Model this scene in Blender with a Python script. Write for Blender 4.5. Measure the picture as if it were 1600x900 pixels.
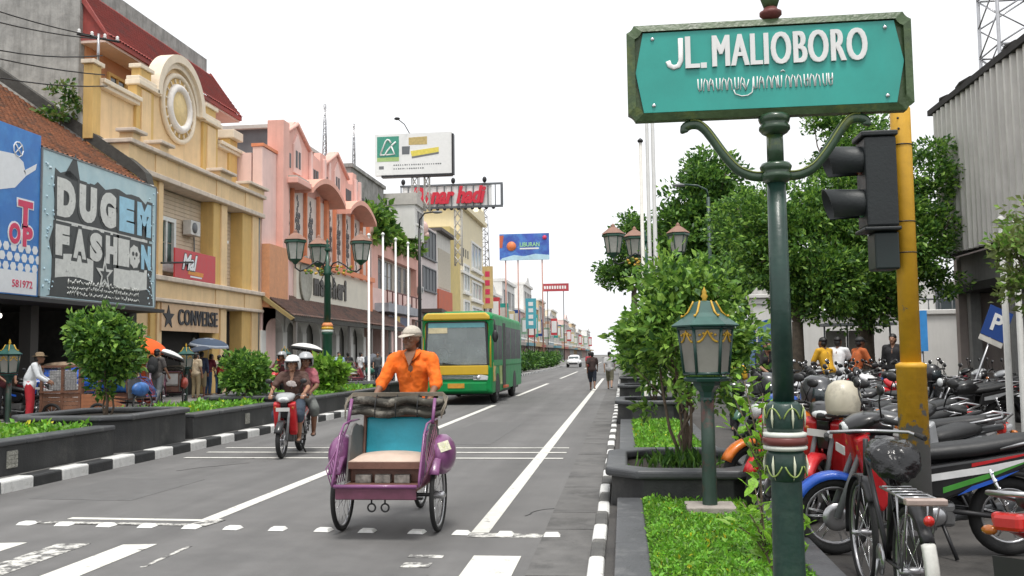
import bpy, math, random
import numpy as np
from mathutils import Vector, Matrix

for _o in list(bpy.data.objects):
 bpy.data.objects.remove(_o)
SC = bpy.context.scene
COL = SC.collection
R = math.radians
random.seed(7)

# ------------------------------------------------------------------ camera
CAM_YAW, CAM_PITCH, CAM_ROLL, CAM_H = R(6.7729), R(4.1130), R(0.75), 1.6
_cd = bpy.data.cameras.new('camera')
_cd.sensor_width = 36.0
_cd.lens = 36.0 * 1450.0 / 1600.0
_cd.clip_start, _cd.clip_end = 0.05, 3000.0
CAM = bpy.data.objects.new('camera', _cd)
COL.objects.link(CAM)
_f = Vector((-math.sin(CAM_YAW) * math.cos(CAM_PITCH), math.cos(CAM_YAW) * math.cos(CAM_PITCH), math.sin(CAM_PITCH)))
_r0 = Vector((math.cos(CAM_YAW), math.sin(CAM_YAW), 0))
_u0 = _r0.cross(_f)
_c, _s = math.cos(CAM_ROLL), math.sin(CAM_ROLL)
_r, _u = _r0 * _c - _u0 * _s, _u0 * _c + _r0 * _s
_m = Matrix((_r, _u, -_f)).transposed().to_4x4()
_m.translation = (0, 0, CAM_H)
CAM.matrix_world = _m
SC.camera = CAM

# ------------------------------------------------------------------ sky: overcast
SUN_EL, SUN_AZ = R(72), R(165)      # azimuth measured from +Y clockwise; light from behind the viewer
W = bpy.data.worlds.new('World')
SC.world = W
W.use_nodes = True
_n, _l = W.node_tree.nodes, W.node_tree.links
_n.clear()
_sky = _n.new('ShaderNodeTexSky')
_sky.sky_type = 'NISHITA'
_sky.sun_disc = False
_sky.sun_elevation = SUN_EL
_sky.sun_rotation = SUN_AZ
_sky.dust_density = 5.0
_hs = _n.new('ShaderNodeHueSaturation')
_hs.inputs['Saturation'].default_value = 0.12
_mx = _n.new('ShaderNodeMix')
_mx.data_type = 'RGBA'
_mx.inputs[0].default_value = 0.75
_mx.inputs[7].default_value = (9.6, 9.75, 10.0, 1)
_bg = _n.new('ShaderNodeBackground')
_bg.inputs['Strength'].default_value = 0.085
_out = _n.new('ShaderNodeOutputWorld')
_l.new(_sky.outputs[0], _hs.inputs['Color'])
_l.new(_hs.outputs[0], _mx.inputs[6])
_l.new(_mx.outputs[2], _bg.inputs['Color'])
_l.new(_bg.outputs[0], _out.inputs[0])

_sd = bpy.data.lights.new('sun', 'SUN')
_sd.energy = 1.5
_sd.angle = R(14)
_sd.color = (1.0, 0.965, 0.91)
SUN = bpy.data.objects.new('sun', _sd)
COL.objects.link(SUN)
_dir = Vector((math.sin(SUN_AZ) * math.cos(SUN_EL), math.cos(SUN_AZ) * math.cos(SUN_EL), math.sin(SUN_EL)))
SUN.rotation_euler = _dir.to_track_quat('Z', 'Y').to_euler()
SUN.location = (0, 0, 40)

SC.view_settings.view_transform = 'Standard'
SC.view_settings.look = 'None'
SC.view_settings.exposure = 0.8
SC.view_settings.gamma = 1.0
SC.view_settings.use_curve_mapping = False
SC.cycles.use_denoising = True
SC.cycles.max_bounces = 6
SC.cycles.diffuse_bounces = 3
SC.cycles.transparent_max_bounces = 8
SC.cycles.caustics_reflective = False
SC.cycles.caustics_refractive = False

# ------------------------------------------------------------------ materials
MATS = {}

def srgb(r, g, b):
 def c(v):
  v /= 255.0
  return v / 12.92 if v <= 0.04045 else ((v + 0.055) / 1.055) ** 2.4
 return (c(r), c(g), c(b))

def mat(name, col, rough=0.6, metal=0.0, var=0.12, vs=5.0, bump=0.0, bs=60.0, col2=None, c2s=2.0, c2lo=0.5, c2hi=0.62,
  streak=0.0, streak_col=(0.05, 0.048, 0.042), spec=0.5, coat=0.0, emit=0.0, alpha=1.0, transm=0.0, wear=None):
 """procedural Principled material: base colour with noise variation, optional second colour in patches, rain streaks and bump"""
 if name in MATS:
  return MATS[name]
 m = bpy.data.materials.new(name)
 m.use_nodes = True
 nt = m.node_tree
 n, l = nt.nodes, nt.links
 p = n['Principled BSDF']
 p.inputs['Roughness'].default_value = rough
 p.inputs['Metallic'].default_value = metal
 p.inputs['Specular IOR Level'].default_value = spec
 p.inputs['Coat Weight'].default_value = coat
 p.inputs['Alpha'].default_value = alpha
 p.inputs['Transmission Weight'].default_value = transm
 if emit:
  p.inputs['Emission Color'].default_value = (*col, 1)
  p.inputs['Emission Strength'].default_value = emit
 tc = n.new('ShaderNodeTexCoord')
 co = tc.outputs['Object']
 nz = n.new('ShaderNodeTexNoise')
 nz.inputs['Scale'].default_value = vs
 nz.inputs['Detail'].default_value = 6
 nz.inputs['Roughness'].default_value = 0.65
 l.new(co, nz.inputs['Vector'])
 ramp = n.new('ShaderNodeMapRange')
 ramp.inputs['From Min'].default_value = 0.3
 ramp.inputs['From Max'].default_value = 0.7
 ramp.inputs['To Min'].default_value = 1 - var
 ramp.inputs['To Max'].default_value = 1 + var
 l.new(nz.outputs[0], ramp.inputs['Value'])
 base = n.new('ShaderNodeRGB')
 base.outputs[0].default_value = (*col, 1)
 cur = base.outputs[0]

 def mixc(fac, a, b, mode='MIX'):
  x = n.new('ShaderNodeMix')
  x.data_type = 'RGBA'
  x.blend_type = mode
  if isinstance(fac, float):
   x.inputs[0].default_value = fac
  else:
   l.new(fac, x.inputs[0])
  l.new(a, x.inputs[6])
  if isinstance(b, tuple):
   x.inputs[7].default_value = (*b, 1)
  else:
   l.new(b, x.inputs[7])
  return x.outputs[2]

 if col2 is not None:
  n2 = n.new('ShaderNodeTexNoise')
  n2.inputs['Scale'].default_value = c2s
  n2.inputs['Detail'].default_value = 8
  n2.inputs['Roughness'].default_value = 0.7
  l.new(co, n2.inputs['Vector'])
  r2 = n.new('ShaderNodeMapRange')
  r2.inputs['From Min'].default_value = c2lo
  r2.inputs['From Max'].default_value = c2hi
  l.new(n2.outputs[0], r2.inputs['Value'])
  cur = mixc(r2.outputs[0], cur, tuple(col2))
 cb = n.new('ShaderNodeCombineColor')
 for k in range(3):
  l.new(ramp.outputs[0], cb.inputs[k])
 cur = mixc(1.0, cur, cb.outputs[0], 'MULTIPLY')
 if streak:
  mp = n.new('ShaderNodeMapping')
  mp.inputs['Scale'].default_value = (1.6, 1.6, 0.12)
  l.new(co, mp.inputs['Vector'])
  n3 = n.new('ShaderNodeTexNoise')
  n3.inputs['Scale'].default_value = 2.2
  n3.inputs['Detail'].default_value = 7
  n3.inputs['Roughness'].default_value = 0.75
  l.new(mp.outputs[0], n3.inputs['Vector'])
  r3 = n.new('ShaderNodeMapRange')
  r3.inputs['From Min'].default_value = 0.48
  r3.inputs['From Max'].default_value = 0.78
  r3.inputs['To Max'].default_value = streak
  l.new(n3.outputs[0], r3.inputs['Value'])
  cur = mixc(r3.outputs[0], cur, tuple(streak_col))
 if wear is not None:      # (colour, z0, z1): paint flaked off towards the foot
  sx = n.new('ShaderNodeSeparateXYZ')
  l.new(co, sx.inputs[0])
  mr = n.new('ShaderNodeMapRange')
  mr.inputs['From Min'].default_value = wear[2]
  mr.inputs['From Max'].default_value = wear[1]
  mr.inputs['To Min'].default_value = -0.28
  mr.inputs['To Max'].default_value = 0.18
  l.new(sx.outputs[2], mr.inputs['Value'])
  n4 = n.new('ShaderNodeTexNoise')
  n4.inputs['Scale'].default_value = 11
  n4.inputs['Detail'].default_value = 8
  n4.inputs['Roughness'].default_value = 0.7
  l.new(co, n4.inputs['Vector'])
  ad = n.new('ShaderNodeMath')
  l.new(n4.outputs[0], ad.inputs[0])
  l.new(mr.outputs[0], ad.inputs[1])
  gt = n.new('ShaderNodeMapRange')
  gt.inputs['From Min'].default_value = 0.49
  gt.inputs['From Max'].default_value = 0.53
  l.new(ad.outputs[0], gt.inputs['Value'])
  cur = mixc(gt.outputs[0], cur, tuple(wear[0]))
 l.new(cur, p.inputs['Base Color'])
 rr = n.new('ShaderNodeMapRange')
 rr.inputs['From Min'].default_value = 0.3
 rr.inputs['From Max'].default_value = 0.7
 rr.inputs['To Min'].default_value = max(0.03, rough * 0.85)
 rr.inputs['To Max'].default_value = min(1.0, rough * 1.15)
 l.new(nz.outputs[0], rr.inputs['Value'])
 l.new(rr.outputs[0], p.inputs['Roughness'])
 if bump:
  nb = n.new('ShaderNodeTexNoise')
  nb.inputs['Scale'].default_value = bs
  nb.inputs['Detail'].default_value = 4
  l.new(co, nb.inputs['Vector'])
  bm_ = n.new('ShaderNodeBump')
  bm_.inputs['Strength'].default_value = bump
  bm_.inputs['Distance'].default_value = 0.02
  l.new(nb.outputs[0], bm_.inputs['Height'])
  l.new(bm_.outputs[0], p.inputs['Normal'])
 MATS[name] = m
 return m

def leafmat(name, col, trans=0.35, var=0.35):
 if name in MATS:
  return MATS[name]
 m = bpy.data.materials.new(name)
 m.use_nodes = True
 nt = m.node_tree
 n, l = nt.nodes, nt.links
 n.clear()
 out = n.new('ShaderNodeOutputMaterial')
 tc = n.new('ShaderNodeTexCoord')
 nz = n.new('ShaderNodeTexNoise')
 nz.inputs['Scale'].default_value = 7
 nz.inputs['Detail'].default_value = 3
 l.new(tc.outputs['Object'], nz.inputs['Vector'])
 mr = n.new('ShaderNodeMapRange')
 mr.inputs['From Min'].default_value = 0.3
 mr.inputs['From Max'].default_value = 0.7
 mr.inputs['To Min'].default_value = 1 - var
 mr.inputs['To Max'].default_value = 1 + var
 l.new(nz.outputs[0], mr.inputs['Value'])
 mu = n.new('ShaderNodeMix')
 mu.data_type = 'RGBA'
 mu.blend_type = 'MULTIPLY'
 mu.inputs[0].default_value = 1
 mu.inputs[6].default_value = (*col, 1)
 cb = n.new('ShaderNodeCombineColor')
 for k in range(3):
  l.new(mr.outputs[0], cb.inputs[k])
 l.new(cb.outputs[0], mu.inputs[7])
 p = n.new('ShaderNodeBsdfPrincipled')
 p.inputs['Roughness'].default_value = 0.45
 p.inputs['Specular IOR Level'].default_value = 0.4
 l.new(mu.outputs[2], p.inputs['Base Color'])
 t = n.new('ShaderNodeBsdfTranslucent')
 l.new(mu.outputs[2], t.inputs['Color'])
 ms = n.new('ShaderNodeMixShader')
 ms.inputs[0].default_value = trans
 l.new(p.outputs[0], ms.inputs[1])
 l.new(t.outputs[0], ms.inputs[2])
 l.new(ms.outputs[0], out.inputs[0])
 MATS[name] = m
 return m

# ------------------------------------------------------------------ mesh builder
def rotz(a):
 return Matrix.Rotation(a, 4, 'Z')

class MB:
 def __init__(s):
  s.v, s.f, s.mi, s.sm = [], [], [], []

 def add(s, vs, fs, m=0, smooth=False, M=None):
  o = len(s.v)
  if M is not None:
   vs = [M @ Vector(p) for p in vs]
  s.v.extend([tuple(p) for p in vs])
  for f in fs:
   s.f.append(tuple(i + o for i in f))
   s.mi.append(m)
   s.sm.append(smooth)
  return s

 def box(s, c, d, rz=0.0, m=0, M=None, taper=1.0):
  x, y, z = d[0] / 2, d[1] / 2, d[2] / 2
  vs = [(-x, -y, -z), (x, -y, -z), (x, y, -z), (-x, y, -z), (-x * taper, -y * taper, z), (x * taper, -y * taper, z),
    (x * taper, y * taper, z), (-x * taper, y * taper, z)]
  T = Matrix.Translation(c) @ rotz(rz)
  if M is not None:
   T = M @ T
  return s.add(vs, [(0, 3, 2, 1), (4, 5, 6, 7), (0, 1, 5, 4), (1, 2, 6, 5), (2, 3, 7, 6), (3, 0, 4, 7)], m, False, T)

 def bx(s, x0, x1, y0, y1, z0, z1, m=0, M=None):
  return s.box(((x0 + x1) / 2, (y0 + y1) / 2, (z0 + z1) / 2), (abs(x1 - x0), abs(y1 - y0), abs(z1 - z0)), 0, m, M)

 def prism(s, poly, axis, a, b, m=0, smooth=False, M=None):
  """polygon (list of 2-D points) extruded along axis from a to b.  x: (y,z)  y: (x,z)  z: (x,y)"""
  n = len(poly)
  def P(p, t):
   return (t, p[0], p[1]) if axis == 'x' else ((p[0], t, p[1]) if axis == 'y' else (p[0], p[1], t))
  vs = [P(p, a) for p in poly] + [P(p, b) for p in poly]
  fs = [tuple(range(n))[::-1], tuple(range(n, 2 * n))]
  o = len(s.v)
  s.add(vs, fs, m, False, M)
  # sides
  s2 = [(i, (i + 1) % n, n + (i + 1) % n, n + i) for i in range(n)]
  for f in s2:
   s.f.append(tuple(i + o for i in f))
   s.mi.append(m)
   s.sm.append(smooth)
  return s

 def lathe(s, prof, at=(0, 0, 0), n=16, m=0, M=None, smooth=True, a0=0.0, sx=1.0, sy=1.0):
  vs, fs = [], []
  k = len(prof)
  for r, z in prof:
   for i in range(n):
    a = a0 + 2 * math.pi * i / n
    vs.append((at[0] + sx * r * math.cos(a), at[1] + sy * r * math.sin(a), at[2] + z))
  for j in range(k - 1):
   for i in range(n):
    fs.append((j * n + i, j * n + (i + 1) % n, (j + 1) * n + (i + 1) % n, (j + 1) * n + i))
  s.add(vs, fs, m, smooth, M)
  o = len(s.v) - len(vs)
  for j, rev in ((0, True), (k - 1, False)):
   if prof[j][0] > 1e-4:
    f = [o + j * n + i for i in range(n)]
    s.f.append(tuple(f[::-1] if rev else f))
    s.mi.append(m)
    s.sm.append(False)
  return s

 def tube(s, pts, r, n=8, m=0, closed=False, M=None, smooth=True, flat=1.0):
  pts = [Vector(p) for p in pts]
  k = len(pts)
  rs = list(r) if isinstance(r, (list, tuple)) else [r] * k
  vs, fs = [], []
  prev = None
  for i in range(k):
   if closed:
    t = pts[(i + 1) % k] - pts[i - 1]
   else:
    t = pts[min(i + 1, k - 1)] - pts[max(i - 1, 0)]
   if t.length < 1e-9:
    t = Vector((0, 0, 1))
   t.normalize()
   if prev is None:
    a = Vector((0, 0, 1)) if abs(t.z) < 0.9 else Vector((1, 0, 0))
    u = t.cross(a).normalized()
   else:
    u = prev - t * prev.dot(t)
    u = u.normalized() if u.length > 1e-6 else prev
   prev = u
   w = t.cross(u)
   for j in range(n):
    a = 2 * math.pi * j / n
    vs.append(pts[i] + u * (rs[i] * math.cos(a)) + w * (rs[i] * flat * math.sin(a)))
  last = k if closed else k - 1
  for i in range(last):
   i2 = (i + 1) % k
   for j in range(n):
    fs.append((i * n + j, i * n + (j + 1) % n, i2 * n + (j + 1) % n, i2 * n + j))
  s.add(vs, fs, m, smooth, M)
  if not closed:
   o = len(s.v) - len(vs)
   s.f.append(tuple(o + j for j in range(n))[::-1])
   s.f.append(tuple(o + (k - 1) * n + j for j in range(n)))
   s.mi += [m, m]
   s.sm += [False, False]
  return s

 def cap(s, a, b, ra, rb, n=10, M=None, m=0):
  """capsule with two radii"""
  a, b = Vector(a), Vector(b)
  d = (b - a)
  L = d.length
  d = d / L if L > 1e-9 else Vector((0, 0, 1))
  pts, rs = [], []
  for t in (-0.98, -0.7, -0.35):
   pts.append(a + d * (t * ra)); rs.append(ra * math.sqrt(1 - t * t))
  pts.append(a); rs.append(ra)
  pts.append(b); rs.append(rb)
  for t in (0.35, 0.7, 0.98):
   pts.append(b + d * (t * rb)); rs.append(rb * math.sqrt(1 - t * t))
  return s.tube(pts, rs, n, m, False, M)

 def ell(s, c, r, n=14, k=8, m=0, M=None, zcut=None):
  prof = []
  for i in range(k + 1):
   a = -math.pi / 2 + math.pi * i / k
   if zcut is not None and math.sin(a) < zcut:
    continue
   prof.append((max(math.cos(a), 1e-3), math.sin(a)))
  T = Matrix.Translation(c) @ Matrix.Diagonal((*r, 1))
  if M is not None:
   T = M @ T
  return s.lathe(prof, (0, 0, 0), n, m, T)

 def torus(s, c, Rr, r, axis='x', n=28, k=8, m=0, M=None, a0=0, a1=2 * math.pi):
  pts = []
  full = abs(a1 - a0 - 2 * math.pi) < 1e-6
  q = n if full else n + 1
  for i in range(q):
   a = a0 + (a1 - a0) * i / n
   u, v = Rr * math.cos(a), Rr * math.sin(a)
   pts.append((c[0], c[1] + u, c[2] + v) if axis == 'x' else ((c[0] + u, c[1], c[2] + v) if axis == 'y' else (c[0] + u, c[1] + v, c[2])))
  return s.tube(pts, r, k, m, full, M)

 def quad(s, a, b, c, d, m=0):
  return s.add([a, b, c, d], [(0, 1, 2, 3)], m)

 def mesh(s, name, mats):
  me = bpy.data.meshes.new(name)
  me.from_pydata(s.v, [], s.f)
  for x in (mats if isinstance(mats, (list, tuple)) else [mats]):
   me.materials.append(x)
  me.polygons.foreach_set('material_index', s.mi)
  me.polygons.foreach_set('use_smooth', s.sm)
  me.update()
  return me

 def build(s, name, mats, parent=None, loc=(0, 0, 0), rot=(0, 0, 0), bevel=0.0, seg=2):
  o = bpy.data.objects.new(name, s.mesh(name, mats))
  COL.objects.link(o)
  o.parent = parent
  o.location = loc
  o.rotation_euler = rot
  if bevel:
   b = o.modifiers.new('bevel', 'BEVEL')
   b.width = bevel
   b.segments = seg
   b.limit_method = 'ANGLE'
   b.angle_limit = R(40)
  return o

def obj(name, me, parent=None, loc=(0, 0, 0), rot=(0, 0, 0), scale=(1, 1, 1)):
 o = bpy.data.objects.new(name, me)
 COL.objects.link(o)
 o.parent = parent
 o.location, o.rotation_euler, o.scale = loc, rot, scale
 return o

def thing(name, label, cat, loc=(0, 0, 0), rz=0.0, group=None):
 o = bpy.data.objects.new(name, None)
 COL.objects.link(o)
 o.empty_display_size = 0.2
 o.location = loc
 o.rotation_euler = (0, 0, rz)
 return tag(o, label, cat, group)

def tag(o, label, cat, group=None, kind=None):
 o['label'] = label
 o['category'] = cat
 if group:
  o['group'] = group
 if kind:
  o['kind'] = kind
 return o

def struct(o, label=None, cat=None):
 o['kind'] = 'structure'
 if label:
  o['label'] = label
 if cat:
  o['category'] = cat
 return o

def copy_tree(o, parent=None):
 c = o.copy()
 COL.objects.link(c)
 c.parent = parent
 for ch in list(o.children):
  copy_tree(ch, c)
 return c

def recolour(root, table):
 """table: part name -> list of materials; put on the object, not on the shared mesh"""
 def walk(o):
  b = o.name.split('.')[0]
  if b in table and o.type == 'MESH':
   for i, mm in enumerate(table[b]):
    if mm is not None and i < len(o.material_slots):
     o.material_slots[i].link = 'OBJECT'
     o.material_slots[i].material = mm
  for ch in o.children:
   walk(ch)
 walk(root)

def text_mesh(name, txt, size, m, extrude=0.004, offset=0.0, sx=1.0, shear=0.0, spacing=1.0, align='CENTER'):
 c = bpy.data.curves.new(name + '_c', 'FONT')
 c.body = txt
 c.size = size
 c.extrude = extrude
 c.offset = offset
 c.shear = shear
 c.space_character = spacing
 c.align_x = align
 c.align_y = 'CENTER'
 c.resolution_u = 4
 t = bpy.data.objects.new(name + '_t', c)
 COL.objects.link(t)
 bpy.context.view_layer.update()
 dg = bpy.context.evaluated_depsgraph_get()
 me = bpy.data.meshes.new_from_object(t.evaluated_get(dg))
 bpy.data.objects.remove(t)
 bpy.data.curves.remove(c)
 if sx != 1.0:
  me.transform(Matrix.Diagonal((sx, 1, 1, 1)))
 me.materials.clear()
 me.materials.append(m)
 me.name = name
 return me

# facing helpers for flat lettering: text lies in local XY, reads along +X, faces +Z
ROT_CAM = (R(90), 0, 0)                 # faces -Y (towards the camera)
ROT_LEFT = (R(90), 0, R(90))            # on the left row of facades, faces +X, reads along +Y

def leaves_mesh(name, mats, centers, size, seed=0, aspect=0.5, jitter=0.35, up=0.35, weights=None, normals=None):
 """one mesh of many folded leaf blades; centers = Nx3 array"""
 rng = np.random.default_rng(seed)
 n = len(centers)
 d = rng.normal(size=(n, 3))
 if normals is not None:
  d = d * 0.8 + normals
 d[:, 2] += up * 0.2
 d /= np.linalg.norm(d, axis=1, keepdims=True)          # leaf axis
 a = rng.normal(size=(n, 3))
 a[:, 2] += up
 w = np.cross(d, a)
 w /= np.linalg.norm(w, axis=1, keepdims=True) + 1e-9
 nn = np.cross(w, d)
 sz = size * (1 + jitter * rng.normal(size=(n, 1))).clip(0.5, 1.7)
 hw = sz * aspect * 0.5
 base = centers
 tip = centers + d * sz
 mid = centers + d * sz * 0.5 + nn * sz * 0.10
 L = mid - w * hw
 Rr = mid + w * hw
 V = np.stack([base, L, tip - nn * sz * 0.06, Rr], axis=1).reshape(-1, 3)
 me = bpy.data.meshes.new(name)
 me.vertices.add(4 * n)
 me.vertices.foreach_set('co', V.astype(np.float32).ravel())
 idx = np.arange(4 * n, dtype=np.int32).reshape(n, 4)
 F = np.stack([idx[:, [0, 2, 1]], idx[:, [0, 3, 2]]], axis=1).reshape(-1, 3)
 me.loops.add(F.size)
 me.loops.foreach_set('vertex_index', F.ravel())
 me.polygons.add(len(F))
 me.polygons.foreach_set('loop_start', np.arange(0, F.size, 3, dtype=np.int32))
 for x in mats:
  me.materials.append(x)
 k = len(mats)
 pm = rng.choice(k, size=n, p=weights) if weights is not None else rng.integers(0, k, n)
 me.polygons.foreach_set('material_index', np.repeat(pm, 2).astype(np.int32))
 me.update(calc_edges=True)
 me.validate()
 return me

def crown_points(c, rad, nclump, per, clump_r, seed=0, shell=0.55, zlow=-1.0, flat=0.75):
 """points in clumps spread through an ellipsoid, denser towards the outside"""
 rng = np.random.default_rng(seed)
 out, nor = [], []
 c, rad = np.array(c), np.array(rad)
 got = 0
 while got < nclump:
  d = rng.normal(size=3)
  d /= np.linalg.norm(d)
  if d[2] < zlow:
   continue
  r = (shell + (1 - shell) * rng.random()) * (0.82 + 0.3 * rng.random())
  cc = c + d * rad * r
  cr = clump_r * (0.6 + 0.8 * rng.random())
  q = rng.normal(size=(int(per * (0.6 + 0.8 * rng.random())), 3))
  q /= np.linalg.norm(q, axis=1, keepdims=True)
  q *= (rng.random((len(q), 1)) ** 0.4) * cr
  q[:, 2] *= flat
  out.append(cc + q)
  nor.append(q / cr + d * 0.5)
  got += 1
 return np.concatenate(out), np.concatenate(nor)

def limb(mb, a, b, r0, r1, seed, n=7, segs=5, wob=0.06):
 rng = random.Random(seed)
 a, b = Vector(a), Vector(b)
 L = (b - a).length
 pts = [a.lerp(b, i / segs) + Vector((rng.uniform(-1, 1), rng.uniform(-1, 1), rng.uniform(-0.4, 0.4))) * (wob * L * (0 if i in (0,) else 1)) for i in range(segs + 1)]
 rs = [r0 + (r1 - r0) * i / segs for i in range(segs + 1)]
 mb.tube(pts, rs, n)
 return pts
# ------------------------------------------------------------------ material palette
ASPH = mat('asphalt', (0.14, 0.137, 0.134), 0.85, var=0.14, vs=3.0, bump=0.35, bs=160, col2=(0.116, 0.114, 0.112), c2s=0.5, c2lo=0.42, c2hi=0.66, streak=0.0)
def _asphalt_specks():
 nt = ASPH.node_tree; n, l = nt.nodes, nt.links
 p = n['Principled BSDF']
 src = p.inputs['Base Color'].links[0].from_socket
 tc = n.new('ShaderNodeTexCoord')
 mp = n.new('ShaderNodeMapping'); mp.inputs['Scale'].default_value = (1, 0.05, 1)
 l.new(tc.outputs['Object'], mp.inputs['Vector'])
 nz = n.new('ShaderNodeTexNoise'); nz.inputs['Scale'].default_value = 1.6; nz.inputs['Detail'].default_value = 5
 l.new(mp.outputs[0], nz.inputs['Vector'])
 nf = n.new('ShaderNodeTexNoise'); nf.inputs['Scale'].default_value = 220; nf.inputs['Detail'].default_value = 2
 l.new(tc.outputs['Object'], nf.inputs['Vector'])
 ad = n.new('ShaderNodeMath'); ad.operation = 'ADD'
 l.new(nz.outputs[0], ad.inputs[0]); l.new(nf.outputs[0], ad.inputs[1])
 mr = n.new('ShaderNodeMapRange')
 for k, v in (('From Min', 0.65), ('From Max', 1.35), ('To Min', 0.66), ('To Max', 1.34)):
  mr.inputs[k].default_value = v
 l.new(ad.outputs[0], mr.inputs['Value'])
 cb = n.new('ShaderNodeCombineColor')
 for k in range(3):
  l.new(mr.outputs[0], cb.inputs[k])
 mx = n.new('ShaderNodeMix'); mx.data_type = 'RGBA'; mx.blend_type = 'MULTIPLY'; mx.inputs[0].default_value = 1
 l.new(src, mx.inputs[6]); l.new(cb.outputs[0], mx.inputs[7])
 l.new(mx.outputs[2], p.inputs['Base Color'])
_asphalt_specks()
PAINT = mat('road_paint', (0.62, 0.61, 0.56), 0.7, var=0.12, vs=8, col2=(0.14, 0.137, 0.13), c2s=7.0, c2lo=0.58, c2hi=0.68)
PAINT_WORN = mat('worn_road_paint', (0.6, 0.59, 0.55), 0.75, var=0.12, vs=8, col2=(0.11, 0.108, 0.105), c2s=9.0, c2lo=0.44, c2hi=0.56)
GUTTER = mat('gutter_concrete', (0.125, 0.122, 0.118), 0.9, var=0.25, vs=4, bump=0.3, col2=(0.085, 0.083, 0.08), c2s=1.5)
PAVE = mat('paving', (0.17, 0.165, 0.157), 0.85, var=0.2, vs=3, bump=0.25, bs=50, col2=(0.11, 0.107, 0.1), c2s=0.8)
KWHITE = mat('kerb_white', (0.66, 0.66, 0.64), 0.7, var=0.12, vs=6, bump=0.3, bs=50, col2=(0.3, 0.295, 0.27), c2s=5, c2lo=0.55, c2hi=0.75)
KBLACK = mat('kerb_black', (0.028, 0.029, 0.03), 0.6, var=0.3, vs=6, bump=0.3, bs=50, col2=(0.09, 0.09, 0.085), c2s=5, c2lo=0.58, c2hi=0.8)
ANDES = mat('andesite', (0.032, 0.033, 0.034), 0.62, var=0.3, vs=4, bump=0.25, bs=45, col2=(0.08, 0.079, 0.074), c2s=2.2, c2lo=0.55, c2hi=0.75, streak=0.25, streak_col=(0.14, 0.135, 0.12))
ANDES_CAP = mat('andesite_cap', (0.066, 0.069, 0.073), 0.5, var=0.22, vs=4, bump=0.2, bs=45, col2=(0.15, 0.15, 0.15), c2s=3, c2lo=0.55, c2hi=0.75)
SOIL = mat('soil', (0.05, 0.04, 0.028), 0.95, var=0.4, vs=12, bump=0.6, bs=30)
G_LIME = leafmat('leaf_lime', (0.23, 0.45, 0.04))
G_GRASS = leafmat('leaf_grass', (0.17, 0.42, 0.04))
G_YEL = leafmat('leaf_flower_yellow', (0.75, 0.68, 0.05))
G_MID = leafmat('leaf_mid', (0.125, 0.26, 0.042))
G_LIGHT = leafmat('leaf_light', (0.27, 0.45, 0.075))
G_DARK = leafmat('leaf_dark', (0.055, 0.135, 0.032))
G_DEEP = leafmat('leaf_deep', (0.033, 0.085, 0.026))
G_OLIVE = leafmat('leaf_olive', (0.2, 0.25, 0.08))
BARK = mat('bark', (0.12, 0.095, 0.07), 0.9, var=0.35, vs=9, bump=0.6, bs=25)
TWIG = mat('twig', (0.14, 0.105, 0.075), 0.85, var=0.3, vs=12, bump=0.3)
POSTG = mat('post_green', (0.008, 0.036, 0.026), 0.42, var=0.2, vs=9, col2=(0.02, 0.05, 0.036), c2s=6, coat=0.12, bump=0.12, bs=35, streak=0.25, streak_col=(0.05, 0.06, 0.045))
OLIVEG = mat('cast_olive', (0.055, 0.095, 0.035), 0.4, var=0.3, vs=14, bump=0.15, bs=60, col2=(0.16, 0.19, 0.04), c2s=6, c2lo=0.56, c2hi=0.75)
TEAL = mat('sign_teal', (0.03, 0.34, 0.285), 0.38, var=0.1, vs=5, streak=0.12, streak_col=(0.12, 0.3, 0.25), bump=0.03, bs=8)
WHITE = mat('white_paint', (0.78, 0.78, 0.76), 0.5, var=0.05, vs=4)
OFFW = mat('off_white', (0.62, 0.6, 0.55), 0.7, var=0.1, vs=3, streak=0.3)
GOLD = mat('gold_paint', (0.55, 0.33, 0.03), 0.4, var=0.15, vs=10)
RUST = mat('rust_red', (0.14, 0.035, 0.028), 0.55, var=0.3, vs=10, bump=0.2)
STEEL = mat('steel', (0.45, 0.45, 0.46), 0.3, metal=0.9, var=0.1)
CHROME = mat('chrome', (0.7, 0.7, 0.71), 0.12, metal=1.0, var=0.04)
DKMET = mat('dark_metal', (0.03, 0.03, 0.032), 0.45, metal=0.4, var=0.2)
RUBBER = mat('rubber', (0.016, 0.016, 0.016), 0.8, var=0.3, vs=20, bump=0.2, bs=90)
BLACKP = mat('black_plastic', (0.018, 0.018, 0.019), 0.42, var=0.2, vs=12)
BLACKM = mat('black_matt', (0.02, 0.021, 0.022), 0.6, var=0.25, vs=10)
GREYP = mat('grey_plastic', (0.16, 0.165, 0.17), 0.45, var=0.15)
VINYL = mat('black_vinyl', (0.014, 0.0145, 0.0155), 0.5, var=0.2, vs=15, bump=0.15, bs=120)
GLASS = mat('dark_glass', (0.03, 0.04, 0.045), 0.08, var=0.1, spec=0.7)
FROST = mat('frosted_glass', (0.23, 0.225, 0.2), 0.35, var=0.12, vs=6)
CLEARL = mat('lamp_lens', (0.6, 0.62, 0.62), 0.15, var=0.08, coat=0.5)
REDL = mat('red_lens', (0.5, 0.02, 0.015), 0.2, var=0.05, coat=0.5)
AMBER = mat('amber_lens', (0.45, 0.13, 0.015), 0.2, var=0.05, coat=0.5)
DARKIN = mat('dark_interior', (0.022, 0.02, 0.018), 0.9, var=0.3)  # near-black colour carries the shade of interiors, openings and soffits

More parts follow.
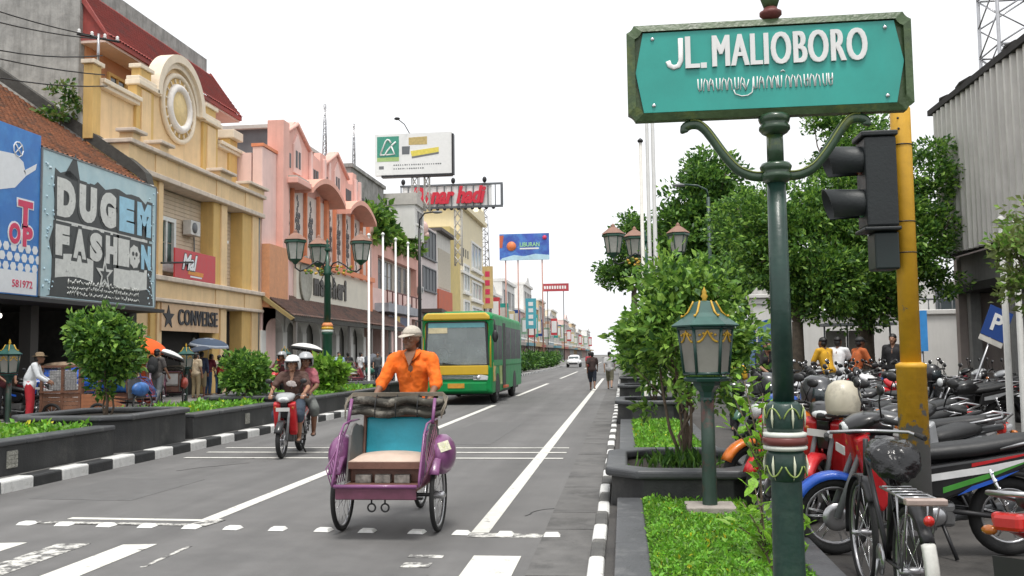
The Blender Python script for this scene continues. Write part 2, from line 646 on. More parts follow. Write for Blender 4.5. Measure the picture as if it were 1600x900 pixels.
# ------------------------------------------------------------------ ground, road, pavements
struct(MB().bx(-700, 700, -120, 1300, -0.6, -0.03).build('ground', mat('ground_earth', (0.11, 0.105, 0.095), 0.9, var=0.2, vs=0.2)))
ROAD = struct(MB().bx(-7.6, -0.2, -30, 620, -0.4, 0.0).build('road', ASPH))
LPAVE = struct(MB().bx(-60, -7.72, -30, 620, -0.4, 0.15).build('left_pavement', PAVE))
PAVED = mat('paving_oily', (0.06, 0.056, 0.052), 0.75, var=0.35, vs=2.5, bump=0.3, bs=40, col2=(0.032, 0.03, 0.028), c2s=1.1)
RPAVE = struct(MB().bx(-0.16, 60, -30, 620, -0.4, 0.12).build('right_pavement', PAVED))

def sheet(name, poly, z, m, parent):
 mb = MB()
 n = len(poly)
 mb.add([(x, y, z) for x, y in poly] + [(x, y, z - 0.0025) for x, y in poly],
   [tuple(range(n)), tuple(range(n, 2 * n))[::-1]] + [(i, n + i, n + (i + 1) % n, (i + 1) % n) for i in range(n)], 0)
 return mb.build(name, m, parent)

def rect(x0, x1, y0, y1):
 return [(x0, y0), (x1, y0), (x1, y1), (x0, y1)]

Z = 0.004
sheet('edge_line', rect(-1.40, -1.24, 8.42, 60), Z, PAINT, ROAD)
sheet('centre_line', rect(-4.21, -4.05, 8.95, 29.5), Z, PAINT, ROAD)
for a, b in ((36, 51), (61, 84), (100, 130), (150, 180), (205, 240)):
 sheet('centre_dash', rect(-4.22, -4.05, a, b), Z, PAINT, ROAD)
sheet('stop_line', [(-5.62, 8.92), (-4.05, 8.86), (-4.05, 8.95), (-5.62, 9.02)], Z, PAINT, ROAD)
sheet('stop_line', [(-5.95, 8.66), (-4.0, 8.60), (-3.95, 8.95), (-4.1, 8.97), (-4.2, 8.70), (-5.95, 8.77)], Z + 0.004, PAINT_WORN, ROAD)
sheet('stop_line', [(-1.40, 8.20), (-0.62, 8.22), (-0.66, 8.38), (-1.40, 8.40)], Z, PAINT_WORN, ROAD)
for y0, y1, dy in ((14.36, 14.47, 0), (15.2, 15.31, 0), (15.95, 16.05, 0)):
 sheet('crossing_line', [(-7.1, y0 + 0.05), (-0.95, y0 - 0.06), (-0.95, y1 - 0.06), (-7.1, y1 + 0.05)], Z + 0.004, PAINT, ROAD)
for x0, x1, m in ((-6.15, -5.85, PAINT), (-5.56, -5.26, PAINT), (-4.97, -4.66, PAINT_WORN), (-4.36, -4.05, PAINT), (-1.22, -0.84, PAINT)):
 sheet('zebra_bar', [(x0, 4.6), (x1, 4.6), (x1, 7.76), (x0 + 0.02, 7.72)] if x0 < -2 else rect(x0, x1, 4.6, 7.46), Z, m, ROAD)
sheet('zebra_bar', rect(-3.74, -3.70, 6.9, 7.7), Z, PAINT_WORN, ROAD)
sheet('zebra_bar', rect(-1.74, -1.46, 7.36, 7.46), Z, PAINT_WORN, ROAD)
sheet('zebra_bar', rect(-1.72, -1.50, 7.02, 7.18), Z, PAINT_WORN, ROAD)
STUDW = mat('stud_white', (0.75, 0.75, 0.72), 0.5, var=0.12, vs=20)
_sm = MB().box((0, 0, 0.012), (0.15, 0.13, 0.024), taper=0.72).mesh('road_stud', STUDW)
for x in (-6.3, -5.85, -5.44, -4.99, -4.56, -4.1, -3.68, -3.23, -2.78, -2.36, -1.89, -1.48, -1.08, -0.66):
 obj('road_stud', _sm, ROAD, (x, 8.30 + (-0.66 - x) * 0.062, 0.004), (0, 0, random.uniform(-0.1, 0.1)))
PATCH = mat('asphalt_patch', (0.122, 0.12, 0.118), 0.85, var=0.2, vs=5, bump=0.4, bs=140)
for poly in ([(-6.9, 10.2), (-5.6, 10.1), (-5.55, 11.9), (-6.85, 12.0)], [(-3.6, 16.6), (-2.4, 16.6), (-2.35, 22.0), (-3.5, 22.2)], [(-2.3, 5.9), (-1.5, 5.8), (-1.45, 6.8), (-2.25, 6.85)]):
 sheet('road_patch', poly, 0.0028, PATCH, ROAD)
CRK = mat('road_crack', (0.045, 0.044, 0.043), 0.9, var=0.2)
rk_ = random.Random(8)
for x, y, a, n in ((-6.4, 12.8, 1.2, 12), (-1.0, 9.3, 1.5, 22), (-4.9, 17.5, 1.5, 14)):
 L_, R_ = [], []
 for i in range(n):
  w = 0.006 * (1 - i / n) + 0.003
  L_.append((x - w * math.sin(a), y + w * math.cos(a)))
  R_.append((x + w * math.sin(a), y - w * math.cos(a)))
  a += rk_.uniform(-0.45, 0.45)
  x += 0.11 * math.cos(a)
  y += 0.11 * math.sin(a)
 sheet('road_crack', R_ + L_[::-1], 0.0034, CRK, ROAD)
for k in range(44):
 g = MB().bx(-0.74, -0.285, 5.0 + k * 0.9, 5.0 + k * 0.9 + 0.886, -0.05, 0.006 + 0.004 * (k % 3) / 3)
 g.build('gutter_slab', GUTTER, ROAD)

# kerbs: painted stones laid one by one
KGREY = mat('kerb_worn_black', (0.085, 0.084, 0.08), 0.8, var=0.3, vs=6, bump=0.3, bs=50, col2=(0.16, 0.155, 0.145), c2s=4, c2lo=0.5, c2hi=0.7)
def kerb(name, xf, xb, y_start, y_end, y_far, L=0.62, first_white=True, KBLACK=KBLACK):
 root = bpy.data.objects.new(name, None)
 COL.objects.link(root)
 root['kind'] = 'structure'
 w = abs(xb - xf)
 mw = MB().box((0, 0, 0.04), (w, L - 0.012, 0.22)).mesh('kerb_stone', KWHITE)
 mk = MB().box((0, 0, 0.04), (w, L - 0.012, 0.22)).mesh('kerb_stone', KBLACK)
 y, i = y_start, 0
 far = MB()
 while y < y_far:
  white = (i % 2 == 0) == first_white
  if y < y_end:
   o = obj('kerb_stone', mw if white else mk, root, ((xf + xb) / 2 + random.uniform(-0.006, 0.006), y + L / 2, random.uniform(-0.006, 0.006)), (random.uniform(-0.012, 0.012), 0, random.uniform(-0.012, 0.012)))
   b = o.modifiers.new('bevel', 'BEVEL'); b.width = 0.025; b.segments = 2
  else:
   far.box(((xf + xb) / 2, y + L / 2, 0.04), (w, L - 0.012, 0.22), 0, 0 if white else 1)
  y += L
  i += 1
 o = far.build('far_kerb_stones', [KWHITE, KBLACK], root)
 o['kind'] = 'stuff'
 return root
kerb('left_kerb', -7.5, -7.73, 8.08, 46, 320, first_white=True)
kerb('right_kerb', -0.28, -0.165, 4.95, 40, 260, L=0.63, first_white=True, KBLACK=KGREY)

# ------------------------------------------------------------------ planters
def ring(mb, outer, inner, z0, z1, m=0):
 n = len(outer)
 vs = [(x, y, z0) for x, y in outer] + [(x, y, z1) for x, y in outer] + [(x, y, z0) for x, y in inner] + [(x, y, z1) for x, y in inner]
 fs = []
 for i in range(n):
  j = (i + 1) % n
  fs += [(i, j, n + j, n + i), (n + i, n + j, 3 * n + j, 3 * n + i), (2 * n + j, 2 * n + i, 3 * n + i, 3 * n + j), (i, 2 * n + i, 2 * n + j, j)]
 mb.add(vs, fs, m)

def octa(x0, x1, y0, y1, c):
 return [(x0 + c, y0), (x1 - c, y0), (x1, y0 + c), (x1, y1 - c), (x1 - c, y1), (x0 + c, y1), (x0, y1 - c), (x0, y0 + c)]

def raised_planter(label, x0, x1, y0, y1, ztop, c=0.3, group=None):
 t = thing('raised_planter', label, 'planter', ((x0 + x1) / 2, (y0 + y1) / 2, 0), 0, group)
 dx, dy = (x1 - x0) / 2, (y1 - y0) / 2
 a = MB()
 ring(a, octa(-dx + .06, dx - .06, -dy + .06, dy - .06, c), octa(-dx + .2, dx - .2, -dy + .2, dy - .2, c * .8), 0.0, ztop - 0.09)
 a.build('planter_wall', ANDES, t, bevel=0.01)
 a = MB()
 ring(a, octa(-dx, dx, -dy, dy, c), octa(-dx + .22, dx - .22, -dy + .22, dy - .22, c * .8), ztop - 0.088, ztop)
 a.build('cap_stone', ANDES_CAP, t, bevel=0.03, seg=3)
 a = MB()
 a.prism(octa(-dx + .19, dx - .19, -dy + .19, dy - .19, c * .8), 'z', 0.0, ztop - 0.1)
 a.build('soil', SOIL, t)
 return t

def groundcover(name, label, x0, x1, y0, y1, z, n, size, seed, mats=None, weights=None, hgt=0.05):
 rng = np.random.default_rng(seed)
 P = np.stack([rng.uniform(x0, x1, n), rng.uniform(y0, y1, n), np.zeros(n)], 1)
 hill = 0.5 + 0.5 * np.sin(P[:, 0] * 9 + 1.3 * np.sin(P[:, 1] * 4)) * np.cos(P[:, 1] * 7 + P[:, 0] * 3)
 P[:, 2] = z + rng.random(n) * hgt * (0.4 + hill)
 me = leaves_mesh(name, mats or [G_LIME, G_GRASS, G_MID, G_YEL], P, size, seed, 0.45, 0.5, 1.2, weights or [0.24, 0.5, 0.24, 0.02])
 o = obj(name, me)
 return tag(o, label, 'ground cover', kind='stuff')

# right-hand planting strip
def low_border(label, y0, y1, cat='planter border'):
 t = thing('planter_border', label, 'planter border', (0, y0, 0), 0, 'low stone borders of the right planting strip')
 n = max(1, int(round((y1 - y0) / 1.05)))
 L = (y1 - y0) / n
 for k in range(n):
  MB().bx(-0.085, 0.145, k * L, (k + 1) * L - 0.006, 0.0, 0.25).build('border_stone', ANDES_CAP, t, bevel=0.012)
  MB().bx(1.13, 1.31, k * L, (k + 1) * L - 0.006, 0.0, 0.25).build('border_stone', ANDES_CAP, t, bevel=0.012)
 MB().bx(0.146, 1.129, 0.0, y1 - y0, 0.0, 0.2).build('soil', SOIL, t)
low_border('low grey stone border of the nearest planting bed under the street name post', 2.6, 8.9)
low_border('low grey stone border of planting bed behind the nearest raised planter on the right', 11.15, 19.4)
low_border('low grey stone border of the bed beyond the second raised planter on the right', 21.6, 28.8)
raised_planter('nearest octagonal dark stone planter on the right, holding the tall light green shrub', -0.2, 1.36, 8.9, 11.1, 0.5, group='raised stone planters')
raised_planter('second dark stone planter box along the right kerb, behind the tall shrub', -0.2, 1.36, 19.4, 21.6, 0.62, group='raised stone planters')
raised_planter('third dark stone planter box along the right kerb', -0.2, 1.36, 28.8, 31.0, 0.62, group='raised stone planters')
raised_planter('farthest of the dark stone planter boxes along the right kerb, beside the walkers', -0.2, 1.36, 38.5, 40.7, 0.62, group='raised stone planters')
groundcover('groundcover', 'bright green ground cover with tiny yellow flowers around the lantern foot', 0.15, 1.12, 2.7, 8.95, 0.19, 46000, 0.033, 3, hgt=0.05)
groundcover('groundcover', 'green ground cover in the bed behind the nearest right planter', 0.15, 1.12, 11.1, 19.4, 0.19, 16000, 0.055, 4)
groundcover('groundcover', 'small patch of green ground cover beyond the second right planter', 0.15, 1.12, 21.6, 28.8, 0.19, 7000, 0.07, 5)

# left-hand planting strip: long dark wall with raised boxes
def left_wall(label, y0, y1):
 t = thing('planter_wall', label, 'planter wall', (0, y0, 0), 0, 'long dark stone planter walls on the left')
 L = y1 - y0
 MB().bx(-8.08, -7.80, 0, L, 0.1, 0.53).build('wall_body', ANDES, t)
 n = max(1, int(round(L / 1.1)))
 for k in range(n):
  MB().bx(-8.1, -7.765, k * L / n, (k + 1) * L / n - 0.006, 0.531, 0.60).build('cap_stone', ANDES_CAP, t, bevel=0.02)
 MB().bx(-9.6, -8.09, 0, L, 0.1, 0.5).build('soil', SOIL, t)
 MB().bx(-9.78, -9.605, 0, L, 0.1, 0.6).build('back_wall', ANDES, t, bevel=0.02)
 return t
w1 = left_wall('long dark stone planter wall in the left foreground beside the striped kerb', 5.0, 13.55)
w2 = left_wall('dark stone planter wall between the two leafy left bushes', 16.2, 20.4)
w3 = left_wall('dark stone planter wall behind the motorcycle with two riders', 22.6, 30.0)
PLATE = mat('relief_plate', (0.3, 0.295, 0.26), 0.8, var=0.5, vs=40, bump=0.8, bs=40)
for w, y in ((w1, 11.05 - 5.0), (w2, 18.55 - 16.2), (w3, 25.5 - 22.6)):
 a = MB()
 a.bx(-7.80, -7.785, y, y + 0.2, 0.24, 0.46)
 for i in range(3):
  for j in range(4):
   a.bx(-7.785, -7.772, y + 0.012 + i * 0.062, y + 0.064 + i * 0.062, 0.25 + j * 0.052, 0.292 + j * 0.052)
 a.build('relief_plate', PLATE, w)
raised_planter('dark stone raised planter around the nearest left bush, standing out from the wall', -9.75, -7.68, 13.55, 16.2, 0.74, 0.35, 'raised stone planters')
raised_planter('dark stone raised planter around the second left bush, behind the motorcycle', -9.75, -7.68, 20.4, 22.6, 0.74, 0.35, 'raised stone planters')
raised_planter('dark stone raised planter at the foot of the left three-lantern lamp', -9.75, -7.68, 30.0, 32.2, 0.74, 0.35, 'raised stone planters')
groundcover('groundcover', 'bright green ground cover on top of the left foreground planter wall', -9.6, -8.1, 5.0, 13.5, 0.5, 12000, 0.085, 6, hgt=0.13)
groundcover('groundcover', 'bright green ground cover between the two left bushes', -9.6, -8.1, 16.2, 20.4, 0.5, 6500, 0.085, 7, hgt=0.13)
groundcover('groundcover', 'green ground cover behind the motorcycle riders', -9.6, -8.1, 22.6, 30.0, 0.5, 8000, 0.1, 8, hgt=0.14)
# ------------------------------------------------------------------ vegetation
def bush(name, label, loc, rad, zc, nclump, per, clump_r, leaf, seed, mats, weights, stems=5, cat='bush', group=None, shell=0.45, zlow=-0.8, stem_r=0.02, extra=None):
 t = thing(name, label, cat, loc, 0, group)
 P, N = crown_points((0, 0, zc), rad, nclump, per, clump_r, seed, shell, zlow)
 if extra:
  for k, (c, r, nc) in enumerate(extra):
   P2, N2 = crown_points(c, r, nc, per, clump_r, seed + 50 + k, shell, -1)
   P, N = np.concatenate([P, P2]), np.concatenate([N, N2])
 obj('foliage', leaves_mesh('foliage', mats, P, leaf, seed, 0.5, 0.45, 0.8, weights, N), t)
 rng = random.Random(seed)
 mb = MB()
 for k in range(stems):
  a = 2 * math.pi * k / stems + rng.uniform(-0.4, 0.4)
  rr = rng.uniform(0.25, 0.7)
  end = (rad[0] * rr * math.cos(a), rad[1] * rr * math.sin(a), zc + rad[2] * rng.uniform(-0.1, 0.6))
  st = (0.25 * stem_r * 10 * math.cos(a) * 0.4, 0.1 * math.sin(a), 0)
  pts = limb(mb, st, end, stem_r, stem_r * 0.3, seed * 31 + k)
  for q in range(3):
   p = pts[rng.randint(2, 4)]
   b = p + Vector((rng.uniform(-1, 1) * rad[0] * .5, rng.uniform(-1, 1) * rad[1] * .5, rng.uniform(0.1, .6) * rad[2]))
   limb(mb, p, b, stem_r * 0.5, stem_r * 0.15, seed * 77 + k * 5 + q, n=5, segs=3)
 mb.build('stem', TWIG, t)
 return t

bush('shrub', 'tall light green leafy shrub in the nearest right planter beside the lantern', (0.64, 10.1, 0.4), (0.64, 0.66, 1.05), 1.32, 84, 78, 0.19, 0.08, 11,
  [G_LIGHT, G_MID, G_DARK], [0.42, 0.4, 0.18], 7, 'shrub', 'shrubs of the right planting strip', zlow=-0.75, extra=[((0.0, 0.1, 1.9), (0.5, 0.5, 0.42), 22), ((0.55, 0.2, 1.2), (0.25, 0.3, 0.5), 10)])
bush('shrub', 'light green leafy shrub in the second right planter, half hidden behind the tall one', (0.66, 20.5, 0.5), (0.72, 0.75, 0.9), 1.25, 90, 70, 0.25, 0.12, 12,
  [G_LIGHT, G_MID, G_DARK], [0.45, 0.4, 0.15], 5, 'shrub', 'shrubs of the right planting strip')
bush('shrub', 'green shrub in the third right planter, beyond the second', (0.62, 29.9, 0.5), (0.66, 0.7, 0.9), 1.3, 70, 60, 0.28, 0.15, 13,
  [G_LIGHT, G_MID, G_DARK], [0.45, 0.4, 0.15], 5, 'shrub', 'shrubs of the right planting strip')
bush('shrub', 'farthest green shrub of the right planting strip near the walkers', (0.62, 39.6, 0.5), (0.66, 0.7, 0.9), 1.2, 60, 50, 0.3, 0.17, 14,
  [G_LIGHT, G_MID, G_DARK], [0.4, 0.4, 0.2], 4, 'shrub', 'shrubs of the right planting strip')
bush('bush', 'big round dark green bush in front of the black and pale blue shop banner', (-8.75, 14.95, 0.55), (0.56, 0.6, 0.6), 1.3, 120, 75, 0.22, 0.1, 21,
  [G_MID, G_DARK, G_LIGHT], [0.46, 0.34, 0.2], 4, group='bushes of the left planters', extra=[((0.05, -0.1, 0.75), (0.3, 0.3, 0.25), 8)])
bush('bush', 'low green bush just left of the motorcycle with two riders', (-8.8, 20.9, 0.55), (0.46, 0.52, 0.46), 0.7, 80, 70, 0.22, 0.11, 22,
  [G_MID, G_DARK, G_LIGHT], [0.5, 0.25, 0.25], 5, group='bushes of the left planters')
bush('bush', 'small spiky yellow green plant beside the left three-lantern lamp post', (-8.5, 26.2, 0.5), (0.42, 0.42, 0.5), 0.55, 40, 40, 0.16, 0.22, 23,
  [G_LIGHT, G_LIME, G_MID], [0.5, 0.2, 0.3], 3, group='bushes of the left planters')
_words = ['nearest', 'second', 'third', 'fourth', 'fifth', 'sixth', 'seventh', 'eighth', 'ninth']
for k in range(9):
 y = 46 + k * 8.5
 bush('hedge_bush', 'dark trimmed hedge bush along the left kerb beyond the bus, %s of the row' % _words[k], (-8.6, y, 0.15), (0.9, 2.6, 0.75), 0.85, 46, 40, 0.4, 0.24, 30 + k,
   [G_DARK, G_MID, G_DEEP], [0.45, 0.4, 0.15], 4, 'hedge', 'hedge bushes beyond the bus', shell=0.4, zlow=-0.95, stem_r=0.03)

def tree(name, label, base, h_trunk, trunk_r, blobs, leaf, per, clump_r, seed, mats, weights, group, shell=0.5, lean=(0, 0)):
 """blobs: list of (centre, radii, number of clumps), relative to the base"""
 t = thing(name, label, 'tree', base, 0, group)
 Ps, Ns = [], []
 mb = MB()
 top = Vector((lean[0], lean[1], h_trunk))
 mb.tube([(0, 0, -0.1), (lean[0] * .2, lean[1] * .2, 0.25), top * 0.5, top], [trunk_r * 1.35, trunk_r, trunk_r * 0.85, trunk_r * 0.75], 10)
 for k, (c, r, nc) in enumerate(blobs):
  P, N = crown_points(c, r, nc, per, clump_r, seed + k, shell)
  Ps.append(P); Ns.append(N)
  pts = limb(mb, top, c, trunk_r * 0.5, trunk_r * 0.16, seed * 13 + k, segs=5)
  rng = random.Random(seed + k)
  for q in range(4):
   p = pts[rng.randint(2, 5)]
   limb(mb, p, Vector(c) + Vector((rng.uniform(-.8, .8) * r[0], rng.uniform(-.8, .8) * r[1], rng.uniform(-.5, .8) * r[2])), trunk_r * .2, trunk_r * .05, seed * 7 + k * 9 + q, n=5, segs=3)
 mb.build('trunk', BARK, t)
 obj('crown', leaves_mesh('crown', mats, np.concatenate(Ps), leaf, seed, 0.5, 0.3, 0.9, weights, np.concatenate(Ns)), t)
 return t
TG = 'trees behind the motorcycle parking'
tree('ficus_tree', 'broad leafy tree with drooping crown right behind the street name post', (4.9, 27.0, 0.12), 2.3, 0.2,
  [((0, 0, 4.6), (1.7, 1.6, 1.9), 80), ((-0.6, -0.3, 4.2), (0.95, 1.2, 0.9), 26), ((1.1, 0.2, 5.4), (1.1, 1.2, 1.2), 30), ((0.9, -.6, 3.4), (1.0, 1.0, 1.1), 26), ((1.5, 1.0, 7.6), (1.1, 1.0, 1.2), 30), ((0.3, -0.8, 3.5), (1.4, 0.9, 0.8), 36), ((-1.2, 0.4, 5.2), (0.9, 1.0, 1.2), 30)],
  0.14, 125, 0.42, 101, [G_LIGHT, G_MID, G_DARK], [0.24, 0.42, 0.34], TG)
tree('ficus_tree', 'broad leafy tree between the traffic light and the corrugated metal facade', (7.15, 28.6, 0.12), 2.2, 0.28,
  [((0.4, 0, 4.6), (2.0, 1.8, 2.0), 100), ((-0.9, -0.6, 3.4), (1.1, 1.1, 1.2), 32), ((1.4, 0.0, 6.6), (1.3, 1.3, 1.5), 42), ((0.2, -.6, 3.1), (1.2, 1.0, 0.8), 30), ((0.2, 0.4, 7.6), (1.3, 1.2, 1.4), 38), ((-0.9, -0.9, 3.5), (1.6, 0.8, 0.8), 40), ((1.7, -0.2, 4.2), (1.0, 1.2, 1.7), 40)],
  0.14, 130, 0.42, 121, [G_LIGHT, G_MID, G_DARK], [0.24, 0.42, 0.34], TG)
tree('shade_tree', 'large dark green tree rising behind the white flagpoles', (4.6, 50.0, 0.12), 4.5, 0.35,
  [((0, 0, 8.6), (2.6, 2.4, 2.5), 90), ((-1.5, 0, 7.4), (1.6, 1.8, 2.0), 45), ((1.7, 0, 8.2), (1.8, 1.8, 2.4), 55), ((0.2, 0.0, 10.8), (1.6, 1.5, 1.2), 35), ((0.5, -0.5, 5.5), (2.6, 1.8, 1.6), 60)],
  0.3, 70, 0.7, 141, [G_MID, G_DARK, G_LIGHT], [0.5, 0.42, 0.08], TG)
tree('shade_tree', 'farther dark green tree at the left edge of the right-hand trees', (0.9, 70.0, 0.12), 6.0, 0.3,
  [((0, 0, 9.4), (1.6, 1.8, 2.6), 55), ((-1.2, 0, 7.4), (1.2, 1.5, 1.4), 28), ((1.6, 0.5, 8.6), (1.5, 1.5, 2.2), 36)],
  0.34, 60, 0.7, 161, [G_MID, G_DARK, G_LIGHT], [0.5, 0.42, 0.08], TG)
tree('shade_tree', 'dark tree mass between the flagpole tree and the near ficus', (9.0, 46.0, 0.12), 3.5, 0.3,
  [((0, 0, 6.0), (2.6, 2.0, 2.8), 70), ((-2.6, 0, 4.6), (1.8, 1.6, 2.0), 45), ((2.6, 0, 6.6), (2.0, 1.6, 2.4), 45)],
  0.3, 60, 0.7, 181, [G_MID, G_DARK, G_LIGHT], [0.5, 0.42, 0.08], TG)
tree('small_tree', 'small olive green tree in front of the corrugated facade at the right edge', (5.5, 12.6, 0.12), 1.9, 0.05,
  [((0.1, 0, 3.0), (0.62, 0.6, 0.75), 42), ((-0.45, -0.1, 2.6), (0.4, 0.4, 0.4), 20), ((-0.2, 0, 2.15), (0.4, 0.4, 0.35), 14)],
  0.1, 42, 0.19, 191, [G_OLIVE, G_MID, G_LIGHT], [0.6, 0.25, 0.15], TG, lean=(-0.05, 0))

# young plants in the near bed: every leaf is big enough to pick out
def sapling(label, loc, stems, seed, leaf=0.082):
 t = thing('sapling', label, 'young plant', loc, 0, 'young plants of the near right bed')
 rng = random.Random(seed)
 mb = MB()
 tips = []
 for (pts, r) in stems:
  mb.tube(pts, [r * (1 - 0.65 * i / (len(pts) - 1)) for i in range(len(pts))], 6)
  tips.append(pts)
 mb.build('stem', TWIG, t)
 lm = []
 for m in (G_LIME, G_LIGHT, G_LIME):
  me = bpy.data.meshes.new('leaf')
  v = [(0, 0, 0), (-0.25, 0.3, 0.03), (-0.3, 0.6, 0.05), (0, 1.0, -0.03), (0.3, 0.6, 0.05), (0.25, 0.3, 0.03), (0, 0.35, -0.02), (0, 0.65, 0.0)]
  me.from_pydata(v, [], [(0, 6, 1), (1, 6, 7, 2), (2, 7, 3), (0, 5, 6), (5, 4, 7, 6), (4, 3, 7)])
  me.materials.append(m)
  me.update()
  lm.append(me)
 for pts in tips:
  n = len(pts)
  for q in range(19):
   f = 1 - (q / 19.0) ** 1.3 * 0.6
   i = min(n - 2, int(f * (n - 1)))
   p = Vector(pts[i]).lerp(Vector(pts[i + 1]), f * (n - 1) - i)
   p += Vector((rng.uniform(-1, 1), rng.uniform(-1, 1), rng.uniform(-.6, .8))) * 0.045
   s = leaf * rng.uniform(0.7, 1.2)
   obj('leaf', rng.choice(lm), t, p, (rng.uniform(0.1, 1.0), rng.uniform(-.4, .4), rng.uniform(0, 6.28)), (s, s, s))
 return t
def fan(base, mid, ends, r=0.009):
 out = []
 for e in ends:
  m2 = Vector(mid).lerp(Vector(e), 0.45) + Vector((0.01, 0.0, 0.02))
  out.append(([base, Vector(base).lerp(Vector(mid), 0.55) + Vector((0.015, 0, 0)), Vector(mid), m2, Vector(e)], r))
 return out
sapling('young lime green plant beside the foot of the green street name post', (0.82, 5.0, 0.2),
  fan((0, 0, 0), (-0.10, 0.05, 0.34), [(-0.22, 0, 0.62), (-0.15, 0.08, 0.7), (-0.05, 0.02, 0.56), (-0.26, .06, .5)]) +
  fan((0.02, 0, 0), (0.03, 0.04, 0.32), [(0.05, 0, 0.62), (-0.02, 0.08, 0.5), (0.1, 0.06, 0.52)]), 5)
sapling('taller thin young plant between the lantern and the street name post', (0.86, 6.4, 0.2),
  fan((0, 0, 0), (0.03, 0.02, 0.62), [(-0.12, 0, 1.08), (-0.05, 0.05, 1.2), (0.06, 0.0, 1.12), (0.14, 0.04, 1.02), (0.2, 0.05, 1.15), (-0.14, 0.03, 0.9)], 0.011), 6)

# grassy tuft at the foot of the tall shrub
rng_ = np.random.default_rng(9)
_P = np.stack([rng_.normal(0.55, 0.16, 260), rng_.normal(9.75, 0.12, 260), np.full(260, 0.42)], 1)
tag(obj('grass_tuft', leaves_mesh('grass_tuft', [G_MID, G_DARK], _P, 0.17, 9, 0.09, 0.3, 2.5, None, np.tile(np.array([[0, 0, 1.6]]), (260, 1)))), 'spiky grass tuft at the foot of the tall right shrub', 'grass', kind='stuff')
# ------------------------------------------------------------------ lettering helpers
def fit(me, w, h):
 """scale a text mesh to a width and height and centre it"""
 v = np.empty(len(me.vertices) * 3, dtype=np.float32)
 me.vertices.foreach_get('co', v)
 v = v.reshape(-1, 3)
 lo, hi = v.min(0), v.max(0)
 c = (lo + hi) / 2
 v[:, 0] = (v[:, 0] - c[0]) * (w / max(hi[0] - lo[0], 1e-6))
 v[:, 1] = (v[:, 1] - c[1]) * (h / max(hi[1] - lo[1], 1e-6))
 v[:, 2] -= lo[2]
 me.vertices.foreach_set('co', v.ravel())
 me.update()
 return me

def letters(name, txt, w, h, m, parent, loc, rot, bold=0.0, extrude=0.004, shear=0.0, spacing=1.0, fat=0.0):
 me = fit(text_mesh(name, txt, 1.0, m, extrude, bold, 1.0, shear, spacing), w, h)
 if fat:     # heavier strokes: the outline laid again a little to either side
  o = np.array([v.co[:] for v in me.vertices])
  fs = [tuple(p.vertices) for p in me.polygons]
  vs, ff = [], []
  for k, dx in enumerate((0, -1, 1, -0.5, 0.5)):
   ff += [tuple(i + len(vs) for i in f) for f in fs]
   vs += [tuple(p) for p in o + np.array([dx * fat, 0, 0.0003 * k])]
  me = bpy.data.meshes.new(name)
  me.from_pydata(vs, [], ff)
  me.materials.append(m)
  me.update()
 return obj(name, me, parent, loc, rot)

def stroke_mesh(name, strokes, r, m, depth=0.004, n=6):
 """pen strokes as thin flat tubes in the local XY plane"""
 mb = MB()
 for s in strokes:
  mb.tube([(x, y, depth) for x, y in s], r, n)
 return mb.mesh(name, m)

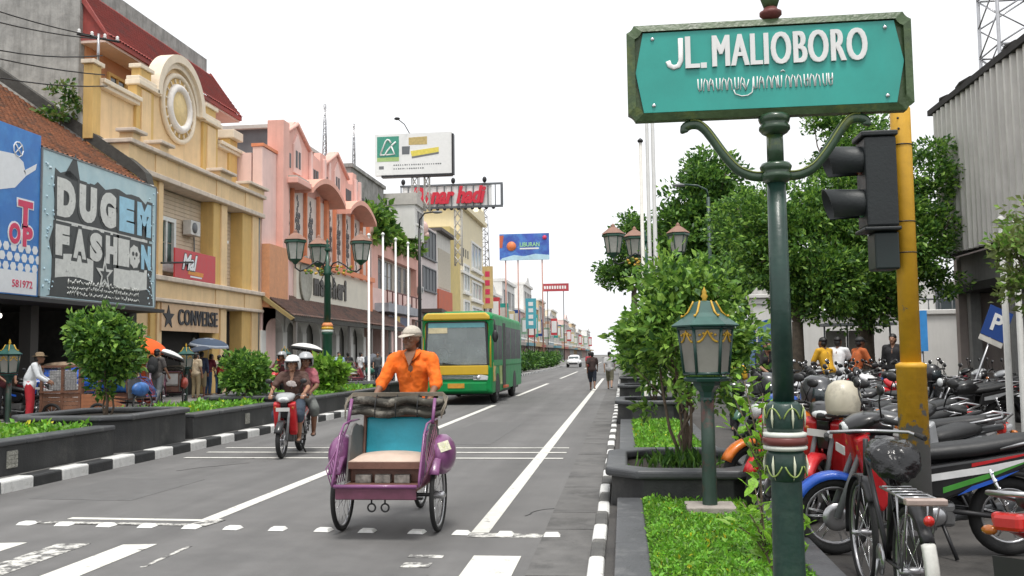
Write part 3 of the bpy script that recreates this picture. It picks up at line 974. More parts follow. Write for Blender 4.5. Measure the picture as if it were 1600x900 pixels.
# ------------------------------------------------------------------ street name sign
def street_sign():
 t = thing('street_sign', 'green street name sign on an ornate green post, turquoise plate with white lettering', 'street sign', (0.618, 3.75, 0.18))
 post = [(0.075, 0), (0.075, 0.03), (0.064, 0.05), (0.062, 0.5), (0.058, 0.93)]
 MB().lathe(post + [(0.058, 0.935)], n=24).build('lower_post', POSTG, t)
 v = MB()
 v.lathe([(0.056, 0.915), (0.066, 0.93), (0.078, 0.975), (0.074, 1.02), (0.066, 1.035)], n=24, m=0)
 v.lathe([(0.066, 1.035), (0.084, 1.042), (0.084, 1.052), (0.078, 1.056)], n=24, m=1)
 v.lathe([(0.078, 1.056), (0.086, 1.062), (0.086, 1.084), (0.08, 1.088)], n=24, m=2)
 v.lathe([(0.08, 1.088), (0.083, 1.094), (0.083, 1.103), (0.07, 1.108)], n=24, m=1)
 v.lathe([(0.066, 1.108), (0.072, 1.13), (0.073, 1.17), (0.066, 1.21), (0.05, 1.225), (0.042, 1.22)], n=24, m=0)
 cap = v.build('vase_collar', [POSTG, mat('collar_white', (0.6, 0.62, 0.56), 0.4), mat('collar_red', (0.13, 0.03, 0.025), 0.35)], t)
 # raised petals on both halves of the vase; cream strokes paint in their glossy highlights
 pe = MB()
 for k in range(6):
  a = 2 * math.pi * (k + 0.75) / 6
  for pts in ([(0.068, 1.215), (0.0765, 1.19), (0.0775, 1.16), (0.0765, 1.125)], [(0.066, 0.925), (0.0785, 0.95), (0.0815, 0.985), (0.077, 1.02)]):
   pe.tube([(r * math.cos(a), r * math.sin(a), z) for r, z in pts], [0.001, 0.004, 0.0055, 0.001], 6, 0)
   e = pts if pts[0][1] > 1.1 else pts[::-1]
   r0, z0 = (0.0745, 1.175) if pts[0][1] > 1.1 else (0.079, 0.965)
   s0 = 1 if pts[0][1] > 1.1 else -1
   pe.tube([(r0 * math.cos(a + q * 0.075), r0 * math.sin(a + q * 0.075), z0 + s0 * (0.025 - 0.0011 * q * q)) for q in range(-6, 7)], 0.0032, 5, 1)
 pe.build('petal_relief', [mat('petal_highlight', (0.58, 0.6, 0.45), 0.35), mat('petal_lime', (0.22, 0.3, 0.07), 0.4)], cap)
 MB().lathe([(0.0415, 1.2), (0.0395, 1.6), (0.036, 2.12)], n=20).build('upper_post', POSTG, t)
 c = MB()
 for z0, k in ((2.085, 1.0), (2.28, 1.0)):
  c.lathe([(0.036, z0), (0.05, z0 + 0.008), (0.061, z0 + 0.022), (0.061, z0 + 0.034), (0.052, z0 + 0.042), (0.058, z0 + 0.052), (0.063, z0 + 0.066), (0.055, z0 + 0.08), (0.035, z0 + 0.084)], n=24)
 c.lathe([(0.033, 2.15), (0.033, 2.3)], n=18)
 c.build('post_collar', [mat('cast_green', (0.022, 0.055, 0.025), 0.3, var=0.25, vs=12, coat=0.3, col2=(0.12, 0.15, 0.02), c2s=8, c2lo=0.55, c2hi=0.75)], t)  # lime patches put a yellowish sheen into the colour
 for s in (-1, 1):
  pts = [(0.045, 2.115), (0.09, 2.118), (0.142, 2.142), (0.185, 2.19), (0.215, 2.232), (0.245, 2.278), (0.272, 2.314), (0.298, 2.334), (0.33, 2.336), (0.354, 2.322), (0.352, 2.304)]
  # Catmull-like refinement
  q = []
  for i in range(len(pts) - 1):
   p0, p1, p2, p3 = pts[max(i - 1, 0)], pts[i], pts[i + 1], pts[min(i + 2, len(pts) - 1)]
   for f in (0, 0.33, 0.66):
    q.append(tuple(0.5 * (2 * p1[k] + (p2[k] - p0[k]) * f + (2 * p0[k] - 5 * p1[k] + 4 * p2[k] - p3[k]) * f * f + (3 * p1[k] - p0[k] - 3 * p2[k] + p3[k]) * f ** 3) for k in (0, 1)))
  q.append(pts[-1])
  a = MB().tube([(s * x, 0, z) for x, z in q], [0.013] * (len(q) - 4) + [0.012, 0.011, 0.012, 0.009], 10, flat=1.55)
  for off in (-0.011, 0.011):
   a.tube([(s * x, off, z + 0.016) for x, z in q[:-6]], 0.0035, 5, 1)
  a.build('scroll_arm', [MATS['cast_green'], mat('edge_lime', (0.2, 0.24, 0.06), 0.45)], t)
 # board
 zc = 2.552
 DX = -0.022
 hw, hh, n_ = 0.556, 0.197, 0.03
 def notch(w, h, k):
  pts = []
  for sx, sz in ((1, 1), (-1, 1), (-1, -1), (1, -1)):
   arc = [(w - k, h), (w - k * 0.75, h - k * 0.45), (w - k * .45, h - k * .75), (w, h - k)]
   arc = [(sx * x, sz * z) for x, z in arc]
   pts += arc if sx * sz < 0 else arc[::-1]
  return pts
 outer, inner = notch(hw, hh, n_), notch(hw - 0.028, hh - 0.026, n_)
 nn = len(outer)
 b = MB()
 vs = [(x, 0.024, zc + z) for x, z in outer] + [(x, -0.02, zc + z) for x, z in outer] + [(x * 0.992, -0.03, zc + z * 0.985) for x, z in inner] + [(x, -0.012, zc + z) for x, z in inner]
 fs = [tuple(range(nn))[::-1]]
 for i in range(nn):
  j = (i + 1) % nn
  fs += [(i, j, nn + j, nn + i), (nn + i, nn + j, 2 * nn + j, 2 * nn + i), (2 * nn + i, 2 * nn + j, 3 * nn + j, 3 * nn + i)]
 fs.append(tuple(range(3 * nn, 4 * nn)))
 b.add(vs, fs)
 fr = b.build('board_frame', OLIVEG, t, (DX, 0, 0))
 hexa = [(-0.49, 0.163), (-0.522, 0.0), (-0.492, -0.165), (0.49, -0.165), (0.522, 0.0), (0.49, 0.163)]
 pl = MB().prism([(x, zc + z) for x, z in hexa], 'y', -0.0225, -0.0125).build('name_plate', TEAL, t, (DX, 0, 0))
 for tx, u, w in (('L', -0.294, 0.048), ('MALIOBORO', 0.084, 0.592)):
  letters('lettering', tx, w, 0.13, WHITE, pl, (u, -0.0235, zc + 0.073), ROT_CAM, spacing=1.12, fat=0.0048)
 MB().bx(-0.262, -0.238, -0.026, -0.0226, zc + 0.008, zc + 0.03).build('lettering', WHITE, pl)
 me = stroke_mesh('lettering', [[(0.022, 0.062), (0.022, -0.03), (0.012, -0.052), (-0.008, -0.058), (-0.024, -0.048), (-0.03, -0.03)]], 0.0105, WHITE, 0.0)
 me.transform(Matrix.Diagonal((1, 1, 0.25, 1)))
 obj('lettering', me, pl, (-0.362, -0.0245, zc + 0.073), ROT_CAM)
 # lower line of script, drawn with a pen
 S = []
 x = -0.295
 def arch(x, w, h=0.05, y=0.0):
  return [(x, y - h / 2), (x + w * 0.05, y + h * 0.15), (x + w * 0.3, y + h / 2), (x + w * 0.6, y + h * .35), (x + w * .72, y), (x + w * .78, y - h / 2)]
 def ucup(x, w, h=0.05, y=0.0):
  return [(x, y + h / 2), (x + w * .02, y - h * .2), (x + w * .25, y - h / 2), (x + w * .55, y - h * .42), (x + w * .62, y), (x + w * .64, y + h / 2)]
 seq = 'uaa-uaa-ua ua-aau-aaa-uaa-uu'
 w = 0.0225
 for i, ch in enumerate(seq):
  if ch in ' -':
   x += 0.03 if ch == ' ' else 0.007
   continue
  S.append(arch(x, w) if ch == 'a' else ucup(x, w))
  if i % 5 == 2:
   S.append([(x + w * .3, 0.0), (x + w * .5, 0.012), (x + w * .62, -0.004)])
  x += w * 0.97
 S.append([(-0.155, -0.025), (-0.15, -0.042), (-0.125, -0.052), (-0.1, -0.05), (-0.083, -0.038), (-0.08, -0.02), (-0.078, 0.02)])
 S.append([(-0.12, 0.0), (-0.108, -0.03), (-0.095, 0.015)])
 S.append([(0.03, 0.040), (0.038, 0.046), (0.046, 0.040)])
 sm = stroke_mesh('script_lettering', S, 0.0025, WHITE, 0.001)
 obj('script_lettering', sm, pl, (0.02, -0.0235, zc - 0.062), ROT_CAM)
 for x, z in ((-0.452, 0.137), (0.455, 0.137), (-0.452, -0.137), (0.455, -0.137)):
  MB().ell((x + DX, -0.023, zc + z), (0.009, 0.007, 0.009), 10, 6).build('screw', CHROME, t)
 MB().lathe([(0.02, 2.748), (0.03, 2.756), (0.044, 2.77), (0.044, 2.782), (0.03, 2.79), (0.026, 2.8)], n=18, m=0).lathe([(0.026, 2.8), (0.036, 2.83), (0.05, 2.87), (0.046, 2.93), (0.02, 3.0), (0.012, 3.05), (0.002, 3.08)], n=18, m=1).build('finial', [RUST, OLIVEG], t)
street_sign()

# ------------------------------------------------------------------ traffic light
def traffic_light():
 t = thing('traffic_light', 'dark traffic light seen from the side on a weathered yellow pole', 'traffic light', (1.82, 6.2, 0.12))
 YEL = mat('pole_yellow', (0.62, 0.34, 0.02), 0.5, var=0.14, vs=8, bump=0.08, bs=20, col2=(0.16, 0.155, 0.145), c2s=9, c2lo=0.66, c2hi=0.7, streak=0.25, streak_col=(0.25, 0.14, 0.03))
 YELW = mat('pole_yellow_worn', (0.6, 0.33, 0.02), 0.55, var=0.15, vs=8, bump=0.2, bs=24, wear=((0.19, 0.19, 0.185), 0.75, 1.4), streak=0.35, streak_col=(0.2, 0.11, 0.03))
 MB().lathe([(0.063, 1.3), (0.063, 3.04), (0.058, 3.05)], n=24).build('upper_pole', YEL, t)
 MB().lathe([(0.092, 0.0), (0.09, 1.36), (0.093, 1.362), (0.093, 1.385), (0.064, 1.4)], n=24).build('lower_pole', YELW, t)
 HS = mat('signal_housing', (0.011, 0.015, 0.016), 0.5, var=0.25, vs=8, bump=0.1)
 h = MB().bx(-0.265, -0.07, -0.14, 0.1, 2.26, 2.84).build('housing', HS, t, bevel=0.015)
 for z0, z1 in ((2.841, 2.875), (2.235, 2.259)):
  MB().bx(-0.285, -0.06, -0.15, 0.11, z0, z1).build('housing_rim', HS, h, bevel=0.008)
 for z in (2.70, 2.42):
  M = Matrix.Translation((-0.265, -0.02, z)) @ Matrix.Rotation(R(-90), 4, 'Y')
  v = MB()
  k = 20
  prof = []
  for i in range(k + 1):
   a = R(-55) + (R(290)) * i / k
   prof.append((math.cos(a), math.sin(a)))
  # visor: open at the bottom, longer above
  A = [(0.0, 0.098 * c, 0.098 * s) for c, s in prof]
  B = [(-0.215 - 0.03 * s, 0.106 * c, 0.106 * s) for c, s in prof]
  A2 = [(0.0, 0.093 * c, 0.093 * s) for c, s in prof]
  B2 = [(-0.215 - 0.03 * s, 0.101 * c, 0.101 * s) for c, s in prof]
  n = k + 1
  fs = []
  for i in range(k):
   fs += [(i, i + 1, n + i + 1, n + i), (2 * n + i + 1, 2 * n + i, 3 * n + i, 3 * n + i + 1), (n + i, n + i + 1, 3 * n + i + 1, 3 * n + i)]
  v.add(A + B + A2 + B2, fs, 0, True, Matrix.Translation((-0.266, -0.02, z)))
  v.build('visor', HS, t)
  MB().ell((-0.268, -0.02, z), (0.03, 0.088, 0.088), 18, 8).build('signal_lens', mat('signal_glass_%d' % int(z * 100), (0.2, 0.02, 0.015) if z > 2.6 else (0.02, 0.14, 0.07), 0.15, var=0.1), t)
 MB().bx(-0.215, -0.065, -0.1, 0.09, 1.99, 2.23).build('control_box', mat('control_box_green', (0.01, 0.02, 0.019), 0.45, var=0.2), t, bevel=0.012)
 for z in (2.3, 2.8, 2.1):
  MB().bx(-0.075, -0.03, -0.03, 0.03, z - 0.02, z + 0.02).torus((0, 0, z), 0.0645, 0.004, 'z', 18, 6).build('bracket', DKMET, t)
 for z, y in ((2.97, -0.05), (2.9, -0.055)):
  MB().ell((-0.03, y * 1.02 - 0.002, z), (0.008, 0.008, 0.008), 8, 5).build('bolt', DKMET, t)
traffic_light()

# ------------------------------------------------------------------ lantern posts
LANT = mat('lantern_green', (0.012, 0.05, 0.042), 0.38, var=0.15, vs=8, coat=0.2)
LROOF = mat('lantern_roof', (0.02, 0.085, 0.07), 0.42, var=0.2, vs=6, col2=(0.1, 0.2, 0.17), c2s=4, c2lo=0.6, c2hi=0.8)
LPOST = mat('lantern_post', (0.02, 0.045, 0.032), 0.5, var=0.2, vs=7, bump=0.1, col2=(0.1, 0.032, 0.024), c2s=2.2, c2lo=0.5, c2hi=0.58)
def lantern_post(label, loc, group):
 t = thing('lantern_post', label, 'lantern', loc, 0, group)
 MB().bx(-0.22, 0.22, -0.2, 0.2, -0.12, 0.075).build('foot_plate', mat('foot_concrete', (0.3, 0.27, 0.24), 0.9, var=0.3, vs=8, bump=0.3), t, bevel=0.01)
 MB().lathe([(0.075, 0.03), (0.068, 0.06), (0.064, 0.5), (0.06, 1.04)], n=16).build('post', LPOST, t)
 MB().lathe([(0.06, 1.0), (0.07, 1.03), (0.062, 1.05), (0.07, 1.1), (0.12, 1.16), (0.125, 1.19), (0.2, 1.2), (0.21, 1.225), (0.19, 1.24)], n=6, smooth=False).build('neck', LANT, t)
 n = 6
 def P(k, r, z, a0=0.0):
  a = 2 * math.pi * k / n + a0
  return Vector((r * math.cos(a), r * math.sin(a), z))
 zb, zt, rb, rt = 1.27, 1.69, 0.2, 0.245
 g = MB()
 for k in range(n):
  f = MB()
  f.tube([P(k, rb, zb), P(k, rt, zt)], 0.016, 6)
  f.tube([P(k, rb, zb), P(k + 1, rb, zb)], 0.016, 6)
  f.tube([P(k, rt, zt), P(k + 1, rt, zt)], 0.02, 6)
  f.build('frame_bar', LANT, t)
  a, b, c, d = P(k, rb - 0.008, zb), P(k + 1, rb - 0.008, zb), P(k + 1, rt - 0.008, zt), P(k, rt - 0.008, zt)
  cen = (a + b + c + d) / 4
  nrm = Vector((cen.x, cen.y, 0)).normalized() * 0.006
  pn = MB().add([a + nrm, b + nrm, c + nrm, d + nrm, a - nrm, b - nrm, c - nrm, d - nrm], [(0, 1, 2, 3), (7, 6, 5, 4), (0, 4, 5, 1), (1, 5, 6, 2), (2, 6, 7, 3), (3, 7, 4, 0)]).build('pane', FROST, t)
  # gilt tracery at the top of each pane
  tr = MB()
  dn = Vector((cen.x, cen.y, 0)).normalized() * 0.012
  for s0, s1 in ((0.08, 0.5), (0.5, 0.92)):
   pts = []
   for i in range(9):
    u = s0 + (s1 - s0) * i / 8
    w = 0.94 - 0.3 * abs(u - 0.5) * 2 ** 1.0 - 0.07 * math.sin(i / 8 * math.pi)
    lo, hi = a.lerp(b, u), d.lerp(c, u)
    pts.append(lo.lerp(hi, max(0.55, w)) + dn)
   tr.tube(pts, [0.006, 0.01, 0.012, 0.008, 0.012, 0.008, 0.012, 0.01, 0.006], 5)
  for u in (0.2, 0.35, 0.65, 0.8):
   lo, hi = a.lerp(b, u), d.lerp(c, u)
   tr.ell(lo.lerp(hi, 0.9 - abs(u - .5) * .2) + dn, (0.014, 0.014, 0.012), 6, 4)
  tr.build('gilt_tracery', GOLD, pn)
 rf = MB().lathe([(0.30, 1.70), (0.31, 1.715), (0.2, 1.79), (0.15, 1.83), (0.115, 1.9), (0.1, 1.93), (0.02, 1.945)], n=6, smooth=False).build('roof', LROOF, t)
 gd = MB()
 for k in range(n):
  gd.tube([P(k, 0.2, 1.795), P(k, 0.152, 1.838), P(k, 0.117, 1.905), P(k, 0.102, 1.94)], [0.007, 0.011, 0.011, 0.008], 6)
  gd.ell(P(k, 0.21, 1.8), (0.013, 0.013, 0.013), 6, 4)
 gd.lathe([(0.03, 1.94), (0.018, 1.96), (0.034, 1.985), (0.018, 2.01), (0.024, 2.025), (0.006, 2.06), (0.001, 2.075)], n=10)
 gd.build('gilt_finial', GOLD, rf)
 return t
LG = 'short green and gold lantern posts'
l0 = lantern_post('green and gold six-sided lantern on a rusty post in front of the tall shrub', (0.725, 8.38, 0.2), LG)
l0.scale = (0.96, 0.96, 0.955)
for lab, loc in (('green lantern post at the very left edge of the picture', (-14.0, 19.85, 0.13)),
     ('small green lantern post in front of the sign with a black star', (-13.93, 28.4, 0.13)),
     ('green lantern top showing just left of the motorcycle riders helmets', (-14.1, 37.6, 0.13))):
 c = copy_tree(l0)
 c.location = loc
 c['label'] = lab

def three_lamp(label, loc, h, arms, group):
 t = thing('street_lamp', label, 'street lamp', loc, 0, group)
 GR = mat('lamp_green', (0.01, 0.07, 0.042), 0.38, var=0.12, vs=5, coat=0.2)
 MB().lathe([(0.2, 0), (0.2, 0.25), (0.15, 0.32), (0.14, 2.1), (0.17, 2.14), (0.17, 2.2)], n=16).build('base', GR, t)
 MB().lathe([(0.175, 2.2), (0.18, 2.23), (0.16, 2.27)], n=16, m=0).lathe([(0.16, 2.27), (0.185, 2.3), (0.16, 2.36)], n=16, m=1).lathe([(0.16, 2.36), (0.175, 2.4), (0.12, 2.48)], n=16, m=2).build('painted_band', [mat('band_white', (0.6, 0.65, 0.6), 0.5), GOLD, mat('band_orange', (0.6, 0.22, 0.08), 0.5)], t)
 MB().lathe([(0.105, 2.45), (0.09, h - 1.05), (0.14, h - 1.0), (0.1, h - 0.93), (0.12, h - 0.8), (0.05, h - 0.72), (0.045, h - 0.3)], n=14).build('shaft', GR, t)
 MB().lathe([(0.06, h - 0.32), (0.1, h - 0.26), (0.04, h - 0.2), (0.09, h - 0.13), (0.03, h - 0.08), (0.05, h - 0.02), (0.005, h + 0.08)], n=10).build('finial', GR, t)
 lmats = [mat('lamp_grey_glass', (0.42, 0.42, 0.38), 0.3, var=0.2, vs=6), mat('lamp_terracotta', (0.25, 0.13, 0.09), 0.6, var=0.2), GR]
 for ang, L in arms:
  a = R(ang)
  d = Vector((math.cos(a), math.sin(a), 0))
  z0 = h - 0.85
  ar = MB()
  pts = [(0.08, 0.0), (0.16, 0.16), (0.32, 0.22), (0.5, 0.12), (0.7, -0.05), (0.86, -0.1), (1.0, 0.0), (1.0, 0.12)]
  ar.tube([d * (u * L) + Vector((0, 0, z0 + w)) for u, w in pts], 0.024, 7)
  ar.tube([d * (0.2 * L + 0.11 * math.cos(q)) + Vector((0, 0, z0 - 0.06 + 0.11 * math.sin(q))) for q in [i * 0.6 for i in range(9)]], 0.016, 6)
  ar.tube([d * (0.1 * L) + Vector((0, 0, z0 - 0.15)), d * (0.25 * L) + Vector((0, 0, z0 - 0.45)), d * (0.13 * L) + Vector((0, 0, z0 - 0.62)), d * 0.1 + Vector((0, 0, z0 - 0.5))], 0.016, 6)
  arm = ar.build('arm', DKMET, t)
  lf = MB()
  rng = random.Random(int(ang))
  for q in range(14):
   u = 0.25 + 0.5 * rng.random()
   lf.ell(d * (u * L) + Vector((rng.uniform(-.03, .03), rng.uniform(-.03, .03), z0 + rng.uniform(-0.16, 0.1))), (0.05, 0.03, 0.04), 6, 4, q % 2)
  lf.build('leaf_ornament', [mat('ornament_green', (0.12, 0.22, 0.03), 0.5), GOLD], arm)
  c = d * L + Vector((0, 0, z0 + 0.1))
  ln = MB()
  ln.lathe([(0.041, 0.0), (0.097, 0.056), (0.179, 0.112), (0.207, 0.146)], c, 6, 2, smooth=False)
  lb = ln.build('lamp_base', lmats, t)
  MB().lathe([(0.193, 0.146), (0.276, 0.627)], c, 6, 0, smooth=False).build('lamp_glass', lmats, t)
  fb = MB()
  for k in range(6):
   q = 2 * math.pi * k / 6
   fb.tube([c + Vector((0.2 * math.cos(q), 0.2 * math.sin(q), 0.146)), c + Vector((0.282 * math.cos(q), 0.282 * math.sin(q), 0.627))], 0.016, 5, 2)
  fb.lathe([(0.304, 0.622), (0.345, 0.638), (0.345, 0.694), (0.276, 0.717)], c, 6, 2, smooth=False)
  fb.build('lamp_frame', lmats, t)
  MB().lathe([(0.359, 0.717), (0.276, 0.784), (0.166, 0.874), (0.069, 0.93), (0.055, 0.986), (0.003, 1.042)], c, 6, 1, smooth=False).build('lamp_roof', lmats, t)
 return t
three_lamp('tall green three-lantern street lamp on the left pavement before the pink facade', (-8.8, 27.0, 0.15), 4.95, [(4, 1.02), (128, 0.78), (222, 1.02)], 'tall three-lantern street lamps')
three_lamp('three-lantern street lamp mostly hidden behind the shrub and flagpoles on the right', (0.72, 28.0, 0.12), 5.1, [(8, 1.0), (112, 0.8), (184, 0.95)], 'tall three-lantern street lamps')

# ------------------------------------------------------------------ flagpoles and other posts
def pole(name, label, loc, h, r, m, cat, group=None, cap=None):
 t = thing(name, label, cat, loc, 0, group)
 MB().lathe([(r * 1.5, 0), (r * 1.5, 0.15), (r, 0.18), (r * 0.8, h)], n=10).build('shaft', m, t)
 MB().lathe([(r * 0.8, h), (r * 1.4, h + 0.02), (r * 1.5, h + 0.07), (r * 0.3, h + 0.13)], n=10).build('tip', cap or m, t)
 return t
for k, (y, h, w) in enumerate(((34.1, 6.0, 'nearest'), (36.2, 6.3, 'second'), (38.3, 6.35, 'third'), (40.6, 6.45, 'fourth'), (42.9, 6.4, 'farthest'))):
 pole('flagpole', 'slim bare white flagpole on the left pavement, %s of the five in a row' % w, (-9.5, y, 0.15), h, 0.05, WHITE, 'flagpole', 'white flagpoles on the left')
PGRY = mat('pole_chalk', (0.42, 0.42, 0.41), 0.6, var=0.1, vs=4, streak=0.3)
pole('flagpole', 'white flagpole with a dark tip, leftmost of the three on the right', (0.60, 26.0, 0.15), 7.35, 0.055, OFFW, 'flagpole', 'white flagpoles on the right', DKMET)
pole('flagpole', 'tall white flagpole, middle one of the three on the right', (0.79, 26.0, 0.15), 8.6, 0.06, PGRY, 'flagpole', 'white flagpoles on the right')
pole('flagpole', 'thick white flagpole, rightmost of the three on the right', (0.95, 26.0, 0.15), 8.6, 0.065, PGRY, 'flagpole', 'white flagpoles on the right')
t = thing('lamp_column', 'tall thin dark lamp column with a curved arm behind the white flagpoles on the left', 'street lamp', (-9.2, 41.6, 0.15))
MB().lathe([(0.09, 0), (0.08, 4), (0.06, 7.3)], n=10).build('shaft', DKMET, t)
MB().tube([(0, 0, 7.3), (0.02, 0, 7.7), (0.25, 0, 8.0), (0.7, 0, 8.05)], 0.04, 7).build('arm', DKMET, t)
MB().ell((0.85, 0, 8.03), (0.25, 0.1, 0.07), 10, 6).build('lamp_head', GREYP, t)
t = thing('lamp_column', 'thin green lamp column with a bent arm against the dark tree on the right', 'street lamp', (2.9, 31.0, 0.12))
MB().lathe([(0.07, 0), (0.06, 3), (0.05, 6.6)], n=10).build('shaft', POSTG, t)
MB().tube([(0, 0, 6.6), (-0.05, 0, 6.85), (-0.35, 0, 7.0), (-0.8, 0, 7.05)], 0.035, 7).build('arm', POSTG, t)
MB().ell((-0.95, 0, 7.03), (0.22, 0.1, 0.06), 10, 6).build('lamp_head', GREYP, t)

t = thing('parking_sign', 'tilted blue parking sign with a white P on a leaning pole', 'sign', (6.75, 20.0, 0.12))
t.scale = (0.84, 0.84, 0.95)
M = Matrix.Translation((0.05, 0, 0)) @ Matrix.Rotation(R(24), 4, 'Y')
MB().tube([(0, 0, -0.05), (0, 0, 2.2)], 0.03, 8, M=M).build('pole', STEEL, t)
BLU = mat('sign_blue', (0.015, 0.06, 0.25), 0.45, var=0.08)
brd = MB().bx(-0.28, 0.28, -0.05, -0.035, 1.95, 2.62, M=M).build('board', BLU, t)
MB().bx(-0.28, 0.28, -0.052, -0.034, 1.82, 1.935, M=M).build('lower_strip', OFFW, t)
me = fit(text_mesh('letter', 'P', 1, WHITE, 0.004, 0.03), 0.24, 0.38)
me.transform(M @ Matrix.Translation((0.0, -0.052, 2.3)) @ Matrix.Rotation(R(90), 4, 'X'))
obj('letter', me, brd)
# ------------------------------------------------------------------ buildings, left side
YWALL = mat('wall_peach', (0.77, 0.56, 0.32), 0.85, var=0.1, vs=1.2, bump=0.15, bs=25, streak=0.42, streak_col=(0.4, 0.31, 0.2))
YPIL = mat('wall_ochre', (0.66, 0.44, 0.16), 0.8, var=0.1, vs=1.2, bump=0.15, bs=25, streak=0.42, streak_col=(0.33, 0.22, 0.09))
TRIM = mat('trim_cream', (0.62, 0.53, 0.44), 0.8, var=0.12, vs=3, streak=0.5, streak_col=(0.22, 0.19, 0.16))
RIM = mat('trim_pale', (0.76, 0.66, 0.52), 0.8, var=0.08, vs=3, streak=0.3, streak_col=(0.35, 0.3, 0.25))
PINK = mat('wall_pink', (0.78, 0.45, 0.38), 0.85, var=0.09, vs=1, bump=0.12, streak=0.38, streak_col=(0.45, 0.24, 0.2))
PINKL = mat('wall_pink_light', (0.8, 0.57, 0.52), 0.85, var=0.08, vs=1, streak=0.34, streak_col=(0.5, 0.33, 0.3))
ORNG = mat('fin_orange', (0.74, 0.27, 0.14), 0.75, var=0.1, vs=2, streak=0.2, streak_col=(0.4, 0.13, 0.06))
PALEP = mat('panel_pale', (0.72, 0.62, 0.56), 0.8, var=0.06, vs=2, streak=0.15)
CREAM = mat('wall_cream', (0.74, 0.66, 0.46), 0.85, var=0.06, vs=1, streak=0.2, streak_col=(0.45, 0.4, 0.3))
CREAMD = mat('wall_mustard', (0.6, 0.48, 0.2), 0.85, var=0.1, vs=1, streak=0.2)
WWALL = mat('wall_white', (0.74, 0.73, 0.7), 0.85, var=0.06, vs=1, streak=0.25, streak_col=(0.42, 0.41, 0.38))
GREYC = mat('wall_concrete', (0.3, 0.295, 0.28), 0.95, var=0.4, vs=1.4, bump=0.4, bs=12, streak=0.75, streak_col=(0.09, 0.088, 0.08))
BRWALL = mat('wall_terracotta', (0.5, 0.24, 0.12), 0.85, var=0.12, vs=1, streak=0.3)
REDT = mat('roof_red', (0.3, 0.055, 0.045), 0.75, var=0.25, vs=3, bump=0.1, col2=(0.2, 0.06, 0.055), c2s=1.5)
TILE = mat('roof_tile', (0.27, 0.105, 0.052), 0.9, var=0.45, vs=5, bump=0.2, col2=(0.09, 0.06, 0.045), c2s=1.6, c2lo=0.48, c2hi=0.66)
TILED = mat('roof_tile_dark', (0.13, 0.075, 0.06), 0.9, var=0.4, vs=4, bump=0.2, col2=(0.07, 0.055, 0.05), c2s=1.2)
MOSSY = mat('mossy_cement', (0.06, 0.058, 0.052), 0.95, var=0.4, vs=4, bump=0.4, bs=14)
WINGL = mat('window_glass', (0.06, 0.075, 0.08), 0.12, var=0.2, vs=0.8, spec=0.7)
WINDK = mat('window_dark', (0.035, 0.037, 0.04), 0.4, var=0.3, vs=2)
SHUT = mat('shutter_grey', (0.13, 0.14, 0.15), 0.6, var=0.15, vs=2)
REDP = mat('panel_red', (0.5, 0.12, 0.06), 0.7, var=0.15, vs=1)

class Facade:
 """a building front along the street: x0 = facade plane, y along the street, z up; all parts are children"""
 def __init__(s, name, label, x0, y0, cat='building', group=None):
  s.x0, s.y0 = x0, y0
  s.t = thing(name, label, cat, (x0, y0, 0), 0, group)

 def box(s, name, m, y0, y1, z0, z1, xa, xb, bevel=0.0, parent=None):
  return MB().bx(xa, xb, y0 - s.y0, y1 - s.y0, z0, z1).build(name, m, parent or s.t, bevel=bevel)

 def poly(s, name, m, pts, xa, xb, parent=None):
  return MB().prism([(y - s.y0, z) for y, z in pts], 'x', xa, xb).build(name, m, parent or s.t)

 def window(s, y0, y1, z0, z1, fm, gm, xa=0.0, depth=0.06, mull=(1, 1), fw=0.08, sill=True):
  f = MB()
  a, b = y0 - s.y0, y1 - s.y0
  f.bx(xa, xa + depth, a - fw, a, z0 - fw, z1 + fw).bx(xa, xa + depth, b, b + fw, z0 - fw, z1 + fw)
  f.bx(xa, xa + depth, a + .001, b - .001, z1, z1 + fw).bx(xa, xa + depth, a + .001, b - .001, z0 - fw, z0)
  for i in range(1, mull[0]):
   yy = a + (b - a) * i / mull[0]
   f.bx(xa, xa + depth * 0.8, yy - fw * .3, yy + fw * .3, z0 + .001, z1 - .001)
  w = f.build('window', fm, s.t)
  for i in range(mull[0]):
   for j in range(mull[1]):
    ya, yb = a + (b - a) * i / mull[0], a + (b - a) * (i + 1) / mull[0]
    za, zb = z0 + (z1 - z0) * j / mull[1], z0 + (z1 - z0) * (j + 1) / mull[1]
    MB().bx(xa + 0.004, xa + 0.02, ya + 0.03, yb - 0.03, za + 0.02, zb - 0.02).build('pane', gm, w)
  if sill:
   MB().bx(xa, xa + depth * 2, a - fw * 1.6, b + fw * 1.6, z0 - fw * 2, z0 - fw - .002).build('sill', fm, w)
  return w

def tile_field(mb, p0, pu, pv, nu, nv, amp, step, m=0, seg=5):
 """wavy clay tiles: p0 origin, pu vector along the eave, pv vector up the slope"""
 p0, pu, pv = Vector(p0), Vector(pu), Vector(pv)
 nrm = pu.cross(pv).normalized()
 if nrm.z < 0:
  nrm = -nrm
 cols = nu * seg
 rng = random.Random(nu * 7 + nv)
 vs, fs = [], []
 for j in range(nv):
  for half in (0, 1):
   v = (j + half) / nv
   for i in range(cols + 1):
    u = i / cols
    ph = (i % seg) / seg
    h = amp * abs(math.sin(math.pi * (i / seg))) + (step if half == 0 else 0.0)
    vs.append(p0 + pu * u + pv * v + nrm * (h + rng.uniform(-.12, .12) * amp))
 w = cols + 1
 for r in range(2 * nv - 1):
  for i in range(cols):
   fs.append((r * w + i, r * w + i + 1, (r + 1) * w + i + 1, (r + 1) * w + i))
 mb.add(vs, fs, m, True)
 return mb

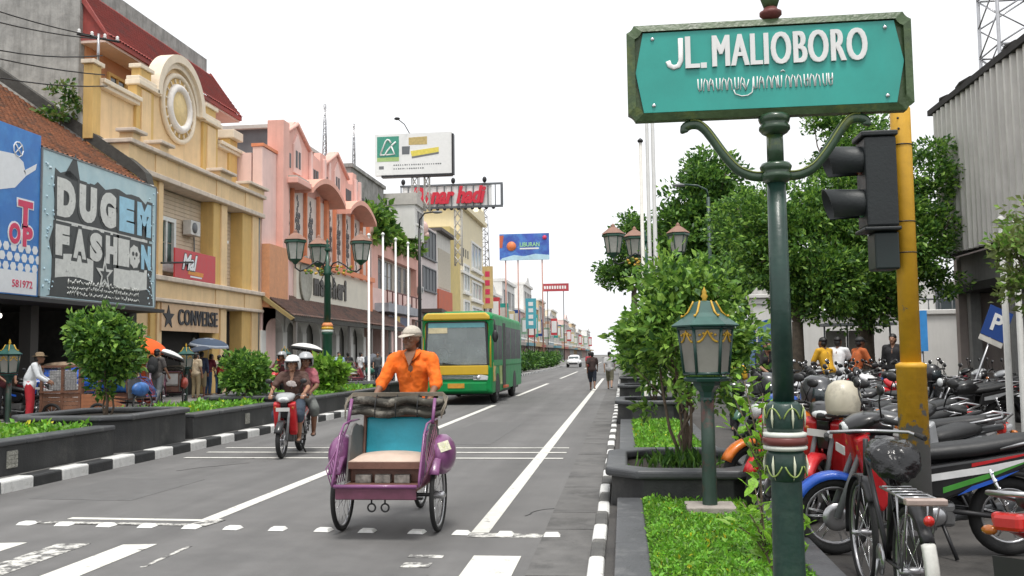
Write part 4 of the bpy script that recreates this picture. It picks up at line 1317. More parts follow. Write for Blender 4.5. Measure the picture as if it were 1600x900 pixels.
def ac_unit(F, y, z, x=0.0, pipe=True):
 a = F.box('air_conditioner', mat('ac_white', (0.6, 0.59, 0.56), 0.6, var=0.15, vs=3, streak=0.5), y, y + 0.85, z, z + 0.6, x + 0.05, x + 0.4, bevel=0.02)
 MB().lathe([(0.22, 0), (0.22, 0.015), (0.02, 0.02)], n=18).build('fan_grille', SHUT, a, (x + 0.401, y - F.y0 + 0.32, z + 0.3), (0, R(90), 0))
 if pipe:
  MB().tube([(x + 0.06, y - F.y0 + 0.95, z + 0.3), (x + 0.06, y - F.y0 + 1.0, z - 0.4), (x + 0.06, y - F.y0 + 1.0, z - 1.6)], 0.03, 6).build('pipe', GREYP, F.t)

# --- shop with the clay tile roof and two printed banners
F = Facade('tiled_shop', 'old shop with mossy clay tile roof and dark open front at the left edge', -16.5, 12.0)
F.box('side_wall', MOSSY, 29.75, 29.98, 0.15, 7.6, -6.5, 0.0)
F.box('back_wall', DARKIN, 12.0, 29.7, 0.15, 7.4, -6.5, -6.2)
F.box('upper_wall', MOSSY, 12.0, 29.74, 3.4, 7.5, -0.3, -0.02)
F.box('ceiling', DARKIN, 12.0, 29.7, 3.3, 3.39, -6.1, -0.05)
F.box('canopy', mat('canopy_dark', (0.03, 0.03, 0.03), 0.7, var=0.3), 12.0, 29.6, 3.16, 3.27, -0.2, 1.2)
for y in (15.0, 19.5, 24.2, 29.4):
 F.box('column', mat('column_dark', (0.06, 0.055, 0.05), 0.8), y, y + 0.35, 0.15, 3.158, -0.3, 0.05)
mb = MB()
tile_field(mb, (0.35, 0.0, 7.55), (0, 17.75, 0), (-5.6, 0, 3.8), 72, 26, 0.07, 0.05)
o = mb.build('roof_tiles', TILE, F.t)
o['kind'] = 'stuff'
F.poly('gable_wall', MOSSY, [(29.76, 7.5), (30.2, 7.5), (30.2, 7.61), (29.76, 7.61)], -1.2, 0.3)
mb = MB()
mb.prism([(0.45, 7.62), (-5.4, 11.65), (-5.4, 12.1), (-0.2, 8.5), (0.1, 8.25), (0.35, 8.0)], 'y', 17.75, 18.2)
mb.build('rake_capping', MOSSY, F.t)
MB().prism([(0.45, 7.4), (-0.2, 7.4), (-0.2, 8.0), (0.1, 7.98)], 'y', 18.21, 18.5).build('white_flashing', WWALL, F.t)
rngm = random.Random(3)
shelf_cols = [(0.3, 0.06, 0.05), (0.05, 0.12, 0.3), (0.3, 0.25, 0.1), (0.12, 0.2, 0.12), (0.35, 0.33, 0.3)]
for k in range(9):
 y = 16.5 + k * 1.4
 sh = F.box('display_rack', mat('rack_wood', (0.1, 0.07, 0.05), 0.8), y, y + 1.1, 0.15, 1.0 + 0.3 * (k % 3), -3.4, -2.6)
 for q in range(5):
  c = shelf_cols[(k + q) % 5]
  F.box('folded_goods', mat('goods_%d' % ((k + q) % 5), c, 0.8), y + 0.05 + q * 0.2, y + 0.22 + q * 0.2, 1.002 + 0.3 * (k % 3), 1.25 + 0.3 * (k % 3) + 0.1 * (q % 2), -3.2, -2.7, parent=sh)
for y, z in ((20.8, 3.05), (22.3, 2.75), (24.5, 2.9)):
 l = thing('shop_lamp', 'small lit %s lamp hanging inside the dark tiled shop' % {20.8: 'leftmost', 22.3: 'middle', 24.5: 'right-hand'}[y], 'lamp', (-17.6, y, z), 0, 'shop lamps')
 MB().ell((0, 0, 0), (0.05, 0.05, 0.07), 10, 6).build('bulb', mat('lit_bulb', (1.0, 0.95, 0.85), 0.4, emit=2.0), l)
 MB().tube([(0, 0, 0.1), (0, 0, 3.3 - z)], 0.012, 5).build('cord', DKMET, l)

def banner_frame(name, label, y0, y1, z0, z1, x, m, cat='sign'):
 t = thing(name, label, cat, (x, (y0 + y1) / 2, z0))
 MB().bx(-0.06, 0.0, -(y1 - y0) / 2, (y1 - y0) / 2, 0, z1 - z0).build('board', m, t)
 return t
# printed banner: blue one
DB = mat('banner_blue', (0.03, 0.17, 0.5), 0.45, var=0.12, vs=0.8, col2=(0.06, 0.27, 0.62), c2s=0.7, c2lo=0.45, c2hi=0.65)
y0, y1, z0, z1 = 21.0, 23.72, 3.36, 7.84
t = banner_frame('shop_banner', 'tall blue shop banner with white cap print and pink letters at left edge', y0, y1, z0, z1, -15.95, DB)
yc = (y0 + y1) / 2
def on_banner(nm, me, y, z, x=0.004, par=None):
 return obj(nm, me, par or t, (x, y - yc, z - z0), ROT_LEFT)
def flat(pts, m, nm='print', d=0.004):
 return MB().prism(pts, 'z', 0, d).mesh(nm, m)
PK = mat('print_pink', (0.62, 0.04, 0.11), 0.5)
PW = mat('print_white', (0.74, 0.76, 0.78), 0.5, var=0.05)
PPALE = mat('print_paleblue', (0.45, 0.6, 0.68), 0.5, var=0.15, vs=3, col2=(0.6, 0.68, 0.72), c2s=2)
on_banner('print', flat([(-1.6, -0.7), (-0.2, -0.35), (0.25, 0.05), (0.12, 0.4), (-0.2, 0.55), (-1.6, 0.45)], PW), 22.85, 6.55)
on_banner('print', flat([(0, 0), (0.55, 0.3), (0.5, 0.12), (0.1, -0.12)], PW), 23.0, 6.72)
on_banner('print', stroke_mesh('print', [[(-.15, -.15), (.15, .15)], [(-.15, .15), (.15, -.15)], [(0.2 * math.cos(a * .7), 0.2 * math.sin(a * .7)) for a in range(10)]], 0.018, PW), 22.75, 7.25)
for tx, yy, zz, w, h in (('T', 23.1, 5.55, 0.62, 0.72), ('P', 23.22, 4.95, 0.42, 0.56), ('O', 22.68, 4.98, 0.46, 0.56)):
 on_banner('lettering', fit(text_mesh('lettering', tx, 1, PW, 0.004, 0.09), w + 0.1, h + 0.1), yy, zz, 0.004)
 on_banner('lettering', fit(text_mesh('lettering', tx, 1, PK, 0.004, 0.05), w, h), yy, zz, 0.014)
on_banner('print', flat([(-1.3, -0.33), (1.3, -0.33), (1.3, 0.28), (-1.3, 0.28)], PW), yc, 3.72, 0.003)
hx = MB()
for i in range(9):
 for j in range(3):
  hx.prism([(0.13 * math.cos(q * math.pi / 3) + i * 0.3 - 1.2 + 0.15 * (j % 2), 0.13 * math.sin(q * math.pi / 3) + j * 0.26) for q in range(6)], 'z', 0, 0.004)
on_banner('print', hx.mesh('print', PW), yc, 4.1, 0.004)
on_banner('lettering', fit(text_mesh('lettering', '581972', 1, PK, 0.003, 0.01), 0.85, 0.2), 23.05, 3.66, 0.010)

# printed banner: big black and pale blue one
DP = mat('banner_pale', (0.36, 0.52, 0.57), 0.5, var=0.1, vs=0.9, col2=(0.5, 0.62, 0.64), c2s=0.8, c2lo=0.4, c2hi=0.7)
PB = mat('print_black', (0.045, 0.05, 0.05), 0.5, var=0.2, vs=4)
PG = mat('print_grunge', (0.6, 0.61, 0.58), 0.5, var=0.15, vs=5, col2=(0.15, 0.16, 0.16), c2s=6, c2lo=0.6, c2hi=0.68)
PLB = mat('print_sky', (0.3, 0.55, 0.7), 0.5, var=0.15, vs=3)
y0, y1, z0, z1 = 23.78, 30.1, 3.38, 7.5
yc = (y0 + y1) / 2
t = banner_frame('shop_banner', 'big pale blue and black shop banner with large grunge lettering', y0, y1, z0, z1, -15.93, DP)
# dark grunge backing: an uneven outline
rg = random.Random(5)
out = []
for (a, b, n) in (((-2.75, -0.72), (-2.6, 2.95), 7), ((-2.6, 2.95), (2.75, 2.75), 14), ((2.75, 2.75), (3.0, -0.72), 8)):
 for i in range(n):
  f = i / n
  out.append((a[0] + (b[0] - a[0]) * f + rg.uniform(-.12, .12), a[1] + (b[1] - a[1]) * f + rg.uniform(-.12, .12)))
out += [(3.05, -0.7), (-2.9, -0.7)]
on_banner('print', flat(out[::-1], PB, d=0.003), yc, z0 + 0.73, 0.003)
sky = [(-2.2, 2.8), (-1.6, 3.6), (-1.35, 2.8)]
on_banner('print', flat(sky[::-1], PB), yc, z0 + 0.7, 0.002)
def word(txt, ys, z, h, w, mats_, bold=0.06):
 for ch, yy, mm in zip(txt, ys, mats_):
  on_banner('lettering', fit(text_mesh('lettering', ch, 1, PB, 0.004, bold + 0.05), w + 0.2, h + 0.2), yy, z, 0.007)
  o = on_banner('lettering', fit(text_mesh('lettering', ch, 1, mm, 0.004, bold), w, h), yy, z, 0.016)
  # slab serifs
 return
word('DUGEM', [24.9 + 1.1 * i for i in range(5)], 6.28, 1.12, 0.9, [PG, PG, PG, PLB, PLB], 0.085)
on_banner('print', flat([(-2.55, -.05), (2.55, -.05), (2.55, .05), (-2.55, .05)], PG), yc + 0.05, 5.58, 0.008)
word('FASHI', [24.75 + 0.86 * i - (0.14 if i == 4 else 0) for i in range(5)], 5.04, 0.88, 0.66, [PG] * 5, 0.075)
word('N', [29.45], 5.02, 0.82, 0.62, [PLB], 0.075)
# the second last letter is a round ragged emblem
em = MB()
em.prism([((0.3 + 0.05 * (k % 2)) * math.cos(k * math.pi / 9), 0.36 * math.sin(k * math.pi / 9) * (1 + .1 * (k % 2))) for k in range(18)], 'z', 0, 0.006)
on_banner('print', em.mesh('print', PG), 28.72, 4.98, 0.014)
em = MB()
for cx, cy, rr in ((-0.1, 0.05, 0.075), (0.11, 0.05, 0.075), (0.0, -0.1, 0.04)):
 em.prism([(cx + rr * math.cos(k * math.pi / 5), cy + rr * math.sin(k * math.pi / 5)) for k in range(10)], 'z', 0, 0.004)
on_banner('print', em.mesh('print', PB), 28.72, 5.02, 0.022)
def ribbon(yA, yB, s):
 pts = []
 for i in range(9):
  f = i / 8
  pts.append((yA + (yB - yA) * f, 0.09 * math.sin(f * math.pi) * s + 0.33))
 for i in range(9):
  f = 1 - i / 8
  pts.append((yA + (yB - yA) * f, 0.09 * math.sin(f * math.pi) * s - 0.33))
 return pts[::-1]
on_banner('print', flat(ribbon(-2.5, -0.6, 1), PG), yc, 4.28, 0.010)
on_banner('print', flat(ribbon(0.55, 2.6, -1), PG), yc, 4.28, 0.010)
star = [((0.5 if k % 2 == 0 else 0.19) * math.cos(math.pi / 2 + k * math.pi / 5), (0.58 if k % 2 == 0 else 0.22) * math.sin(math.pi / 2 + k * math.pi / 5)) for k in range(10)]
on_banner('print', flat(star, PG), yc + 0.02, 4.24, 0.018)
on_banner('print', flat([(x * .55, y * .55) for x, y in star], PB), yc + 0.02, 4.24, 0.028)
sc_ = []
for row in range(3):
 for k in range(34):
  a = -1.9 + k * 0.118
  sc_.append([(a + rg.uniform(-.03, .03), -row * 0.17 + rg.uniform(-.05, .05)), (a + 0.05, 0.05 - row * 0.17 + rg.uniform(-.05, .07)), (a + 0.1 + rg.uniform(-.03, .03), -0.02 - row * 0.17)])
on_banner('print', stroke_mesh('print', sc_, 0.02, PG, 0.004, 5), yc, 3.86, 0.008)['kind'] = 'stuff'
sp = []
for k in range(60):
 s = rg.choice((-1, 1))
 c = (s * rg.uniform(2.6, 3.05), rg.uniform(-.6, 3.2))
 sp.append([c, (c[0] + rg.uniform(-.06, .06), c[1] + rg.uniform(-.09, .09))])
on_banner('print', stroke_mesh('print', sp, 0.022, PPALE, 0.004, 5), yc, z0 + 0.72, 0.008)['kind'] = 'stuff'
fr = MB()
H_, W_ = z1 - z0, (y1 - y0) / 2
fr.bx(-0.05, 0.02, -W_ - 0.05, -W_ - 0.001, 0, H_).bx(-0.05, 0.02, W_ + 0.001, W_ + 0.05, 0, H_).bx(-0.05, 0.02, -W_, W_, H_ + .001, H_ + 0.05).bx(-0.05, 0.02, -W_, W_, -0.05, -.001)
fr.build('frame', GREYP, t)

# --- yellow shop house with the arched parapet
F = Facade('yellow_building', 'peach and ochre shop building with round clock-like medallion in an arched parapet', -17.0, 30.0)
F.box('inner_wall', mat('clapboard', (0.62, 0.5, 0.37), 0.8, var=0.08, vs=2, streak=0.25), 30.0, 42.0, 3.8, 8.1, -0.9, -0.6)
bd = MB()
for k in range(21):
 bd.prism([(-0.6, 4.7 + k * 0.165), (-0.57, 4.705 + k * 0.165), (-0.585, 4.86 + k * 0.165), (-0.6, 4.86 + k * 0.165)], 'y', 2.6, 10.2)
o = bd.build('clapboards', MATS['clapboard'], F.t)
F.box('rear_mass', YWALL, 30.0, 42.0, 0.15, 9.2, -9.0, -1.7)
F.box('side_wall', WWALL, 30.03, 30.2, 7.6, 10.6, -6.0, -1.6)
F.box('pilaster', YPIL, 30.25, 30.9, 0.15, 8.2, -0.59, -0.02)
for y0, y1 in ((31.85, 32.6), (37.0, 38.25), (40.0, 41.95)):
 F.box('pilaster', YPIL, y0, y1, 0.15, 8.2, -0.59, 0.0, bevel=0.02)
 F.box('pilaster_edge', YWALL, y0 + 0.5 * (y1 - y0), y1 - 0.05, 0.16, 8.19, 0.001, 0.07)
F.box('wall', YWALL, 30.9, 31.849, 0.15, 8.2, -0.59, -0.1)
# first-floor band
F.box('band', YWALL, 30.2, 41.97, 3.86, 4.5, -1.29, 0.12)
F.box('cornice', TRIM, 30.1, 42.0, 4.5, 4.68, -1.25, 0.3, bevel=0.03)
F.box('cornice', TRIM, 30.1, 42.0, 3.72, 3.858, -1.25, 0.24, bevel=0.03)
for y0, y1 in ((31.8, 32.65), (36.95, 38.3), (39.95, 42.0)):
 F.box('band_block', YWALL, y0, y1, 3.87, 4.49, 0.121, 0.16)
# second band
F.box('band', YWALL, 29.9, 42.0, 8.4, 9.1, -1.29, 0.12)
F.box('cornice', TRIM, 29.8, 42.05, 9.1, 9.26, -1.25, 0.32, bevel=0.03)
F.box('cornice', TRIM, 29.8, 42.05, 8.2, 8.398, -1.25, 0.26, bevel=0.03)
for y0, y1 in ((29.9, 30.6), (31.8, 32.65), (36.95, 38.3), (39.95, 42.0)):
 F.box('band_block', YWALL, y0, y1, 8.405, 9.095, 0.121, 0.16)
 F.box('pedestal', YWALL, y0 + .1, y1 - .1, 9.262, 9.5, -0.25, 0.25)
 F.box('pedestal_cap', TRIM, y0 - 0.1, y1 + 0.1, 9.501, 9.62, -0.3, 0.42, bevel=0.02)
# upper parapet, set back
xb, xf = -1.45, -1.2
F.box('parapet_wall', YWALL, 30.2, 32.6, 9.262, 11.2, xb, xf)
F.box('parapet_cap', RIM, 30.1, 32.7, 11.2, 11.34, xb - 0.1, xf + 0.22, bevel=0.02)
F.box('parapet_cap', RIM, 30.1, 32.7, 11.341, 11.5, xb - 0.1, xf + 0.32, bevel=0.02)
F.box('parapet_pier', YPIL, 29.7, 30.2, 9.262, 11.9, xb, xf + 0.12, bevel=0.02)
F.box('pier_cap', RIM, 29.6, 30.3, 11.9, 12.05, xb - 0.05, xf + 0.2, bevel=0.02)
for y0, y1, zt in ((32.6, 33.9, 12.0), (38.25, 39.7, 12.0)):
 F.box('parapet_pier', YPIL, y0, y1, 9.262, zt, xb, xf + 0.12, bevel=0.02)
 F.box('pier_panel', YWALL, y0 + 0.3, y1 - 0.3, 9.3, zt - 0.1, xf + 0.121, xf + 0.17)
 F.box('pier_cap', RIM, y0 - 0.12, y1 + 0.12, zt, zt + 0.2, xb - 0.05, xf + 0.3, bevel=0.03)
 F.box('pier_cap', RIM, y0 - 0.05, y1 + 0.05, zt + 0.201, zt + 0.36, xb - 0.05, xf + 0.24, bevel=0.03)
 F.box('pier_top', YPIL, y0 + 0.25, y1 - 0.25, zt + 0.361, zt + 0.72, xb, xf + 0.12)
 F.box('pier_cap', RIM, y0 + 0.12, y1 - 0.12, zt + 0.721, zt + 0.88, xb - 0.05, xf + 0.2, bevel=0.02)
CY, CZ, CR = 36.0, 12.05, 1.78
arc = [(CY + CR * math.cos(math.pi * k / 20), CZ + CR * math.sin(math.pi * k / 20)) for k in range(21)]
F.poly('arched_wall', YWALL, [(33.9, 9.262), (38.25, 9.262)] + [(38.25, CZ)] + arc + [(33.9, CZ)], xb, xf)
for r0, r1, xo, mm in ((1.78, 2.1, 0.3, RIM), (1.55, 1.779, 0.16, RIM)):
 a = MB()
 n = 24
 vs, fs = [], []
 for k in range(n + 1):
  an = math.pi * k / n
  for rr in (r0, r1):
   for xx in (xb - 0.05 if r0 > 1.7 else xf, xf + xo):
    vs.append((xx, CY - 30.0 + rr * math.cos(an), CZ + rr * math.sin(an)))
 for k in range(n):
  b = k * 4
  fs += [(b, b + 4, b + 5, b + 1), (b + 2, b + 3, b + 7, b + 6), (b + 1, b + 5, b + 7, b + 3), (b, b + 2, b + 6, b + 4)]
 fs += [(0, 1, 3, 2), (n * 4, n * 4 + 2, n * 4 + 3, n * 4 + 1)]
 a.add(vs, fs)
 a.build('arch_moulding', mm, F.t)
md = MB().lathe([(1.3, -0.02), (1.3, 0.06), (0.001, 0.06)], n=40).build('medallion', YPIL, F.t, (xf + 0.03, CY - 30.0, CZ - 0.1), (0, R(90), 0))
for rr, th, hh, mm in ((1.36, 0.11, 0.14, RIM), (0.86, 0.17, 0.2, mat('ring_white', (0.76, 0.72, 0.68), 0.7))):
 MB().torus((0, 0, hh * 0.4), rr, th, 'z', 44, 8).build('ring', mm, md)
for k in range(18):
 an = 2 * math.pi * k / 18
 MB().box((1.14 * math.cos(an), 1.14 * math.sin(an), 0.09), (0.16, 0.06, 0.06), an).build('hour_bar', RIM, md)
MB().lathe([(0.7, 0.0), (0.7, 0.1), (0.001, 0.12)], n=32).build('disc', mat('disc_yellow', (0.78, 0.6, 0.3), 0.7), md)
F.box('parapet_wall', YWALL, 39.7, 42.4, 9.262, 11.2, xb, xf)
F.box('parapet_cap', RIM, 39.72, 42.4, 11.2, 11.34, xb - 0.1, xf + 0.22, bevel=0.02)
F.box('parapet_cap', RIM, 39.72, 42.4, 11.341, 11.5, xb - 0.1, xf + 0.32, bevel=0.02)
F.box('parapet_pier', YPIL, 41.0, 41.9, 9.263, 11.9, xb - 0.1, xf + 0.1, bevel=0.02)
F.box('pier_cap', RIM, 40.9, 42.0, 11.9, 12.3, xb - 0.3, xf + 0.35, bevel=0.03)
# upper windows and shop openings
F.window(33.35, 34.45, 5.3, 6.95, mat('frame_white', (0.72, 0.74, 0.72), 0.6), mat('glass_green', (0.03, 0.07, 0.06), 0.2), -0.57, 0.12, (2, 2), 0.16)
F.box('shutter', WHITE, 38.9, 39.15, 5.2, 6.7, -0.56, -0.45)
F.box('shutter_head', WHITE, 38.75, 39.3, 6.7, 6.82, -0.56, -0.35)
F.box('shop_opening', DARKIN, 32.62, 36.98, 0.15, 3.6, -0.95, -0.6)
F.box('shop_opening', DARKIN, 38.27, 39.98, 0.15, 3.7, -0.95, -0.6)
for y, z in ((33.2, 2.35), (36.5, 2.4), (39.1, 2.4)):
 MB().ell((-0.6, y - 30.0, z), (0.09, 0.09, 0.09), 10, 6).build('globe_lamp', mat('globe_glass', (0.7, 0.7, 0.66), 0.3), F.t)

ac_unit(F, 35.3, 6.6, -0.57)
ac_unit(F, 36.0, 5.0, -0.57)
MB().tube([(0.05, 11.75, 0.2), (0.05, 11.75, 9.0)], 0.06, 7).build('drain_pipe', GREYP, F.t)
t = thing('shop_sign', 'pale wooden shop sign with black star and black block lettering', 'sign', (-16.86, 34.85, 2.66))
MB().bx(-0.1, 0, -2.45, 2.45, 0, 1.04).build('board', mat('sign_wood', (0.62, 0.43, 0.27), 0.7, var=0.14, vs=2, streak=0.3, streak_col=(0.4, 0.2, 0.1)), t)
letters('lettering', 'CONVERSE', 3.4, 0.6, mat('print_ink', (0.015, 0.015, 0.02), 0.5), t, (0.001, 0.52, 0.55), ROT_LEFT, extrude=0.02, spacing=1.14, fat=0.035)
st = [((0.46 if k % 2 == 0 else 0.19) * math.cos(math.pi / 2 + k * math.pi / 5), (0.46 if k % 2 == 0 else 0.19) * math.sin(math.pi / 2 + k * math.pi / 5)) for k in range(10)]
obj('star', flat(st, MATS['print_ink'], 'star', 0.03), t, (0.001, -1.95, 0.5), ROT_LEFT)

t = thing('hanging_sign', 'small red sign with white script above the wooden shop sign', 'sign', (-16.72, 34.85, 4.69))
MB().bx(-0.06, 0, -1.75, 1.75, 0, 1.12).build('board', mat('sign_red', (0.52, 0.05, 0.06), 0.5, var=0.08), t)
letters('lettering', 'Mal', 1.35, 0.7, PB, t, (0.002, -0.55, 0.66), ROT_LEFT, bold=0.07, shear=0.35)
letters('lettering', 'Mal', 1.25, 0.62, PW, t, (0.010, -0.55, 0.66), ROT_LEFT, bold=0.03, shear=0.35)
obj('print', flat([(-0.6, -0.06), (0.7, -0.1), (0.75, 0.06), (-0.55, 0.1)], mat('print_orange', (0.65, 0.25, 0.03), 0.5)), t, (0.004, -0.1, 0.26), ROT_LEFT)
obj('print', flat([(-0.5, -0.03), (0.5, -0.03), (0.5, 0.03), (-0.5, 0.03)], PW), t, (0.004, 0.0, 0.12), ROT_LEFT)
MB().tube([(0.05, -2.9, 0.42), (0.35, -1.0, 0.62)], 0.04, 6).build('bracket_bar', BLACKM, t)

# --- block with the red mansard roof behind
F = Facade('mansard_building', 'tall grey concrete block with overhanging red tiled roof behind the yellow building', -20.7, 33.0)
F.box('side_wall', GREYC, 33.0, 33.35, 0.15, 19.0, -16.0, 0.0)
F.box('front_wall', BRWALL, 33.351, 45.0, 0.15, 14.5, -0.5, 0.05)
F.box('rear_mass', GREYC, 33.36, 45.0, 0.15, 17.1, -9.0, -0.8)
mb = MB()
tile_field(mb, (1.1, 0.2, 14.17), (0, 12.7, 0), (-1.75, 0, 2.35), 60, 12, 0.05, 0.04)
mb.build('roof_tiles', REDT, F.t)
F.poly('roof_underlay', REDT, [(33.1, 14.0), (45.9, 14.0), (45.9, 14.2), (33.1, 14.2)], -0.6, 1.1)
MB().prism([(1.1, 14.2), (1.02, 14.2), (-0.75, 16.55), (-0.6, 16.62)], 'y', 12.8, 12.92).build('rake_board', REDT, F.t)
MB().prism([(1.1, 14.2), (1.0, 14.2), (-0.75, 16.55), (-0.55, 16.7)], 'y', 0.1, 0.22).build('rake_board', REDT, F.t)
for y_ in (0.22, 12.68):
 MB().prism([(1.0, 14.2), (-0.74, 14.2), (-0.74, 16.45)], 'y', y_, y_ + 0.1).build('roof_end', REDT, F.t)
F.box('soffit', mat('soffit', (0.55, 0.42, 0.36), 0.8), 33.1, 45.8, 13.9, 13.998, -0.4, 1.02)
F.box('parapet', GREYC, 33.0, 45.6, 16.3, 17.3, -1.3, -0.72)
F.window(35.0, 36.2, 11.2, 13.2, YPIL, WINGL, 0.05, 0.1, (2, 1), 0.12)
F.window(39.0, 41.0, 11.2, 13.2, YPIL, WINGL, 0.05, 0.1, (2, 1), 0.12)
# bracket with insulators and the cables hanging from it
t = thing('cable_bracket', 'small mast with a crossbar of white insulators on the yellow parapet', 'bracket', (-18.1, 30.0, 11.9))
MB().tube([(0, 0, 0), (0, 0, 1.15)], 0.045, 7).build('mast', STEEL, t)
MB().tube([(-0.5, -0.5, 1.0), (0.5, 0.5, 1.0)], 0.04, 6).build('crossbar', DKMET, t)
for k in range(4):
 f = -0.45 + 0.3 * k
 MB().lathe([(0.04, 0), (0.07, 0.04), (0.04, 0.09), (0.06, 0.13), (0.02, 0.17)], (f, f, 1.03), 8).build('insulator', WHITE, t)
CB = mat('cable', (0.02, 0.02, 0.02), 0.6)
for k, (z, zl, sag, pos) in enumerate(((13.0, 12.2, 0.5, 'topmost'), (12.9, 11.6, 0.6, 'second'), (12.3, 11.2, 1.0, 'third'), (11.6, 10.4, 0.5, 'fourth'), (11.2, 10.2, 0.8, 'lowest'))):
 a, b = Vector((-18.2 + 0.1 * k, 30.1, z)), Vector((-20.5, 18.0, zl + 0.4))
 pts = [a.lerp(b, i / 14) - Vector((0, 0, sag * 4 * (i / 14) * (1 - i / 14))) for i in range(15)]
 o = MB().tube(pts, 0.022, 5).build('power_cable', CB)
 tag(o, 'sagging black cable in front of the grey concrete wall, %s of five' % pos, 'cable', 'cables before the grey wall')
rp = np.random.default_rng(4)
P, N = crown_points((0, 0, 0.6), (0.5, 0.9, 0.8), 16, 30, 0.3, 44)
t = thing('wall_weed', 'weedy plant growing where the grey wall meets the yellow parapet', 'plant', (-19.2, 29.6, 9.9))
obj('foliage', leaves_mesh('foliage', [G_MID, G_DARK, G_OLIVE], P, 0.2, 44), t)
MB().tube([(0, 0, -0.4), (0, 0, 0.6)], 0.03, 5).build('stem', TWIG, t)
# --- pink department store
F = Facade('pink_building', 'pink department store with pointed gables, orange fins and two curved canopies', -17.0, 42.0)
F.box('rear_mass', PINKL, 42.0, 61.0, 0.15, 11.4, -12.0, -0.45)
F.box('corner_pier', PINKL, 42.02, 43.85, 0.15, 11.7, -0.4, 0.1, bevel=0.03)
F.box('corner_pier_cap', ORNG, 41.98, 43.88, 11.701, 11.85, -0.45, 0.16)
F.box('corner_base', mat('base_orange', (0.62, 0.3, 0.16), 0.8, streak=0.2), 41.98, 44.4, 4.0, 7.0, 0.101, 0.5)
F.box('tall_fin', PINK, 43.86, 44.7, 4.0, 13.45, -0.4, 0.45, bevel=0.03)
sil = [(44.7, 7.0), (60.9, 7.0), (60.9, 11.7), (59.3, 12.1), (59.2, 12.5), (58.6, 12.4), (58.5, 12.0), (58.2, 12.0), (58.1, 13.4), (57.3, 13.4), (57.2, 12.6), (56.4, 12.5),
  (55.6, 12.9), (54.0, 13.95), (53.6, 13.95), (52.3, 13.1), (51.9, 12.9), (51.8, 13.3), (50.9, 13.3), (50.8, 12.8), (49.8, 12.9), (49.3, 12.9), (47.1, 14.05), (46.7, 14.05), (45.4, 13.25), (45.2, 12.9), (45.0, 13.3), (44.7, 13.3)]
F.poly('gabled_wall', PINK, sil[::-1], -0.4, 0.0)
def gable_trim(yc, z, dz, half):
 for s in (-1, 1):
  p = MB().tube([(0.06, yc - 42.0, z), (0.06, yc - 42.0 + s * half, z - dz)], 0.12, 6)
  p.build('gable_moulding', PINK, F.t)
 F.poly('gable_panel', PINKL, [(yc - 0.55, z - 2.7), (yc + 0.55, z - 2.7), (yc + 0.55, z - 1.2), (yc, z - 0.55), (yc - 0.55, z - 1.2)], 0.001, 0.1)
 for q in (-0.22, 0.22):
  F.box('slit_window', WINDK, yc + q - 0.12, yc + q + 0.12, z - 2.4, z - 1.5, 0.101, 0.13)
gable_trim(46.9, 13.98, 1.15, 2.3)
gable_trim(53.8, 13.9, 1.15, 2.3)
for yy in (45.1, 45.5, 45.9, 49.5, 49.9, 50.3, 52.1, 52.45, 55.9, 56.3, 56.7, 58.9, 59.3, 59.7):
 zz = 11.55 if yy < 47 else 11.45
 F.box('slit_window', WINDK, yy - 0.13, yy + 0.13, zz - 0.1, zz + 0.65, 0.001, 0.04)
for yy in (49.0, 51.35, 52.2, 57.7, 58.6):
 F.box('rib', PINKL, yy - 0.16, yy + 0.16, 10.9, 13.0, 0.002, 0.16, bevel=0.02)
# canopies
F.box('flat_canopy', PINK, 44.4, 46.5, 10.35, 10.65, 0.0, 1.0, bevel=0.03)
F.box('flat_canopy_top', mat('canopy_grey', (0.42, 0.4, 0.36), 0.8), 44.5, 46.45, 10.651, 10.76, 0.0, 0.9)
def arch_canopy(y0, y1, zs, rise, out, th=0.28):
 n = 18
 vs, fs = [], []
 for k in range(n + 1):
  f = k / n
  y = y0 + (y1 - y0) * f
  z = zs + rise * math.sin(math.pi * f) ** 0.8
  for xx, dz in ((0.0, 0.0), (out, 0.0), (out, th), (0.0, th)):
   vs.append((xx, y - 42.0, z + dz))
 for k in range(n):
  b = k * 4
  for i in range(4):
   fs.append((b + i, b + (i + 1) % 4, b + 4 + (i + 1) % 4, b + 4 + i))
 fs += [(0, 3, 2, 1), (n * 4, n * 4 + 1, n * 4 + 2, n * 4 + 3)]
 o = MB().add(vs, fs, 0, False).build('curved_canopy', mat('canopy_salmon', (0.75, 0.4, 0.31), 0.8, var=0.1, vs=1, streak=0.35, streak_col=(0.4, 0.16, 0.12)), F.t)
arch_canopy(46.5, 52.2, 10.2, 0.9, 1.1)
arch_canopy(53.2, 59.0, 10.1, 0.9, 1.1)
